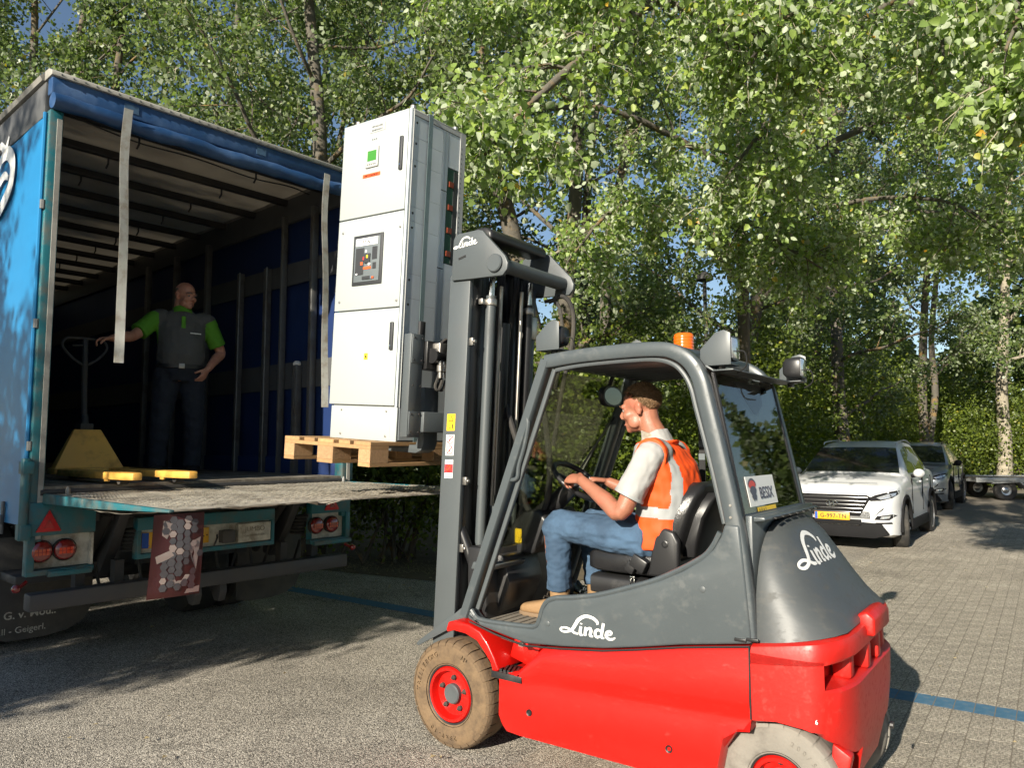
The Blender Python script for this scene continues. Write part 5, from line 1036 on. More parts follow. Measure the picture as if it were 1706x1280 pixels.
# circuit breaker panel in the middle door
b = MB(); b.prism([(.185, .965), (.455, .965), (.455, 1.285), (.185, 1.285)], .0, .008, 'y'); fr_ = b.build('breaker_frame', 'panel_dark', doors[1], bev=.004)
b = MB(); b.box(.205, .435, .008, .012, .985, 1.265); fc = b.build('breaker_face', 'panel_mid', fr_, bev=.002)
b = MB(); b.box(.225, .425, .012, .0135, 1.215, 1.262); pl_ = b.build('breaker_label', 'white_sticker', fr_, smooth=0)
b = MB(); b.text('E·T·N', (.33, .0138, 1.225), (-1, 0, 0), (0, 0, 1), .03, 'CENTER', ext=.0003, bold=.0008); b.build('label_lettering', 'black_text', pl_, smooth=0)
rs = np.random.RandomState(4)
for (x0, x1, z0, z1, m, t) in ((.345, .42, 1.03, 1.20, 'panel_dark', .016), (.285, .335, 1.10, 1.16, 'panel_dark', .02), (.35, .37, 1.09, 1.11, 'label_orange', .018), (.30, .315, 1.13, 1.15, 'yellow_sticker', .022), (.275, .345, 1.062, 1.078, 'label_orange', .0155), (.28, .30, 1.085, 1.10, 'white_sticker', .018), (.32, .335, 1.17, 1.185, 'white_sticker', .015), (.225, .27, 1.12, 1.20, 'panel_dark', .0145), (.275, .35, .998, 1.018, 'panel_dark', .018), (.245, .26, 1.0, 1.012, 'label_orange', .019), (.262, .272, .998, 1.016, 'chrome', .021), (.395, .41, 1.03, 1.04, 'white_sticker', .018), (.23, .262, 1.06, 1.10, 'panel_dark', .0145), (.335, .345, 1.12, 1.14, 'red_sticker', .022)):
    b = MB(); b.box(x0, x1, .012, t, z0, z1); b.build('breaker_control', m, fc, bev=.001, smooth=0)
# meter, name plate and orange label on the top door
b = MB(); b.box(.27, .385, .0, .010, 1.715, 1.845); mt_ = b.build('panel_meter', 'cabinet_grey', doors[2], bev=.003)
b = MB(); b.box(.285, .365, .010, .0112, 1.755, 1.82); b.build('meter_screen', 'lcd_green', mt_, smooth=0)
for k in range(5): b = MB(); b.lathe([(.004, 0), (.004, .003)], (.292 + k * .017, .010, 1.733), 'y', 8); b.build('meter_button', 'panel_mid', mt_)
b = MB(); b.box(.225, .365, .0, .0025, 1.94, 1.99); np2 = b.build('name_plate', 'cabinet_grey', doors[2], smooth=0)
b = MB(); b.text('MP-OLD HVD', (.295, .0028, 1.97), (-1, 0, 0), (0, 0, 1), .016, 'CENTER'); b.text('BOMENSTRAAT', (.295, .0028, 1.947), (-1, 0, 0), (0, 0, 1), .014, 'CENTER'); b.build('plate_lettering', 'panel_mid', np2, smooth=0)
b = MB(); b.box(.25, .41, .0, .0025, 1.655, 1.678); ol = b.build('warning_label', 'label_orange', doors[2], smooth=0)
b = MB(); b.text('NIET SCHAKELEN', (.33, .0028, 1.660), (-1, 0, 0), (0, 0, 1), .016, 'CENTER'); b.build('label_lettering', 'black_text', ol, smooth=0)
for k in range(3): b = MB(); b.lathe([(.005, 0), (.005, .003)], (.30 + k * .018, 0, 1.895), 'y', 8); b.build('indicator', 'steel_bright', doors[2])
b = MB(); b.box(.27, .385, .0, .002, 1.848, 1.862); b.build('meter_tag', 'white_sticker', doors[2], smooth=0)
# paper and hazard sticker on the lower door
b = MB(); b.box(.235, .345, .0, .001, .545, .665); pa = b.build('paper_notice', 'white_sticker', doors[0], smooth=0)
b = MB()
for k in range(6): b.box(.255 + (k % 2) * .01, .325, .001, .0013, .57 + k * .013, .573 + k * .013)
b.build('notice_print', 'label_orange', pa, smooth=0, kind='stuff')
b = MB(); b.box(.275, .308, .0, .001, .495, .535); hz = b.build('hazard_sticker', 'yellow_sticker', doors[0], smooth=0)
b = MB(); b.prism([(.280, .508), (.303, .508), (.2915, .528)], .001, .0014, 'y'); b.build('hazard_symbol', 'black_text', hz, smooth=0)
# side face (x=0): galvanised panels with joints, a tall busbar slot and perforated rail
SX = .0
def sbox(nm, y0, y1, z0, z1, m, x0=-.0015, x1=.006, par=None, bev=0): q = MB(); q.box(x0, x1, y0, y1, z0, z1); return q.build(nm, m, par or cab, bev=bev, smooth=0)
sbox('side_backing', -CD, -.022, 0, CH - .01, 'shadow_gap', .0015, .004)
rowsA = [.01, .24, .38, .62, .87, 1.02, 1.34, 1.43, 1.72, 1.86, 1.99]
for i in range(len(rowsA) - 1):
    p = sbox('side_panel', -.1588, -.026, rowsA[i] + .0008, rowsA[i + 1] - .0008, 'galvanised')
    q = MB(); q.lathe([(.008, -.0005), (.008, -.0015), (.005, -.0018), (.005, -.001)], (-.001, -.05, rowsA[i + 1] - .04), 'x', 12); q.build('cable_knockout', 'dark_steel', p)
rowsB = [.01, .30, .55, .84, 1.0, 1.30, 1.50, 1.70, 1.84, 1.99]
for i in range(len(rowsB) - 1): sbox('side_panel', -.2868, -.1612, rowsB[i] + .0008, rowsB[i + 1] - .0008, 'galvanised')
for y0, y1 in ((-.3122, -.2892), (-.342, -.3146)):
    for z0, z1 in ((.01, .48), (.485, 1.1), (1.105, 1.60), (1.605, 1.99)): sbox('side_panel', y0, y1, z0 + .001, z1 - .001, 'galvanised')
for z0, z1 in ((.01, .55), (.551, 1.14), (1.765, 1.99)): sbox('side_panel', -.4465, -.3444, z0 + .001, z1 - .001, 'galvanised')
sl = sbox('busbar_slot', -.445, -.345, 1.145, 1.76, 'green_dark', .001, .0035)
for k in range(4): sbox('busbar_clamp', -.40, -.36, 1.19 + k * .15, 1.225 + k * .15, 'copper', -.008, .001, sl)
sbox('busbar', -.44, -.405, 1.15, 1.75, 'panel_dark', -.002, .001, sl)
rl = sbox('perforated_rail', -CD, -.449, .0, CH - .01, 'cabinet_grey', -.006, .006)
q = MB()
for k in range(58): q.box(-.0068, -.0058, -.466, -.460, .06 + k * .0325, .072 + k * .0325)
q.build('rail_holes', 'shadow_gap', rl, smooth=0, kind='stuff')
rl2 = sbox('front_rail', -.024, -.0215, .205, CH - .01, 'cabinet_grey', -.005, .006)
sbox('top_rail', -.448, -.024, 1.993, CH - .012, 'cabinet_grey', -.005, .004)
b = MB(); b.box(-.004, CW_ + .004, -CD - .004, -.018, CH - .01, CH + .0); b.build('roof_plate', 'cabinet_grey', cab, bev=.003)
for x in (.05, CW_ - .05):
    for y in (-.06, -CD + .05): b = MB(); b.lathe([(.012, 0), (.012, .02), (.02, .022), (.02, .04), (.008, .045)], (x, y, CH), 'z', 10); b.build('lifting_eye', 'steel_bright', cab)
# lashing strap round the cabinet
strap = thing('lashing_strap', 'grey-green lashing strap pulled over the switchgear cabinet and down its side', 'strap')
on_forks(strap, .495, .50, 1.623)
b = MB(); y0, y1 = -.178, -.142
b.add([(-.012, y0, CH + .004), (-.012, y1, CH + .004), (-.012, y0 - .0, 0), (-.012, y1 - .0, 0), (-.014, y0, CH + .006), (-.014, y1, CH + .006), (-.014, y0, 0), (-.014, y1, 0)], [(0, 1, 3, 2), (4, 6, 7, 5), (0, 2, 6, 4), (1, 5, 7, 3), (2, 3, 7, 6), (0, 4, 5, 1)])
b.box(-.0119, CW_ + .03, y0, y1, CH + .004, CH + .006); b.box(CW_ + .028, CW_ + .03, y0, y1, 0, CH + .0039); b.build('webbing', 'strap_green', strap, smooth=0)
b = MB(); b.box(-.030, -.0145, y0 - .006, y1 + .006, .62, .74); b.build('ratchet', 'dark_steel', strap, bev=.004)
# ---------------- people ----------------
def fuse(mb, vox=.006, smooth=4, fac=.5):
    me = bpy.data.meshes.new('fuse'); me.from_pydata(mb.v, [], mb.f)
    bm = bmesh.new(); bm.from_mesh(me); bmesh.ops.recalc_face_normals(bm, faces=bm.faces); bm.to_mesh(me); bm.free()
    ob = bpy.data.objects.new('fuse', me); COL.objects.link(ob)
    r = ob.modifiers.new('r', 'REMESH'); r.mode = 'VOXEL'; r.voxel_size = vox; r.adaptivity = 0
    s = ob.modifiers.new('s', 'SMOOTH'); s.factor = fac; s.iterations = smooth
    dg = bpy.context.evaluated_depsgraph_get(); out = bpy.data.meshes.new_from_object(ob.evaluated_get(dg))
    bpy.data.objects.remove(ob); bpy.data.meshes.remove(me); return out
def take(me, pred):
    """split the faces for which pred(centre) holds into a new mesh; returns (rest, taken)"""
    n = len(me.polygons); nv = len(me.vertices)
    co = np.empty(nv * 3, np.float32); me.vertices.foreach_get('co', co); co = co.reshape(-1, 3)
    fs = [tuple(p.vertices) for p in me.polygons]; cen = np.array([co[list(f)].mean(0) for f in fs]); k = pred(cen)
    res = []
    for sel in (~k, k):
        ff = [fs[i] for i in np.nonzero(sel)[0]]; used = sorted({v for f in ff for v in f}); mp = {v: i for i, v in enumerate(used)}
        m2 = bpy.data.meshes.new('p'); m2.from_pydata(co[used].tolist() if used else [], [], [tuple(mp[v] for v in f) for f in ff]); res.append(m2)
    return res
def wrinkle(me, amp, sc, seed=0):
    from mathutils import noise
    nv = len(me.vertices); co = np.empty(nv * 3, np.float32); me.vertices.foreach_get('co', co); nr = np.empty(nv * 3, np.float32); me.vertex_normals.foreach_get('vector', nr); co = co.reshape(-1, 3); nr = nr.reshape(-1, 3)
    q = co * np.array(sc); k = np.array([noise.noise((a + seed, b, c)) + .5 * noise.noise((a * 2.3, b * 2.3 + seed, c * 2.3)) for a, b, c in q.tolist()])
    me.vertices.foreach_set('co', (co + nr * (amp * k)[:, None]).astype(np.float32).ravel()); me.update()
def ering(c, l, f, hl, hf, n=18, k=1.0):
    c, l, f = Vector(c), Vector(l), Vector(f)
    return [c + l * (hl * math.copysign(abs(math.cos(a)) ** k, math.cos(a))) + f * (hf * math.copysign(abs(math.sin(a)) ** k, math.sin(a))) for a in [2 * math.pi * i / n for i in range(n)]]
def limb(mb, pts, rad, n=14): mb.tube(smoothpts(pts, 4), list(np.interp(np.linspace(0, len(pts) - 1, (len(pts) - 1) * 4 + 1), range(len(pts)), rad)), n)
def head(mb, o, Rm, s=1.0):
    """o: head centre; Rm 3x3 with columns forward, left, up"""
    T = lambda p: Vector(o) + Rm @ (Vector(p) * s)
    def blob(c, r, n=16, m=10):
        t = MB(); t.ball((0, 0, 0), (1, 1, 1), n, m); mb.add([T((c[0] + x * r[0], c[1] + y * r[1], c[2] + z * r[2])) for x, y, z in t.v], t.f)
    blob((-.014, 0, .036), (.098, .076, .088)); blob((.028, 0, -.022), (.066, .060, .088)); blob((.036, 0, -.074), (.050, .047, .042)); blob((.074, 0, -.096), (.020, .022, .019))
    mb.tube([T((.084, 0, .018)), T((.100, 0, -.008)), T((.113, 0, -.028))], [.009 * s, .011 * s, .014 * s], 10); blob((.101, .013, -.033), (.011, .009, .009), 8, 6); blob((.101, -.013, -.033), (.011, .009, .009), 8, 6)
    mb.tube([T((.070, -.052, .018)), T((.087, -.028, .026)), T((.090, 0, .022)), T((.087, .028, .026)), T((.070, .052, .018))], .0105 * s, 8)
    for q in (1, -1):
        blob((.058, q * .042, -.026), (.030, .022, .026)); blob((-.016, q * .076, -.008), (.020, .010, .033)); blob((-.024, q * .082, .010), (.014, .008, .018), 8, 6); blob((.03, q * .048, -.068), (.034, .014, .03))
    mb.tube([T((.082, -.024, -.066)), T((.095, 0, -.063)), T((.082, .024, -.066))], .0065 * s, 8); mb.tube([T((.080, -.020, -.076)), T((.092, 0, -.076)), T((.080, .020, -.076))], .007 * s, 8)
    return T
def face_bits(T, par, s=1.0):
    for q in (1, -1):
        b = MB(); c = T((.0765, q * .031, .003)); b.ball(c, .0108 * s, 12, 8); e = b.build('eye', 'eye_white', par, smooth=180)
        b = MB(); c = T((.0845, q * .032, .002)); b.ball(c, .0056 * s, 10, 6); b.build('pupil', 'eye_dark', e, smooth=180)
        b = MB(); b.tube([T((.083, q * .052, .021)), T((.0965, q * .033, .029)), T((.098, q * .014, .024))], .0042 * s, 6); b.build('eyebrow', 'hair_brown' if s == 1.0 else 'hair_grey', par)
    b = MB(); b.tube([T((.0845, -.024, -.070)), T((.0975, -.008, -.0685)), T((.0975, .008, -.0685)), T((.0845, .024, -.070))], .0035 * s, 6); b.build('lips', 'lip', par)
def hand(mb, w, dirv, palm_n, thumb_side, curl, s=1.0, grip=None):
    """palm from the wrist w along dirv; palm_n is the direction the palm faces; fingers curl towards palm_n"""
    d = Vector(dirv).normalized(); n = Vector(palm_n); n = (n - d * n.dot(d)).normalized(); t = Vector(thumb_side); t = (t - d * t.dot(d) - n * t.dot(n)).normalized(); w = Vector(w)
    rings = [ering(w - d * .01, t, n, .026 * s, .019 * s), ering(w + d * .03 * s, t, n, .036 * s, .018 * s), ering(w + d * .07 * s, t, n, .042 * s, .0165 * s), ering(w + d * .098 * s, t, n, .040 * s, .013 * s)]
    mb.loft(rings)
    for i, (o, L, r) in enumerate(((.031, .074, .0092), (.0105, .083, .0095), (-.010, .078, .0092), (-.030, .062, .0082))):
        p = w + d * .088 * s + t * o * s; a = 0; pts = [p - d * .02 * s, p]; rad = [r * s * 1.1, r * s * 1.05]
        for k, fr in enumerate((.42, .32, .26)):
            a += R(curl[k] + i * 3); p = p + (d * math.cos(a) + n * math.sin(a)) * L * fr * s; pts.append(p); rad.append(r * s * (1 - .07 * (k + 1)))
        mb.tube(pts, rad, 10)
    p = w + d * .025 * s + t * .026 * s; pts = [p - d * .012 * s]; rad = [.014 * s]
    for k, (L, aa) in enumerate(((.045, .55), (.034, .9), (.026, 1.2))):
        p = p + (d * .72 + t * (.62 - .35 * k) + n * (.18 + .32 * k)).normalized() * L * s; pts.append(p); rad.append((.0125 - .0012 * k) * s)
    mb.tube(pts, rad, 10)
def tufts(name, T, par, m, seed, n, cond, rad, ln):
    r = np.random.RandomState(seed); b = MB()
    for i in range(n):
        v = r.normal(size=3); v /= np.linalg.norm(v)
        if not cond(v): continue
        p = np.array([-.016, 0, .040]) + v * np.array(rad); l = ln * r.uniform(.5, 1.2); d = np.array([.75 if v[2] > .55 else -.35, 0, .15 if v[2] > .55 else -.8]); d = d - v * d.dot(v); d = d / (np.linalg.norm(d) + 1e-6) + v * .38 + r.normal(size=3) * .22; d /= np.linalg.norm(d)
        s = np.cross(d, r.normal(size=3)); s /= np.linalg.norm(s); q = .0028
        b.add([T(p - s * q - v * .004), T(p + s * q - v * .004), T(p + d * l)], [(0, 1, 2)])
    b.build(name, m, par, smooth=0, kind='stuff')
def hair_shell(T, par, m, cond, rad, c=(-.016, 0, .040), name='hair', amp=.004):
    t = MB(); t.ball((0, 0, 0), (1, 1, 1), 48, 32); r = np.random.RandomState(3); V = []
    for x, y, z in t.v:
        k = 1 + amp * 10 * (math.sin(x * 23 + y * 11) * math.sin(z * 19 - y * 17)) * .5
        V.append((c[0] + x * rad[0] * k, c[1] + y * rad[1] * k, c[2] + z * rad[2] * k))
    Fc = [f for f in t.f if len(f) == 4 and cond(np.mean([t.v[i] for i in f], 0))] + [f for f in t.f if len(f) > 4 and cond(np.mean([t.v[i] for i in f], 0))]
    cnt_ = {}
    for f in Fc:
        for k in range(len(f)): e = tuple(sorted((f[k], f[(k + 1) % len(f)]))); cnt_[e] = cnt_.get(e, 0) + 1
    edge = {v for e, n_ in cnt_.items() if n_ == 1 for v in e}
    V = [tuple(np.array(c) + (np.array(v) - np.array(c)) * (.90 if i in edge else 1)) for i, v in enumerate(V)]
    b = MB(); b.add([T(v) for v in V], Fc); return b.build(name, m, par, smooth=180)
# ---- forklift driver
drv = thing('person', 'driver in orange high-visibility vest and jeans seated at the forklift wheel', 'person', FLOC + FROT @ Vector((-.02, 0, 0)), FRZ)
Y0 = .09; DX = -.022
HC_ = Vector((-.892, Y0, 1.795)); pit = R(10); yaw = R(6)
HR = Matrix.Rotation(yaw, 3, 'Z') @ Matrix.Rotation(pit, 3, 'Y')
lat = Vector((0, 1, 0))
spine = [((-1.00, Y0, 1.09), .165, .115), ((-1.03, Y0, 1.18), .165, .120), ((-1.045, Y0, 1.30), .158, .118), ((-1.045, Y0, 1.42), .178, .122), ((-1.03, Y0, 1.52), .192, .112), ((-1.005, Y0, 1.585), .150, .085), ((-.98, Y0, 1.62), .075, .062)]
def torso(mb, grow=0.0, lo=0, hi=7, k=.85, extra=0.0):
    rings = []
    for i in range(lo, hi):
        c, hl, hf = spine[i]; f = Vector((1, 0, .12 if i > 2 else 0)).normalized(); rings.append(ering(c, lat, f, hl + grow, hf + grow + extra, 22, k))
    mb.loft(rings)
SH = {1: (-1.04, Y0 + .205, 1.545), -1: (-1.0, Y0 - .205, 1.54)}
EL = {1: (-.915, Y0 + .275, 1.275), -1: (-.80, Y0 - .27, 1.30)}
WR = {1: (-.635, Y0 + .185, 1.425), -1: (-.60, Y0 - .16, 1.40)}
HP = {1: (-.985, Y0 + .10, 1.13), -1: (-.985, Y0 - .10, 1.13)}
KN = {1: (-.455, Y0 + .125, 1.175), -1: (-.50, Y0 - .16, 1.165)}
AN = {1: (-.445, Y0 + .105, .80), -1: (-.53, Y0 - .14, .80)}
bm_ = MB(); T = head(bm_, HC_, HR, 1.02)
limb(bm_, [T((-.030, 0, -.02)), T((-.034, 0, -.085)), (-.985, Y0, 1.63), (-1.01, Y0, 1.55)], [.058, .057, .066, .09])
torso(bm_, -.032)
for q in (1, -1):
    limb(bm_, [SH[q], tuple(Vector(SH[q]).lerp(Vector(EL[q]), .5)), EL[q], tuple(Vector(EL[q]).lerp(Vector(WR[q]), .35)), WR[q]], [.056, .050, .042, .044, .0275])
    limb(bm_, [HP[q], KN[q], AN[q]], [.07, .05, .038])
    d = Vector(WR[q]) - Vector(EL[q])
hand(bm_, WR[1], (.93, -.25, .05), (.25, -.55, -.75), (.2, -.6, .75), (38, 52, 40), .98)
hand(bm_, WR[-1], (.9, .25, .1), (.2, .3, -.9), (.2, .8, .3), (38, 52, 40), .98)
link('body', fuse(bm_, .0066, 2), 'skin', drv, 180)
face_bits(T, drv, 1.0)
hc = lambda v: (v[0] < .52 - .0 * v[2] or v[2] > .62) and v[2] > -.38 - .35 * (v[0] < -.35) and not (v[0] > -.05 and v[2] < .12 and abs(v[1]) > .3) and not (v[0] > .25 and v[2] < .38)
hair_shell(T, drv, 'hair_brown', hc, (.1005, .0795, .0905)); tufts('hair_strands', T, drv, 'hair_brown', 5, 11000, lambda v: hc(v) and v[2] > -.36, (.100, .079, .090), .015)
# jeans
jm = MB(); torso(jm, .006, 0, 2)
jm.ball((-1.0, Y0, 1.10), (.13, .17, .09), 16, 10)
for q in (1, -1):
    K_, A_, H_ = Vector(KN[q]), Vector(AN[q]), Vector(HP[q])
    limb(jm, [H_, H_.lerp(K_, .35), H_.lerp(K_, .75), K_, K_.lerp(A_, .12) + Vector((.012, 0, 0))], [.104, .099, .083, .080, .074])
    limb(jm, [K_, K_.lerp(A_, .3), K_.lerp(A_, .65), A_ + Vector((0, 0, .03))], [.079, .072, .066, .067])
jme = fuse(jm, .007, 5); wrinkle(jme, .0075, (13, 17, 26), 3); link('jeans', jme, 'jeans', drv, 180)
b = MB(); b.loft([ering((-1.0, Y0, 1.105), lat, (1, 0, 0), .182, .140, 24, .9), ering((-1.0, Y0, 1.14), lat, (1, 0, 0), .184, .142, 24, .9)], True, False); b.build('shirt_hem', 'shirt_light', drv)
# boots
for q in (1, -1):
    a = Vector(AN[q]); b = MB(); fz = .672
    limb(b, [a + Vector((-.005, 0, .10)), a + Vector((-.005, 0, .0)), (a.x - .01, a.y, fz + .055)], [.057, .054, .052])
    rg = []
    for dx, hw, h in ((-.065, .020, .06), (-.05, .038, .085), (0, .044, .105), (.06, .046, .095), (.12, .050, .075), (.18, .050, .062), (.225, .040, .05), (.25, .018, .03)):
        rg.append(ering((a.x + dx, a.y, fz + .012 + h / 2), lat, (0, 0, 1), hw, h / 2, 16, .7))
    b.loft(rg); bo = link('boot', fuse(b, .006, 4), 'boot_tan', drv, 180)
    sole = MB(); pr = [(a.x - .07, .03), (a.x - .05, .042), (a.x + .04, .044), (a.x + .13, .052), (a.x + .2, .05), (a.x + .245, .03), (a.x + .258, 0)]
    sole.prism([(x, a.y + w) for x, w in pr] + [(x, a.y - w) for x, w in pr[::-1][1:]] + [(a.x - .075, a.y)], fz, fz + .022, 'z'); sole.build('sole', 'boot_sole', bo, bev=.004)
    b = MB()
    for k in range(4): b.tube([(a.x + .085 - k * .025, a.y - .025, fz + .105 + k * .022), (a.x + .095 - k * .025, a.y, fz + .112 + k * .024), (a.x + .085 - k * .025, a.y + .025, fz + .105 + k * .022)], .004, 6)
    b.build('laces', 'lace_dark', bo, kind='stuff')
# shirt with collar and short sleeves
sm = MB(); torso(sm, .010, 0, 7)
for q in (1, -1):
    S_, E_ = Vector(SH[q]), Vector(EL[q]); limb(sm, [S_ + Vector((.0, -q * .05, .01)), S_, S_.lerp(E_, .4), S_.lerp(E_, .70)], [.075, .073, .070, .074])
limb(sm, [(-1.0, Y0, 1.57), (-.985, Y0, 1.625), (-.968, Y0, 1.665)], [.085, .076, .071])
sme = fuse(sm, .007, 4); wrinkle(sme, .006, (16, 18, 12), 7); sh_ = link('shirt', sme, 'shirt_light', drv, 180)
for q in (1,):
    S_, E_ = Vector(SH[q]), Vector(EL[q]); b = MB(); b.tube([S_.lerp(E_, .665), S_.lerp(E_, .70), S_.lerp(E_, .715)], [.0765, .0775, .0765], 20, False); b.build('sleeve_cuff', 'vest_tape', sh_)
b = MB(); f0 = Vector((1, 0, .25)).normalized(); b.loft([ering((-.985, Y0, 1.612), lat, f0, .086, .080), ering((-.968, Y0, 1.665), lat, f0, .073, .069), ering((-.966, Y0, 1.668), lat, f0, .066, .062)], True, False); b.build('shirt_collar', 'white_box', sh_)
# vest: a little larger than the shirt, open at the arms
vm = MB(); torso(vm, .024, 0, 7, .85, .004); limb(vm, [(-1.01, Y0, 1.575), (-.995, Y0, 1.60)], [.10, .09])
for q in (1, -1): limb(vm, [Vector(SH[q]) + Vector((0, -q * .12, .012)), Vector(SH[q]) + Vector((0, -q * .01, .008))], [.080, .087])
vme = fuse(vm, .0065, 5); wrinkle(vme, .009, (9, 14, 9), 11)
def vcut(c): # keep the vest: drop the neck hole and everything past the arm holes
    nk = (c[:, 2] > 1.615 + .15 * (-.99 - c[:, 0]).clip(0, .1)) & (np.abs(c[:, 1] - Y0) < .09)
    ah = (np.abs(c[:, 1] - Y0) > .208 + .15 * np.abs(c[:, 2] - 1.60).clip(0, .08)) & (c[:, 2] > 1.36) & (np.abs(c[:, 0] + 1.02) < .085)
    return nk | ah | (c[:, 2] < 1.045)
vme, _ = take(vme, vcut)
def tape(c):
    side = np.abs(np.abs(c[:, 1] - Y0) - (.135 + .02 * (1.6 - c[:, 2]))) < .026
    hor = np.abs(c[:, 2] - (1.275 + .05 * (c[:, 0] + 1.05))) < .026
    return (side & (c[:, 2] > 1.275)) | hor
vme, tme = take(vme, tape)
vst = link('safety_vest', vme, 'vest_orange', drv, 180); link('reflective_tape', tme, 'vest_tape', vst, 180)
# ---- worker standing in the truck
TR3 = Matrix.Rotation(TRZ, 3, 'Z')
wp = Vector((-3.09, 6.84, FZ)); wf = Vector((.50, -.866, 0)).normalized()
wrk = thing('person', 'bald worker in grey and green polo standing inside the truck by the pallet jack', 'person', wp, math.atan2(wf.y, wf.x))
WM = (Matrix.Translation(wp) @ Matrix.Rotation(math.atan2(wf.y, wf.x), 4, 'Z')).inverted()
JACK_HANDLE = TLOC + TR3 @ Vector((1.27, -.80, FZ + 1.17))
hg_ = WM @ JACK_HANDLE
HC2 = Vector((.03, .02, 1.665)); HR2 = Matrix.Rotation(R(34), 3, 'Z') @ Matrix.Rotation(R(9), 3, 'Y'); S2 = 1.04
spine = [((0, 0, .86), .165, .12), ((.0, 0, .98), .182, .150), ((.02, 0, 1.10), .188, .172), ((.012, 0, 1.24), .19, .155), ((-.005, 0, 1.37), .207, .125), ((-.01, 0, 1.455), .185, .098), ((-.005, 0, 1.525), .085, .07)]
lat = Vector((0, 1, 0))
SH = {-1: (-.005, -.215, 1.435), 1: (-.005, .215, 1.435)}
wr_r = hg_ + Vector((-.02, .115, .02)); 
EL = {-1: tuple(Vector(SH[-1]).lerp(wr_r, .52) + Vector((-.04, 0, -.06))), 1: (-.07, .36, 1.16)}
WR = {-1: tuple(wr_r), 1: (.09, .225, .975)}
HP = {-1: (0, -.11, .90), 1: (0, .11, .90)}; KN = {-1: (.03, -.15, .49), 1: (.04, .13, .49)}; AN = {-1: (-.01, -.17, .10), 1: (.0, .13, .10)}
bm_ = MB(); T2 = head(bm_, HC2, HR2, S2)
limb(bm_, [T2((-.030, 0, -.02)), T2((-.034, 0, -.085)), (-.01, 0, 1.53), (-.01, 0, 1.44)], [.064, .064, .078, .10])
torso(bm_, -.032)
for q in (1, -1):
    limb(bm_, [SH[q], tuple(Vector(SH[q]).lerp(Vector(EL[q]), .5)), EL[q], tuple(Vector(EL[q]).lerp(Vector(WR[q]), .35)), WR[q]], [.062, .056, .046, .047, .030]); limb(bm_, [HP[q], KN[q], AN[q]], [.075, .055, .042])
hand(bm_, WR[-1], hg_ - wr_r, (0, 0, -1), (.6, .3, 0), (25, 40, 35), 1.0)
hand(bm_, WR[1], (.25, -.45, -.75), (-.6, -.6, .2), (.7, -.5, .1), (12, 18, 15), 1.0)
link('body', fuse(bm_, .0072, 2), 'skin_pale', wrk, 180); face_bits(T2, wrk, S2)
hair_shell(T2, wrk, 'hair_grey', lambda v: v[2] < .25 - .3 * max(0, v[0]) and v[2] > -.42 and v[0] < .15 and not (v[0] > -.1 and v[2] < .0), (.1005, .0785, .0905), name='hair_fringe', amp=.001)
tm = MB(); torso(tm, .012, 0, 2); 
for q in (1, -1):
    K_, A_, H_ = Vector(KN[q]), Vector(AN[q]), Vector(HP[q]); limb(tm, [H_ + Vector((0, 0, .06)), H_.lerp(K_, .3), H_.lerp(K_, .75), K_, K_.lerp(A_, .4), K_.lerp(A_, .8), A_ + Vector((0, 0, -.03))], [.115, .112, .095, .088, .085, .078, .082])
tme = fuse(tm, .009, 5); wrinkle(tme, .010, (12, 12, 14), 5); link('trousers', tme, 'navy_trousers', wrk, 180)
for q in (1, -1):
    a = Vector(AN[q]); b = MB(); rg = []
    for dx, hw, h in ((-.07, .02, .06), (-.05, .04, .09), (0, .046, .10), (.08, .048, .085), (.16, .048, .06), (.2, .02, .03)): rg.append(ering((a.x + dx, a.y, .005 + h / 2), lat, (0, 0, 1), hw, h / 2, 14, .7))
    b.loft(rg); b.build('shoe', 'black_plastic', wrk, smooth=60)
pm = MB(); torso(pm, .014, 1, 7, 1.0)
for q in (1, -1): S_, E_ = Vector(SH[q]), Vector(EL[q]); limb(pm, [S_ + Vector((.0, -q * .07, .0)), S_, S_.lerp(E_, .45), S_.lerp(E_, .78)], [.09, .084, .078, .080])
pme = fuse(pm, .008, 4); wrinkle(pme, .010, (9, 12, 11), 2)
def slv(c): 
    d1 = (c - np.array(SH[1])) @ np.array((Vector(EL[1]) - Vector(SH[1])).normalized()); d2 = (c - np.array(SH[-1])) @ np.array((Vector(EL[-1]) - Vector(SH[-1])).normalized())
    return ((c[:, 1] > .195 + .0 * c[:, 2]) & (d1 > -.02) & (c[:, 2] > 1.17) & (d1 > (1.40 - c[:, 2]) * .0)) & (c[:, 1] > .20) | ((c[:, 1] < -.20) & (d2 > .0) & (c[:, 2] > 1.2))
pme, gme = take(pme, slv)
po = link('polo_shirt', pme, 'polo_grey', wrk, 180)
for gm_ in take(gme, lambda c: c[:, 1] > 0): link('polo_sleeve', gm_, 'polo_green', po, 180)
b = MB(); f0 = Vector((1, 0, .35)).normalized(); b.loft([ering((.012, 0, 1.475), lat, f0, .108, .100), ering((.0, 0, 1.52), lat, f0, .088, .082), ering((-.002, 0, 1.545), lat, f0, .079, .076), ering((0, 0, 1.54), lat, f0, .074, .07)], True, False); b.build('polo_collar', 'polo_green', po)
b = MB(); b.box(.128, .15, -.018, .018, 1.33, 1.455); b.build('placket', 'polo_green', po, bev=.004)
b = MB(); b.cbox((.152, .105, 1.30), (.004, .10, .010), R(18)); b.build('breast_print', 'white_print', po, smooth=0)
b = MB(); b.loft([ering((0, 0, .975), lat, (1, 0, 0), .205, .168, 30, .85), ering((0, 0, 1.012), lat, (1, 0, 0), .207, .170, 30, .85)], True, False); bt = b.build('belt', 'black_plastic', wrk)
b = MB(); b.box(.166, .178, -.03, .02, .97, 1.015); b.build('buckle', 'steel_bright', bt, bev=.003)
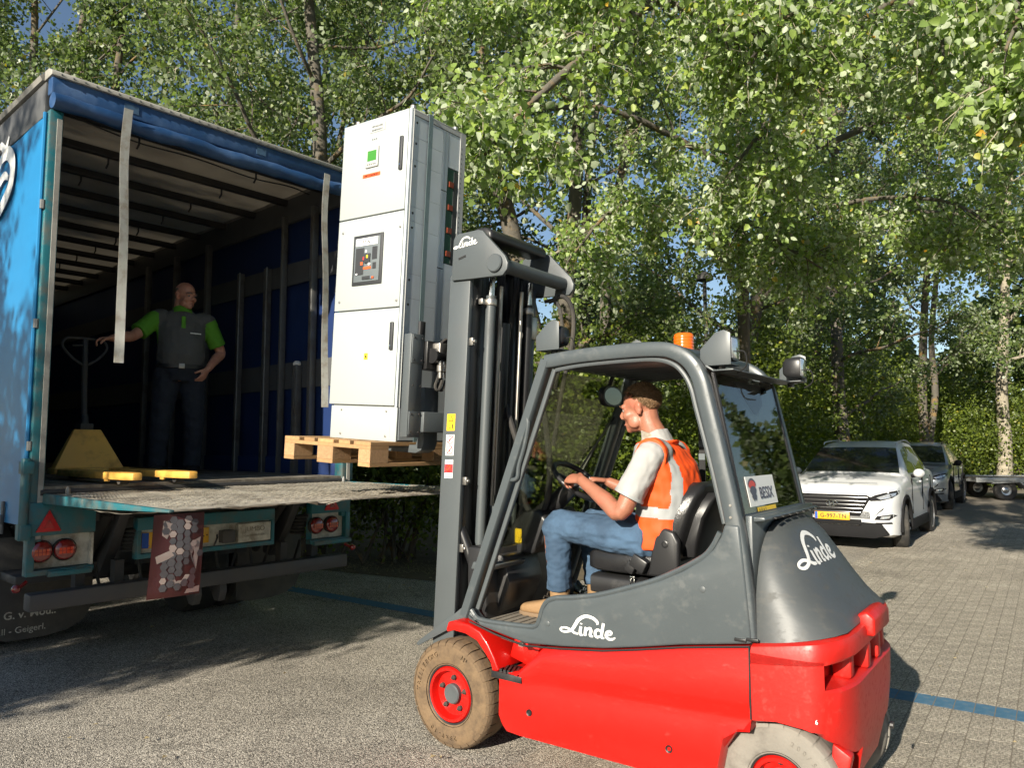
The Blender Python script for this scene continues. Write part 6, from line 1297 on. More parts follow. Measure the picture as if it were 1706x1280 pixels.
# ---------------- pallet jack inside the truck ----------------
jack = thing('pallet_jack', 'yellow hand pallet jack with black handle standing on the truck floor', 'pallet jack', TLOC + TR3 @ Vector((1.0, -.72, FZ)), TRZ + math.pi)
# local: x towards the fork tips (out of the truck), y left
for y in (-.19, .19):
    b = MB(); pr = [(.0, -.075), (1.10, -.075), (1.25, -.06), (1.35, -.03), (1.35, .03), (1.25, .06), (1.10, .075), (.0, .075)]
    b.prism([(x, y + w) for x, w in pr], .035, .085, 'z'); fk = b.build('fork', 'jack_yellow', jack, bev=.008)
    b = MB(); b.lathe([(.038, -.03), (.04, -.02), (.04, .02), (.038, .03)], (1.12, y, .04), 'y', 18); b.build('load_roller', 'dark_steel', fk)
    b = MB(); b.cbox((1.0, y + .06, .035), (.06, .02, .03)); b.cbox((1.0, y - .06, .035), (.06, .02, .03)); b.build('roller_bracket', 'jack_yellow', fk, bev=.004)
b = MB(); V = [(-.02, -.27, .06), (-.02, .27, .06), (-.12, .10, .40), (-.12, -.10, .40), (-.14, -.27, .06), (-.14, .27, .06), (-.16, .10, .40), (-.16, -.10, .40)]
b.add(V, [(0, 1, 2, 3), (7, 6, 5, 4), (0, 4, 5, 1), (1, 5, 6, 2), (2, 6, 7, 3), (3, 7, 4, 0)]); bd = b.build('front_plate', 'jack_yellow', jack, bev=.006)
b = MB(); b.box(-.14, .05, -.28, .28, .045, .09); b.build('cross_frame', 'jack_yellow', jack, bev=.01)
b = MB(); b.lathe([(.05, 0), (.05, .30), (.03, .34), (.025, .42)], (-.20, 0, .10), 'z', 16); b.box(-.26, -.14, -.05, .05, .38, .45); b.build('pump_unit', 'dark_steel', jack, bev=.006)
for y in (-.06, .06): b = MB(); b.lathe([(.085, -.025), (.09, -.02), (.09, .02), (.085, .025)], (-.22, y, .09), 'y', 24); b.build('steer_wheel', 'rubber', jack)
b = MB(); b.tube([(-.21, 0, .42), (-.25, 0, .75), (-.28, 0, 1.16)], .024, 10); hd = b.build('handle_shaft', 'dark_steel', jack)
lp = smoothpts([(-.262, 0, .93), (-.268, -.10, 1.0), (-.275, -.17, 1.09), (-.28, -.145, 1.155), (-.28, -.06, 1.168), (-.28, .06, 1.168), (-.28, .145, 1.155), (-.275, .17, 1.09), (-.268, .10, 1.0), (-.262, 0, .93)], 5)
b = MB(); b.tube(lp, .012, 8); b.build('handle_loop', 'dark_steel', hd)
b = MB(); b.tube([(-.27, 0, 1.11), (-.265, -.10, 1.10)], .008, 6); b.build('control_lever', 'dark_steel', hd)
# ---------------- parked cars ----------------
def car(label, loc, rz, paint, sc, dims, plate=None, emblem=None, dark_grille=False):
    """x forward, y left; origin on the ground below the front axle"""
    L_f, L_r, Hh, hwid, wb, wr = dims
    o = thing('parked_car', label, 'car', loc, rz, 'cars parked in front of the hedge'); o.scale = (sc, sc, sc * 1.04)
    # lower body: stations front to rear: x, z_bottom, z_belt, half-width, top half-width
    st = [(L_f, .42, .62, .55, .50), (L_f - .03, .28, .80, .74, .66), (L_f - .12, .22, .90, .85, .74), (L_f - .35, .20, .965, .905, .79), (.32, .20, 1.02, .92, .82), (0, .20, 1.05, .925, .84), (-.45, .21, 1.08, .915, .86), (-.9, .22, 1.06, .91, .86), (-1.6, .22, 1.08, .91, .86), (-2.3, .22, 1.12, .915, .86), (-2.8, .24, 1.14, .91, .84), (-L_r + .2, .30, 1.12, .87, .80), (-L_r + .04, .40, 1.05, .80, .74), (-L_r, .55, .95, .70, .66)]
    def arch(x, z):
        for xc in (0, -wb):
            d = abs(x - xc); r = wr + .075
            if d < r: z = max(z, wr + math.sqrt(r * r - d * d))
        return z
    xs = sorted(set([s[0] for s in st] + [xc + (wr + .075) * math.cos(R(a)) for xc in (0, -wb) for a in range(0, 181, 15)]), reverse=True); S = np.array(st)[::-1]
    rings = []
    for x in xs:
        zb, zt, hw, tw = [np.interp(x, S[:, 0], S[:, k]) for k in (1, 2, 3, 4)]; za = arch(x, zb)
        zm = lerp(zb, zt, .55)
        za = min(za, zt - .2)
        h = [(hw - .10, zb if za <= zb + .001 else za), (hw - .02, max(zb + .04, za)), (hw, max(zm - .08, za + .015)), (hw - .012, max(zm + .06, za + .03)), (hw - .002, max(zt - .14, za + .05)), (hw - .03, zt - .05), (tw, zt), (tw * .75, zt + .022), (tw * .4, zt + .035)]
        rings.append([(x, y, z) for y, z in h] + [(x, 0, h[-1][1] + .005)] + [(x, -y, z) for y, z in h[::-1]])
    m = MB(); m.loft(rings, True, True); body_ = m.build('body', paint, o, smooth=38); bbv = bvh_of(body_)
    b = MB(); b.box(-wb + wr + .1, -wr - .1, -.86, .86, .22, .42); b.build('underbody', 'car_black', o)
    # greenhouse
    gh = [(-.42, 1.10, .80), (-.75, 1.33, .72), (-1.12, 1.54, .635), (-1.35, 1.60, .61), (-1.9, Hh - .02, .60), (-2.5, Hh - .05, .595), (-2.95, Hh - .12, .58), (-3.2, 1.42, .60), (-3.42, 1.16, .66)]
    rings = []
    for x, zt, tw in gh:
        zb = 1.05; bw = np.interp(x, [-3.45, -2.8, -.4], [.78, .85, .85]); h = [(bw, zb), (lerp(bw, tw, .5) + .01, lerp(zb, zt, .5)), (tw + .01, zt - .03), (tw - .05, zt), (tw * .4, zt + .012)]
        rings.append([(x, y, z) for y, z in h] + [(x, -y, z) for y, z in h[::-1]])
    m = MB(); m.loft(rings, True, True); m.build('roof_shell', paint, o, smooth=45)
    # windscreen and side glass as dark panes just proud of the shell
    def quad(nm, P, mt, off, par=o): q = MB(); q.add([tuple(Vector(p) + Vector(off)) for p in P], [tuple(range(len(P)))]); return q.build(nm, mt, par, smooth=0)
    def shell_y(x, z):
        zt, tw = [np.interp(-x, [-g[0] for g in gh], [g[k] for g in gh]) for k in (1, 2)]; bw = np.interp(x, [-3.45, -2.8, -.4], [.78, .85, .85]); zm = lerp(1.05, zt, .5)
        return np.interp(z, [1.05, zm, zt - .03, zt], [bw, lerp(bw, tw, .5) + .01, tw + .01, tw - .05])
    q = MB(); V = []; n = 10
    for x, zt, tw in ((-.46, 1.125, .76), (-.75, 1.335, .695), (-1.08, 1.525, .615)):
        for i in range(n + 1): y = lerp(-tw, tw, i / n); V.append((x + .012, y, zt + .018 - .012 * (abs(y) / tw) ** 2 * 1.2))
    q.add(V, [(r * (n + 1) + i, r * (n + 1) + i + 1, (r + 1) * (n + 1) + i + 1, (r + 1) * (n + 1) + i) for r in range(2) for i in range(n)]); q.build('windscreen', 'car_dark_glass', o, smooth=180)
    for sg in (1, -1):
        for pts in (((-.82, 1.12), (-1.17, 1.49), (-1.62, 1.55), (-1.66, 1.12)), ((-1.74, 1.12), (-1.70, 1.555), (-2.42, 1.54), (-2.58, 1.14)), ((-2.66, 1.16), (-2.50, 1.53), (-2.80, 1.49), (-3.02, 1.24))):
            quad('side_window', [(x, sg * (shell_y(x, z) + .007), z) for x, z in pts], 'car_dark_glass', (0, 0, 0))
        b = MB(); b.ball((-.78, sg * 1.0, 1.12), (.10, .09, .075), 14, 10); mi = b.build('door_mirror', paint if not dark_grille else 'car_black', o, smooth=180)
        b = MB(); b.tube([(-.78, sg * .88, 1.07), (-.78, sg * .96, 1.09)], .03, 8); b.build('mirror_arm', 'car_black', mi)
        b = MB(); b.tube(smoothpts([(-1.15, sg * .60, 1.585), (-1.3, sg * .60, Hh - .03), (-2.2, sg * .585, Hh + .0), (-2.8, sg * .57, Hh - .06)], 5), .012, 6); b.build('roof_rail', 'car_black' if dark_grille else 'alloy', o)
        # cladding
        b = MB(); b.box(-wb + wr + .09, -wr - .09, sg * .90 - .025, sg * .90 + .03, .24, .40); b.build('sill_cladding', 'car_black', o, bev=.015)
        for xc in (0, -wb):
            b = MB(); pr = [(xc + (wr + .125) * math.cos(R(a)), wr + (wr + .125) * math.sin(R(a))) for a in range(-8, 189, 14)] + [(xc + (wr + .07) * math.cos(R(a)), wr + (wr + .07) * math.sin(R(a))) for a in range(188, -9, -14)]
            ya, yb_ = sorted((sg * .84, sg * .935)); b.prism(pr, ya, yb_, 'y'); b.build('arch_cladding', 'car_black', o, smooth=30)
            rt = .0
            b = MB(); yo = sg * .92; Yd = lambda d: -sg * d; b.lathe([(.22, Yd(.02)), (.25, Yd(.0)), (wr - .04, Yd(.0)), (wr - .01, Yd(.02)), (wr, Yd(.05)), (wr, Yd(.19)), (wr - .03, Yd(.22)), (.22, Yd(.2))], (0, 0, 0), 'y', 32, cap=False)
            w = b.build('wheel', 'rubber', o); w.location = (xc, yo, wr); 
            b = MB(); b.lathe([(.235, Yd(.01)), (.225, Yd(.03)), (.20, Yd(.09)), (.05, Yd(.10))], (0, 0, 0), 'y', 28); rm = b.build('rim_back', 'dark_steel', w)
            for k in range(5):
                for dlt in (-.11, .11):
                    a = 2 * math.pi * k / 5 + dlt; s = MB(); s.add([(0.05 * math.cos(a - .35), Yd(.02), .05 * math.sin(a - .35)), (.05 * math.cos(a + .35), Yd(.02), .05 * math.sin(a + .35)), (.23 * math.cos(a + .07), Yd(.012), .23 * math.sin(a + .07)), (.23 * math.cos(a - .07), Yd(.012), .23 * math.sin(a - .07))], [(0, 1, 2, 3)]); s.build('spoke', 'alloy', w, smooth=0)
            b = MB(); b.lathe([(.235, Yd(.02)), (.245, Yd(.004)), (.225, Yd(.004)), (.22, Yd(.02))], (0, 0, 0), 'y', 28, cap=False); b.lathe([(.05, Yd(.03)), (.05, Yd(.012)), (.02, Yd(.01))], (0, 0, 0), 'y', 16); b.build('rim', 'alloy', w)
            if xc == 0: w.rotation_euler = (0, 0, R(14))
        # headlights, fog lamps draped on the bodywork
        xf = L_f
        def lamp(nm, mt, poly, off, par): q = patch([(sg * a_, b_) for a_, b_ in poly], xf + .2, 'x'); drape(q, bbv, (-1, 0, 0), off, 1.0); return q.build(nm, mt, par, smooth=180)
        hl = lamp('headlight', 'car_black', [(.50, .775), (.62, .835), (.80, .885), (.895, .90), (.90, .85), (.84, .795), (.70, .755), (.56, .745)], .010, o)
        lamp('headlight_lens', 'lamp_clear', [(.64, .80), (.78, .85), (.875, .868), (.87, .83), (.80, .79), (.70, .772)], .016, hl)
        fg = lamp('fog_lamp', 'car_black', [(.60, .475), (.64, .53), (.84, .56), (.885, .54), (.80, .475)], .008, o)
        lamp('fog_lens', 'lamp_clear', [(.68, .49), (.70, .525), (.82, .54), (.80, .50)], .014, fg)
        lamp('lower_vent', 'car_black', [(.60, .41), (.62, .435), (.83, .445), (.84, .42)], .008, o)
        for xh in (-1.45, -2.25): b = MB(); b.box(xh - .09, xh + .05, *sorted((sg * .905, sg * .935)), .955, .98); b.build('door_handle', paint, o, bev=.008)
        for xh in (-.62, -1.7, -2.62): b = MB(); b.box(xh - .002, xh + .002, *sorted((sg * .895, sg * .918)), .48, 1.04); b.build('door_gap', 'car_black', o, smooth=0)
    # grille, bumper, plate
    xf = L_f
    b = MB(); b.prism([(-.56, .80), (-.40, .52), (.40, .52), (.56, .80), (.50, .83), (-.50, .83)], xf - .06, xf + .022, 'x'); gr = b.build('grille', 'car_black', o, bev=.01)
    for k in range(5):
        z = .575 + k * .055; w = lerp(.40, .53, (z - .52) / .28); s = MB(); s.box(xf + .02, xf + .032, -w, w, z - .006, z + .007); s.build('grille_bar', 'car_black' if dark_grille else 'dull_chrome', gr, bev=.004)
    b = MB(); b.prism([(-.80, .26), (-.70, .42), (-.42, .44), (-.38, .38), (.38, .38), (.42, .44), (.70, .42), (.80, .26), (.6, .2), (-.6, .2)], xf - .12, xf + .01, 'x'); b.build('lower_bumper', 'car_black', o, bev=.02)
    b = MB(); b.box(xf - .02, xf + .03, -.42, .42, .39, .47); b.build('lower_intake', 'car_black', o, bev=.01)
    if emblem:
        b = MB(); pts = [(xf + .042, .085 * math.cos(a), .70 + .045 * math.sin(a)) for a in [2 * math.pi * i / 24 for i in range(25)]]; b.tube(pts, .007, 6, False); b.tube([(xf + .042, .035, .665), (xf + .042, .022, .737)], .007, 6); b.tube([(xf + .042, -.022, .663), (xf + .042, -.035, .735)], .007, 6); b.tube([(xf + .042, .028, .697), (xf + .042, -.028, .703)], .007, 6); b.build('emblem', 'chrome', gr)
    if plate:
        b = MB(); b.box(xf + .032, xf + .044, -.26, .26, .455, .565); pl = b.build('number_plate', 'plate_yellow', o, bev=.002)
        b = MB(); b.box(xf + .0442, xf + .0455, -.255, -.215, .458, .562); b.build('plate_country_strip', 'plate_blue', pl, smooth=0)
        b = MB(); b.text(plate, (xf + .0445, .018, .482), (0, 1, 0), (0, 0, 1), .088, 'CENTER', ext=.0004, space=1.05, bold=.0015); b.build('plate_characters', 'black_text', pl, smooth=0)
    # interior hint: dashboard card and mirror behind the glass
    b = MB(); b.tube([(L_f - .24, -.62, 1.0), (L_f - .24, .62, 1.0)], .003, 4); b.build('bonnet_gap', 'car_black', o)
    return o
CRZ = R(180 + 53)
car('white SUV with chromed grille and yellow number plate parked beside the hedge', (5.50, 12.30, 0), CRZ, 'car_white', .985, (.86, 3.55, 1.66, .92, 2.67, .345), 'G-997-TN', True)
car('dark grey SUV parked behind the white SUV', (10.25, 19.15, 0), CRZ, 'car_grey', 1.0, (.86, 3.55, 1.66, .92, 2.67, .35), None, None, True)
# ---------------- flatbed trailer ----------------
tr = thing('flatbed_trailer', 'low grey flatbed trailer with red reflector parked behind the grey SUV', 'trailer', (14.5, 22.6, 0), R(-6))
b = MB(); b.box(-.85, 3.6, -.95, .95, .55, .63); b.build('bed_frame', 'trailer_grey', tr, bev=.01)
b = MB(); b.box(-.83, 3.58, -.93, .93, .63, .65); b.build('deck', 'plywood', tr)
for y in (-.97, .97): b = MB(); b.box(-.85, 3.6, y - .02, y + .02, .54, .68); b.build('side_rail', 'trailer_grey', tr, bev=.006)
b = MB(); b.box(.75, 1.15, -.996, -.99, .57, .65); b.build('red_reflector', 'reflect_red', tr, smooth=0)
for xw in (0.02, ):
    for y in (-.80, .80):
        b = MB(); b.lathe([(.15, -.09), (.28, -.1), (.31, -.06), (.31, .06), (.28, .1), (.15, .09)], (xw, y, .31), 'y', 28, cap=False); w = b.build('wheel', 'rubber', tr)
        b = MB(); b.lathe([(.17, -.09), (.16, -.05), (.10, -.04), (.06, -.07), (.02, -.075)], (xw, y, .31), 'y', 24, cap=False); b.lathe([(.17, .09), (.16, .05), (.10, .04), (.06, .07), (.02, .075)], (xw, y, .31), 'y', 24, cap=False); b.build('rim', 'alloy', w)
b = MB(); b.prism([(-.42, .50), (-.34, .60), (.36, .60), (.50, .46), (.56, .36), (.50, .36), (.42, .48), (.34, .54)], -.99, -.62, 'y'); b.build('mudguard', 'trailer_grey', tr, bev=.01)
b = MB(); b.box(.5, 3.4, -.9, .9, .42, .55); b.build('under_frame', 'dark_steel', tr)
b = MB(); b.tube([(3.6, 0, .6), (4.8, 0, .5)], .05, 8); b.tube([(4.4, 0, .5), (4.4, 0, .04)], .03, 8); b.build('drawbar', 'trailer_grey', tr)
# ---------------- vegetation ----------------
def leaf_mesh(name, P, D, Nn, S, hexa, rng, m, parent):
    n = len(P); D = D / np.linalg.norm(D, axis=1, keepdims=True); Rt = np.cross(D, Nn); Rt /= np.linalg.norm(Rt, axis=1, keepdims=True) + 1e-9; Up = np.cross(Rt, D)
    S = S[:, None]
    if hexa:
        fold = rng.uniform(.02, .22, (n, 1))
        def pt(u, v, w): return P + D * S * u + Rt * S * v + Up * S * w * fold
        V = np.stack([pt(0, 0, 0), pt(.26, -.40, 1), pt(.66, -.33, .8), pt(1.04, 0, -.3), pt(.66, .33, .8), pt(.26, .40, 1)], 1); k = 6
        F_ = np.array([[0, 3, 2, 1], [0, 5, 4, 3]])
    else:
        V = np.stack([P, P + D * S * .45 - Rt * S * .40, P + D * S, P + D * S * .45 + Rt * S * .40], 1); k = 4; F_ = np.array([[0, 3, 2, 1]])
    V = V.reshape(-1, 3).astype(np.float32); nf = n * len(F_); idx = (F_[None] + (np.arange(n) * k)[:, None, None]).reshape(-1).astype(np.int32)
    me = bpy.data.meshes.new(name); me.vertices.add(len(V)); me.vertices.foreach_set('co', V.ravel()); me.loops.add(len(idx)); me.loops.foreach_set('vertex_index', idx)
    me.polygons.add(nf); me.polygons.foreach_set('loop_start', (np.arange(nf) * 4).astype(np.int32)); me.update(calc_edges=True)
    at = me.attributes.new('rnd', 'FLOAT', 'POINT'); at.data.foreach_set('value', np.repeat(rng.rand(n), k).astype(np.float32))
    return link(name, me, m, parent, 0, kind='stuff')
def unit(v): v = np.asarray(v, float); return v / (np.linalg.norm(v) + 1e-9)
class Tree:
    def __init__(s, seed): s.rng = np.random.RandomState(seed); s.w = MB(); s.tw = MB(); s.P = []; s.D = []; s.fine = False
    def curve(s, p, d, L, n, jit, trop):
        p = np.array(p, float); d = unit(d); out = [p]
        for i in range(n):
            d = unit(d + s.rng.normal(size=3) * jit + np.array([0, 0, trop])); p = p + d * L / n; out.append(p)
        return out
    def twig(s, p, d, L, nl, leafspread, r=.005):
        pts = s.curve(p, d, L, 3, .28, -.42 if s.fine else -.18); s.tw.tube([tuple(q) for q in pts[::1]] if s.fine else [tuple(pts[0]), tuple(pts[2])], [r, r * .8, r * .6, r * .3] if s.fine else [r, r * .4], 3, False)
        t = s.rng.rand(nl) ** .7 * 3; i = np.minimum(t.astype(int), 2); f = (t - i)[:, None]; A = np.array(pts); q = A[i] * (1 - f) + A[i + 1] * f
        off = s.rng.normal(size=(nl, 3)) * leafspread; s.P.append(q + off); dd = off / (np.linalg.norm(off, axis=1, keepdims=True) + 1e-9) * .7 + s.rng.normal(size=(nl, 3)) * .55 + np.array([0, 0, -.45]); s.D.append(dd)
    def branch(s, pts, r0, r1, nb, bl, ntw, tl, nl, spread, start=.2, droop=-.05, up=.25):
        """a limb polyline with side branches carrying twigs"""
        P = [np.array(p) for p in smoothpts([tuple(p) for p in pts], 4)]; n = len(P); s.w.tube([tuple(p) for p in P], list(np.linspace(r0, r1, n)), 9 if r0 > .05 else 6)
        for k in range(nb):
            t = start + (1 - start) * (k + s.rng.rand()) / nb; i = min(int(t * (n - 1)), n - 2); p = P[i]; td = unit(P[i + 1] - P[i])
            a = unit(np.cross(td, s.rng.normal(size=3))); d = unit(td * .55 + a * .9 + np.array([0, 0, up])); L = bl * s.rng.uniform(.6, 1.2) * (1.1 - .45 * t)
            b = s.curve(p, d, L, 4, .20, droop); rb = max(.006, lerp(r0, r1, t) * .42); s.w.tube([tuple(q) for q in b], list(np.linspace(rb, .005, 5)), 5, False)
            for j in range(ntw):
                u = .25 + .75 * (j + s.rng.rand()) / ntw; ii = min(int(u * 4), 3); q = b[ii] + (b[ii + 1] - b[ii]) * (u * 4 - ii)
                bd = unit(b[ii + 1] - b[ii]); dd = unit(bd * .7 + s.rng.normal(size=3) * .6); s.twig(q, dd, tl * s.rng.uniform(.6, 1.25), int(nl * s.rng.uniform(.6, 1.4)), spread)
    def finish(s, name, label, bark, leafm, size, hexa, group=None, keep=None):
        o = thing(name, label, 'tree', (0, 0, 0), 0, group)
        s.w.build('trunk', bark, o, smooth=70); s.tw.build('twigs', 'bark_pale', o, smooth=0, kind='stuff')
        P = np.concatenate(s.P); D = np.concatenate(s.D)
        if keep is not None: k = keep(P); P, D = P[k], D[k]
        N_ = s.rng.normal(size=P.shape) + np.array([-.22, -.34, .30]); leaf_mesh('crown', P, D, N_, size * s.rng.uniform(.5, 1.25, len(P)), hexa, s.rng, leafm, o); s.count = len(P); return o
def forest_tree(name, label, base, H, seed, lean=(0, 0), r=.16, cb=.25, spread=2.6, limbs=15, nb=7, ntw=6, nl=14, leaf=.10, bark='bark', leafm='leaf_far', hexa=False, forks=1, group='trees behind the yard', dens=3.4):
    t = Tree(seed); g = t.rng; base = np.array([base[0], base[1], 0.0])
    for fk in range(forks):
        d = unit([lean[0] + (g.normal() * .18 if forks > 1 else 0), lean[1] + (g.normal() * .12 if forks > 1 else 0), 1]); tr = t.curve(base + np.array([fk * .25, fk * .1, -.05]), d, H, 9, .07, .05); tr = smoothpts([tuple(p) for p in tr], 4)
        n = len(tr); rad = [r / (1 + .35 * fk) * (1 - .86 * i / (n - 1)) + (.05 * max(0, 1 - i / 3)) for i in range(n)]; t.w.tube(tr, rad, 12)
        L_ = limbs // forks
        for k in range(L_):
            u = cb + (1 - cb) * ((k + .5 * g.rand()) / L_) ** .9; i = min(int(u * (n - 1)), n - 2); p = np.array(tr[i]); az = k * 2.4 + g.rand() * .8; e = lerp(.25, 1.0, u) + g.normal() * .15
            d = unit([math.cos(az), math.sin(az), e]); L = spread * (1.15 - .65 * abs(u - .45) / .6) * g.uniform(.75, 1.2)
            c = t.curve(p, d, L, 5, .16, .05); t.branch(c, max(.018, rad[i] * .38), .008, nb, L * .46, ntw, .46, int(nl * dens * 1.05), .105)
    return t.finish(name, label, bark, leafm, leaf, hexa, group), t.count
cnt = 0
TREES = [
 ('leaning grey-barked poplar rising behind the truck roof', (-3.0, 11.0), 11.5, 11, (.10, -.05), .20, .22, 2.5, 15, 8, 6, 15, 0.075, 'bark', 1),
 ('tree with bare forked limbs behind the middle of the truck roof', (-5.2, 13.0), 12, 12, (.03, -.02), .17, .2, 2.8, 16, 7, 6, 14, 0.084, 'bark', 2),
 ('dark leafy tree behind the top left corner of the truck', (-9.0, 13.0), 12.5, 13, (.02, -.04), .19, .18, 3.0, 17, 7, 6, 14, 0.084, 'bark', 2),
 ('leafy tree filling the view above the front of the truck roof', (-7.6, 13.6), 12.5, 25, (-.02, -.05), .17, .2, 2.9, 17, 7, 6, 14, .085, 'bark', 1),
 ('tree at the far left edge behind the blue curtain', (-12.5, 15.0), 13, 14, (.02, 0), .2, .15, 3.2, 16, 7, 6, 13, 0.097, 'bark', 1),
 ('many-limbed dark tree standing behind the mast', (1.0, 12.6), 12, 15, (-.04, -.06), .24, .22, 3.0, 18, 7, 6, 15, 0.079, 'bark', 3),
 ('tree filling the gap behind the cabinet and the mast head', (-1.2, 15.5), 13.5, 16, (0, -.03), .2, .15, 3.2, 18, 7, 6, 14, 0.092, 'bark', 1),
 ('broad tree behind the orange beacon', (4.6, 17.0), 13.5, 17, (0, -.05), .22, .14, 3.4, 19, 7, 6, 14, 0.092, 'bark', 2),
 ('tree with loose crown above the white SUV', (8.6, 19.0), 14, 18, (-.02, -.05), .2, .17, 3.4, 18, 7, 6, 14, 0.097, 'bark', 1),
 ('pair-stemmed tree behind the grey SUV', (13.3, 24.0), 15, 19, (.01, 0), .17, .24, 3.2, 17, 7, 6, 14, 0.106, 'bark', 2),
 ('sunlit pale-trunked tree behind the flatbed trailer', (17.3, 26.2), 15, 20, (.03, -.02), .24, .30, 3.2, 17, 7, 6, 13, 0.106, 'bark_pale', 1),
 ('slim tree at the right edge beyond the trailer', (20.5, 27.5), 15, 21, (-.02, 0), .2, .2, 3.4, 17, 7, 6, 13, 0.114, 'bark', 1),
 ('tall tree in the second row above the mast', (2.0, 21.0), 16, 22, (0, 0), .22, .12, 3.8, 18, 7, 6, 12, 0.123, 'bark', 1),
 ('tall tree in the second row behind the truck', (-6.5, 19.5), 16, 23, (0, 0), .22, .12, 3.8, 18, 7, 6, 11, 0.123, 'bark', 1),
 ('tall tree in the second row above the grey SUV', (10.5, 26.5), 17, 24, (0, 0), .22, .12, 4.0, 18, 7, 6, 12, 0.132, 'bark', 1),
]
for lb, bs, H, sd, ln_, r, cb_, sp_, li, nb, nt_, nl, ls, bk_, fk in TREES:
    _, c = forest_tree('poplar_tree', lb, bs, H, sd, ln_, r, cb_, sp_, li, nb, nt_, nl, ls, bk_, 'leaf_far', False, fk, dens=3.3 if bs[1] < 14 else 2.8); cnt += c
# near poplar whose limbs hang over the forklift
t = Tree(77); t.fine = True; tb = (3.9, 12.2)
t.w.tube(smoothpts([(3.95, 12.4, -.05), (3.9, 12.2, 1.2), (3.8, 12.0, 3.0), (3.7, 11.6, 5.0), (3.6, 11.2, 7.0), (3.7, 10.9, 9.0), (3.9, 10.8, 11)], 4), list(np.linspace(.13, .04, 25)), 12)
near = [
 ([(3.6, 11.2, 6.8), (2.6, 8.6, 7.2), (1.36, 6.5, 5.72), (.25, 5.85, 4.5), (-.20, 5.3, 3.75)], .095, .012, 17, .75),
 ([(1.36, 6.5, 5.72), (1.7, 6.1, 5.3), (2.0, 5.9, 5.05), (2.3, 5.7, 5.1)], .04, .010, 8, .7),
 ([(3.7, 11.8, 5.0), (3.2, 9.4, 5.6), (2.7, 7.6, 5.0), (2.0, 6.6, 4.1)], .07, .010, 15, .8),
 ([(3.65, 11.5, 5.6), (4.4, 9.2, 6.5), (4.4, 7.4, 6.1), (3.9, 6.4, 5.1)], .075, .010, 16, .85),
 ([(3.6, 11.2, 7.0), (5.4, 9.6, 7.6), (6.2, 8.2, 6.9), (6.1, 7.2, 5.7)], .07, .010, 16, .9),
 ([(3.75, 11.9, 4.2), (2.4, 10.2, 4.9), (1.3, 8.8, 4.5), (.6, 7.9, 3.6)], .07, .010, 15, .8),
 ([(3.7, 11.6, 5.8), (6.2, 11.2, 6.8), (8.0, 10.3, 6.4), (8.6, 9.6, 5.0)], .07, .010, 16, 1.0),
 ([(3.75, 11.8, 4.6), (5.4, 11.3, 5.2), (6.6, 10.4, 4.9), (7.2, 9.7, 4.2)], .06, .010, 14, .9),
 ([(3.7, 11.6, 5.4), (3.3, 10.2, 4.8), (3.2, 9.0, 4.2), (3.5, 8.2, 3.6)], .05, .010, 13, .8),
 ([(3.6, 11.2, 7.4), (3.6, 9.4, 8.4), (3.0, 8.0, 8.2), (2.4, 7.2, 7.2)], .06, .010, 14, .9),
 ([(3.6, 11.2, 7.2), (1.6, 9.8, 8.2), (.2, 8.4, 7.6), (-.6, 7.6, 6.4)], .06, .010, 15, .85),
 ([(3.7, 11.6, 6.0), (1.4, 10.2, 6.4), (-.2, 8.9, 5.6), (-.9, 8.2, 4.6)], .06, .010, 14, .8),
]
near += [
 ([(3.6, 11.2, 7.4), (3.8, 8.5, 7.6), (3.3, 5.9, 6.6), (2.5, 4.3, 5.5)], .06, .010, 5, .8),
 ([(3.6, 11.2, 7.0), (5.4, 8.2, 7.4), (5.2, 5.8, 6.4), (4.3, 4.5, 5.4)], .06, .010, 5, .8),
 ([(2.6, 8.6, 7.2), (1.9, 7.2, 6.9), (1.0, 6.3, 6.4), (.3, 5.9, 5.6)], .05, .010, 13, .8),
 ([(3.7, 11.8, 4.8), (4.6, 10.2, 5.0), (5.2, 8.8, 4.6), (5.3, 7.8, 3.9)], .05, .010, 14, .85)]
near += [
 ([(3.3, 5.9, 6.6), (3.4, 5.1, 5.4), (3.3, 4.6, 4.5), (3.0, 4.3, 4.0)], .035, .010, 12, .6),
 ([(4.3, 4.5, 5.4), (4.1, 4.4, 4.9), (3.8, 4.5, 4.4), (3.6, 4.6, 3.9)], .035, .010, 11, .6),
 ([(5.2, 5.8, 6.4), (5.0, 5.4, 5.4), (4.8, 5.2, 4.6), (4.4, 5.2, 3.9)], .035, .010, 11, .65)]
for pts, r0, r1, nb, bl in near: t.branch(pts, r0 * .95, r1, nb + 5, bl * 1.1, 8, .50, 36, .068, .18, -.10, .12)
def keep_near(P):      # nothing hangs inside the machine, the load or the truck body
    loc = (P - np.array(FLOC)) @ np.array(FROT); inside = (loc[:, 0] < 1.3) & (loc[:, 0] > -.02) & (loc[:, 1] > -.25) & (loc[:, 1] < .75) & (P[:, 2] < 3.72)
    tl_ = (P - np.array(TLOC)) @ np.array(TR3); it = (tl_[:, 0] > -.2) & (tl_[:, 1] < .1) & (tl_[:, 1] > -2.6) & (P[:, 2] < 4.3)
    return ~(inside | it)
nt = t.finish('poplar_tree', 'near poplar with sunlit leafy limbs hanging over the forklift', 'bark', 'leaf_poplar', .064, True, 'trees behind the yard', keep_near); cnt += t.count
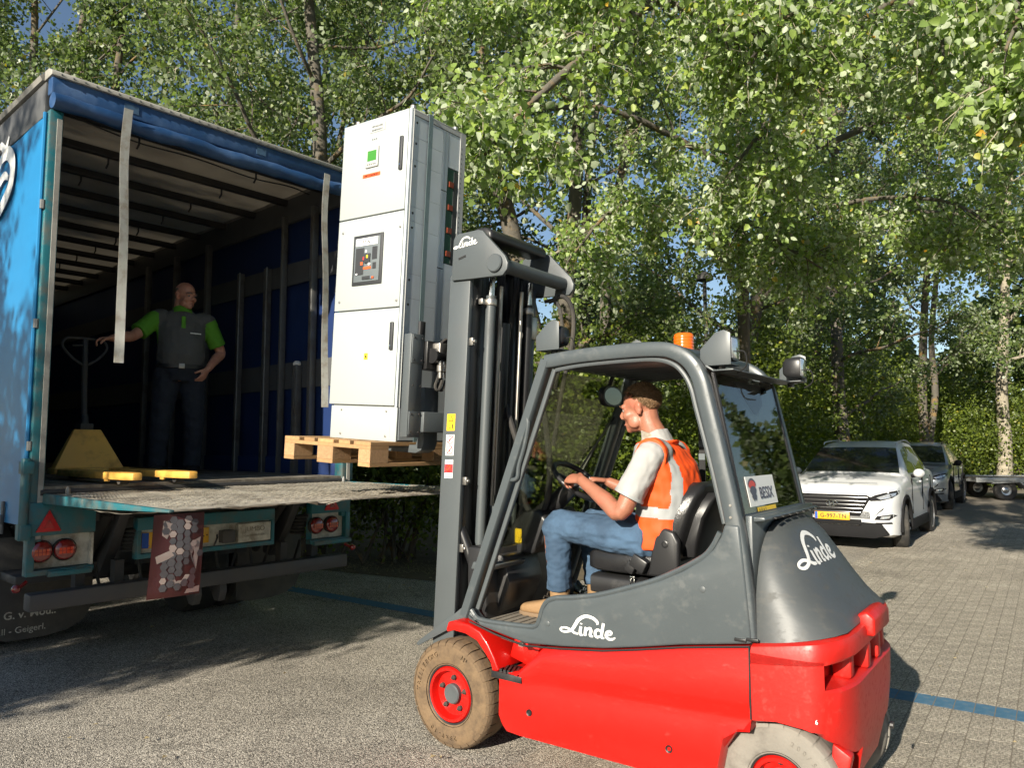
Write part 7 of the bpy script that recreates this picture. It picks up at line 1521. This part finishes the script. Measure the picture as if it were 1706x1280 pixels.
# roadside trees on the sunny side of the truck: only their shade is in the picture
for lb, bx, by, H, sd, sp_, dn in (('roadside poplar standing nearest the left side of the truck', -9.0, -1.1, 9.0, 51, 2.3, 3.0), ('second roadside poplar further along the left side of the truck', -12.2, -2.6, 10, 52, 2.3, 2.0), ('low bushy roadside tree in front of the left side of the truck', -7.75, -.9, 6.4, 53, 1.7, 9.0)):
    forest_tree('poplar_tree', lb, (bx, by), H, sd, (0, 0), .16, .3 if H < 6 else .2, sp_, 14, 6, 5, 11, .10, 'bark', 'leaf_far', False, 1, 'roadside trees', dn)
# shrubs of the hedge
def shrub(label, c, rad, n, seed, size=.065, m='leaf_hedge'):
    g = np.random.RandomState(seed); o = thing('hedge_shrub', label, 'shrub', (0, 0, 0), 0, 'shrubs of the hedge'); w = MB(); c = np.array(c, float); rad = np.array(rad, float)
    K = 26; cl = g.normal(size=(K, 3)); cl /= np.linalg.norm(cl, axis=1, keepdims=True); cl[:, 2] = np.abs(cl[:, 2]) * 1.15 - .32; cc = c + cl * rad * g.uniform(.45, .95, (K, 1))
    for q in cc[:14]:
        b0 = np.array([c[0] + g.normal() * .2 * rad[0], c[1] + g.normal() * .2 * rad[1], 0]); w.tube(smoothpts([tuple(b0), tuple(b0 * .5 + q * .5 + g.normal(size=3) * .12), tuple(q)], 4), list(np.linspace(.03, .006, 9)), 5)
    w.build('stems', 'bark', o, smooth=0)
    per = n // K; P = np.concatenate([q + g.normal(size=(per, 3)) * rad * .24 for q in cc]); P = P[P[:, 2] > .03]
    D = g.normal(size=P.shape) + (P - c) / rad * .4 + np.array([0, 0, .05]); N_ = g.normal(size=P.shape) * .8 + (P - c) / rad * .7 + np.array([-.1, -.3, .4]); leaf_mesh('foliage', P, D, N_, size * g.uniform(.6, 1.25, len(P)), False, g, m, o)
SHR = [('dark shrub of the hedge behind the rear corner of the truck', (-3.9, 11.6, 1.2), (1.3, 1.0, 1.6), 9000),
 ('dark shaded shrub of the hedge below the raised pallet', (-1.6, 10.5, 1.1), (1.3, .9, 1.6), 11000),
 ('shrub of the hedge directly behind the mast', (.5, 10.4, 1.3), (1.3, .9, 1.9), 12000),
 ('bright yellow-green shrub seen through the cab windscreen', (1.9, 12.2, 1.5), (1.3, 1.0, 2.0), 12000),
 ('shrub of the hedge behind the driver', (3.2, 14.2, 1.7), (1.5, 1.2, 2.2), 12000),
 ('tall dark shrub of the hedge seen through the rear window', (4.8, 16.4, 1.8), (1.7, 1.4, 2.6), 13000),
 ('tall dark shrub left of the white SUV', (6.4, 18.6, 1.9), (1.8, 1.5, 2.9), 13000),
 ('dark rounded shrub behind the white SUV roof', (8.3, 21.0, 1.9), (2.0, 1.7, 3.0), 13000),
 ('shrub of the hedge behind the grey SUV roof', (11.2, 24.2, 1.8), (2.2, 1.8, 2.9), 13000),
 ('light green shrub behind the flatbed trailer', (15.2, 26.8, 1.6), (2.4, 1.6, 2.6), 13000),
 ('sunny yellow-green shrub at the right edge behind the trailer', (18.9, 27.2, 1.5), (2.4, 1.6, 2.6), 13000),
 ('shrub at the far right end of the hedge', (22.8, 27.6, 1.6), (2.6, 1.6, 2.8), 11000),
 ('broad shrub between the grey SUV and the pale trunk', (13.2, 26.4, 2.0), (2.2, 1.5, 3.2), 11000),
 ('shrub of the hedge hidden far behind the truck', (-7.5, 14.0, 1.4), (2.2, 1.4, 2.0), 8000)]
for i, (lb, c, rd, n) in enumerate(SHR): shrub(lb, c, rd, int(n * 1.6), 200 + i, .066 if c[1] < 15 else .09); cnt += n * 2
# far woodland that closes the view between the trunks
g = np.random.RandomState(400); n_ = 70000; u_ = g.rand(n_); ang = np.interp(u_, [0, 1], [R(140), R(38)]); rr_ = 34 + g.rand(n_) * 9; hz_ = (8.5 + 2.5 * np.sin(ang * 23) + 1.5 * np.sin(ang * 51 + 1)); Pw = np.stack([np.cos(ang) * rr_, np.sin(ang) * rr_, g.rand(n_) ** .8 * hz_], 1)
wo = leaf_mesh('distant_woodland', Pw, g.normal(size=Pw.shape), g.normal(size=Pw.shape) + np.array([-.4, -.6, .4]), .38 * g.uniform(.6, 1.3, n_), False, g, 'leaf_far', None); wo['label'] = 'mass of distant woodland between the tree trunks'
# trees across the yard behind the photographer, mirrored in the cab glass
for lb, bx, by, H, sd in (('poplar across the yard behind the photographer', 8.5, -6.5, 8.5, 61), ('second poplar across the yard behind the photographer', 13.5, -4.5, 9, 62), ('third poplar across the yard to the right', 18.5, -1.0, 9, 63)):
    forest_tree('poplar_tree', lb, (bx, by), H, sd, (0, 0), .18, .12, 2.8, 14, 6, 5, 12, .085, 'bark', 'leaf_far', False, 1, 'trees across the yard', 3.5)
# slim lamp post among the trees
lp_ = thing('lamp_post', 'slim dark lamp post rising behind the orange beacon', 'lamp post', (3.55, 13.4, 0)); b = MB(); b.tube([(0, 0, 0), (0, 0, 1.2)], .05, 10); b.tube([(0, 0, 1.2), (0, 0, 4.6)], .035, 10); b.build('pole', 'dark_steel', lp_)
b = MB(); b.lathe([(.03, 0), (.16, .05), (.16, .12), (.05, .2), (.01, .21)], (0, 0, 4.6), 'z', 16); b.build('lamp_head', 'dark_steel', lp_)
print('LEAVES', cnt)
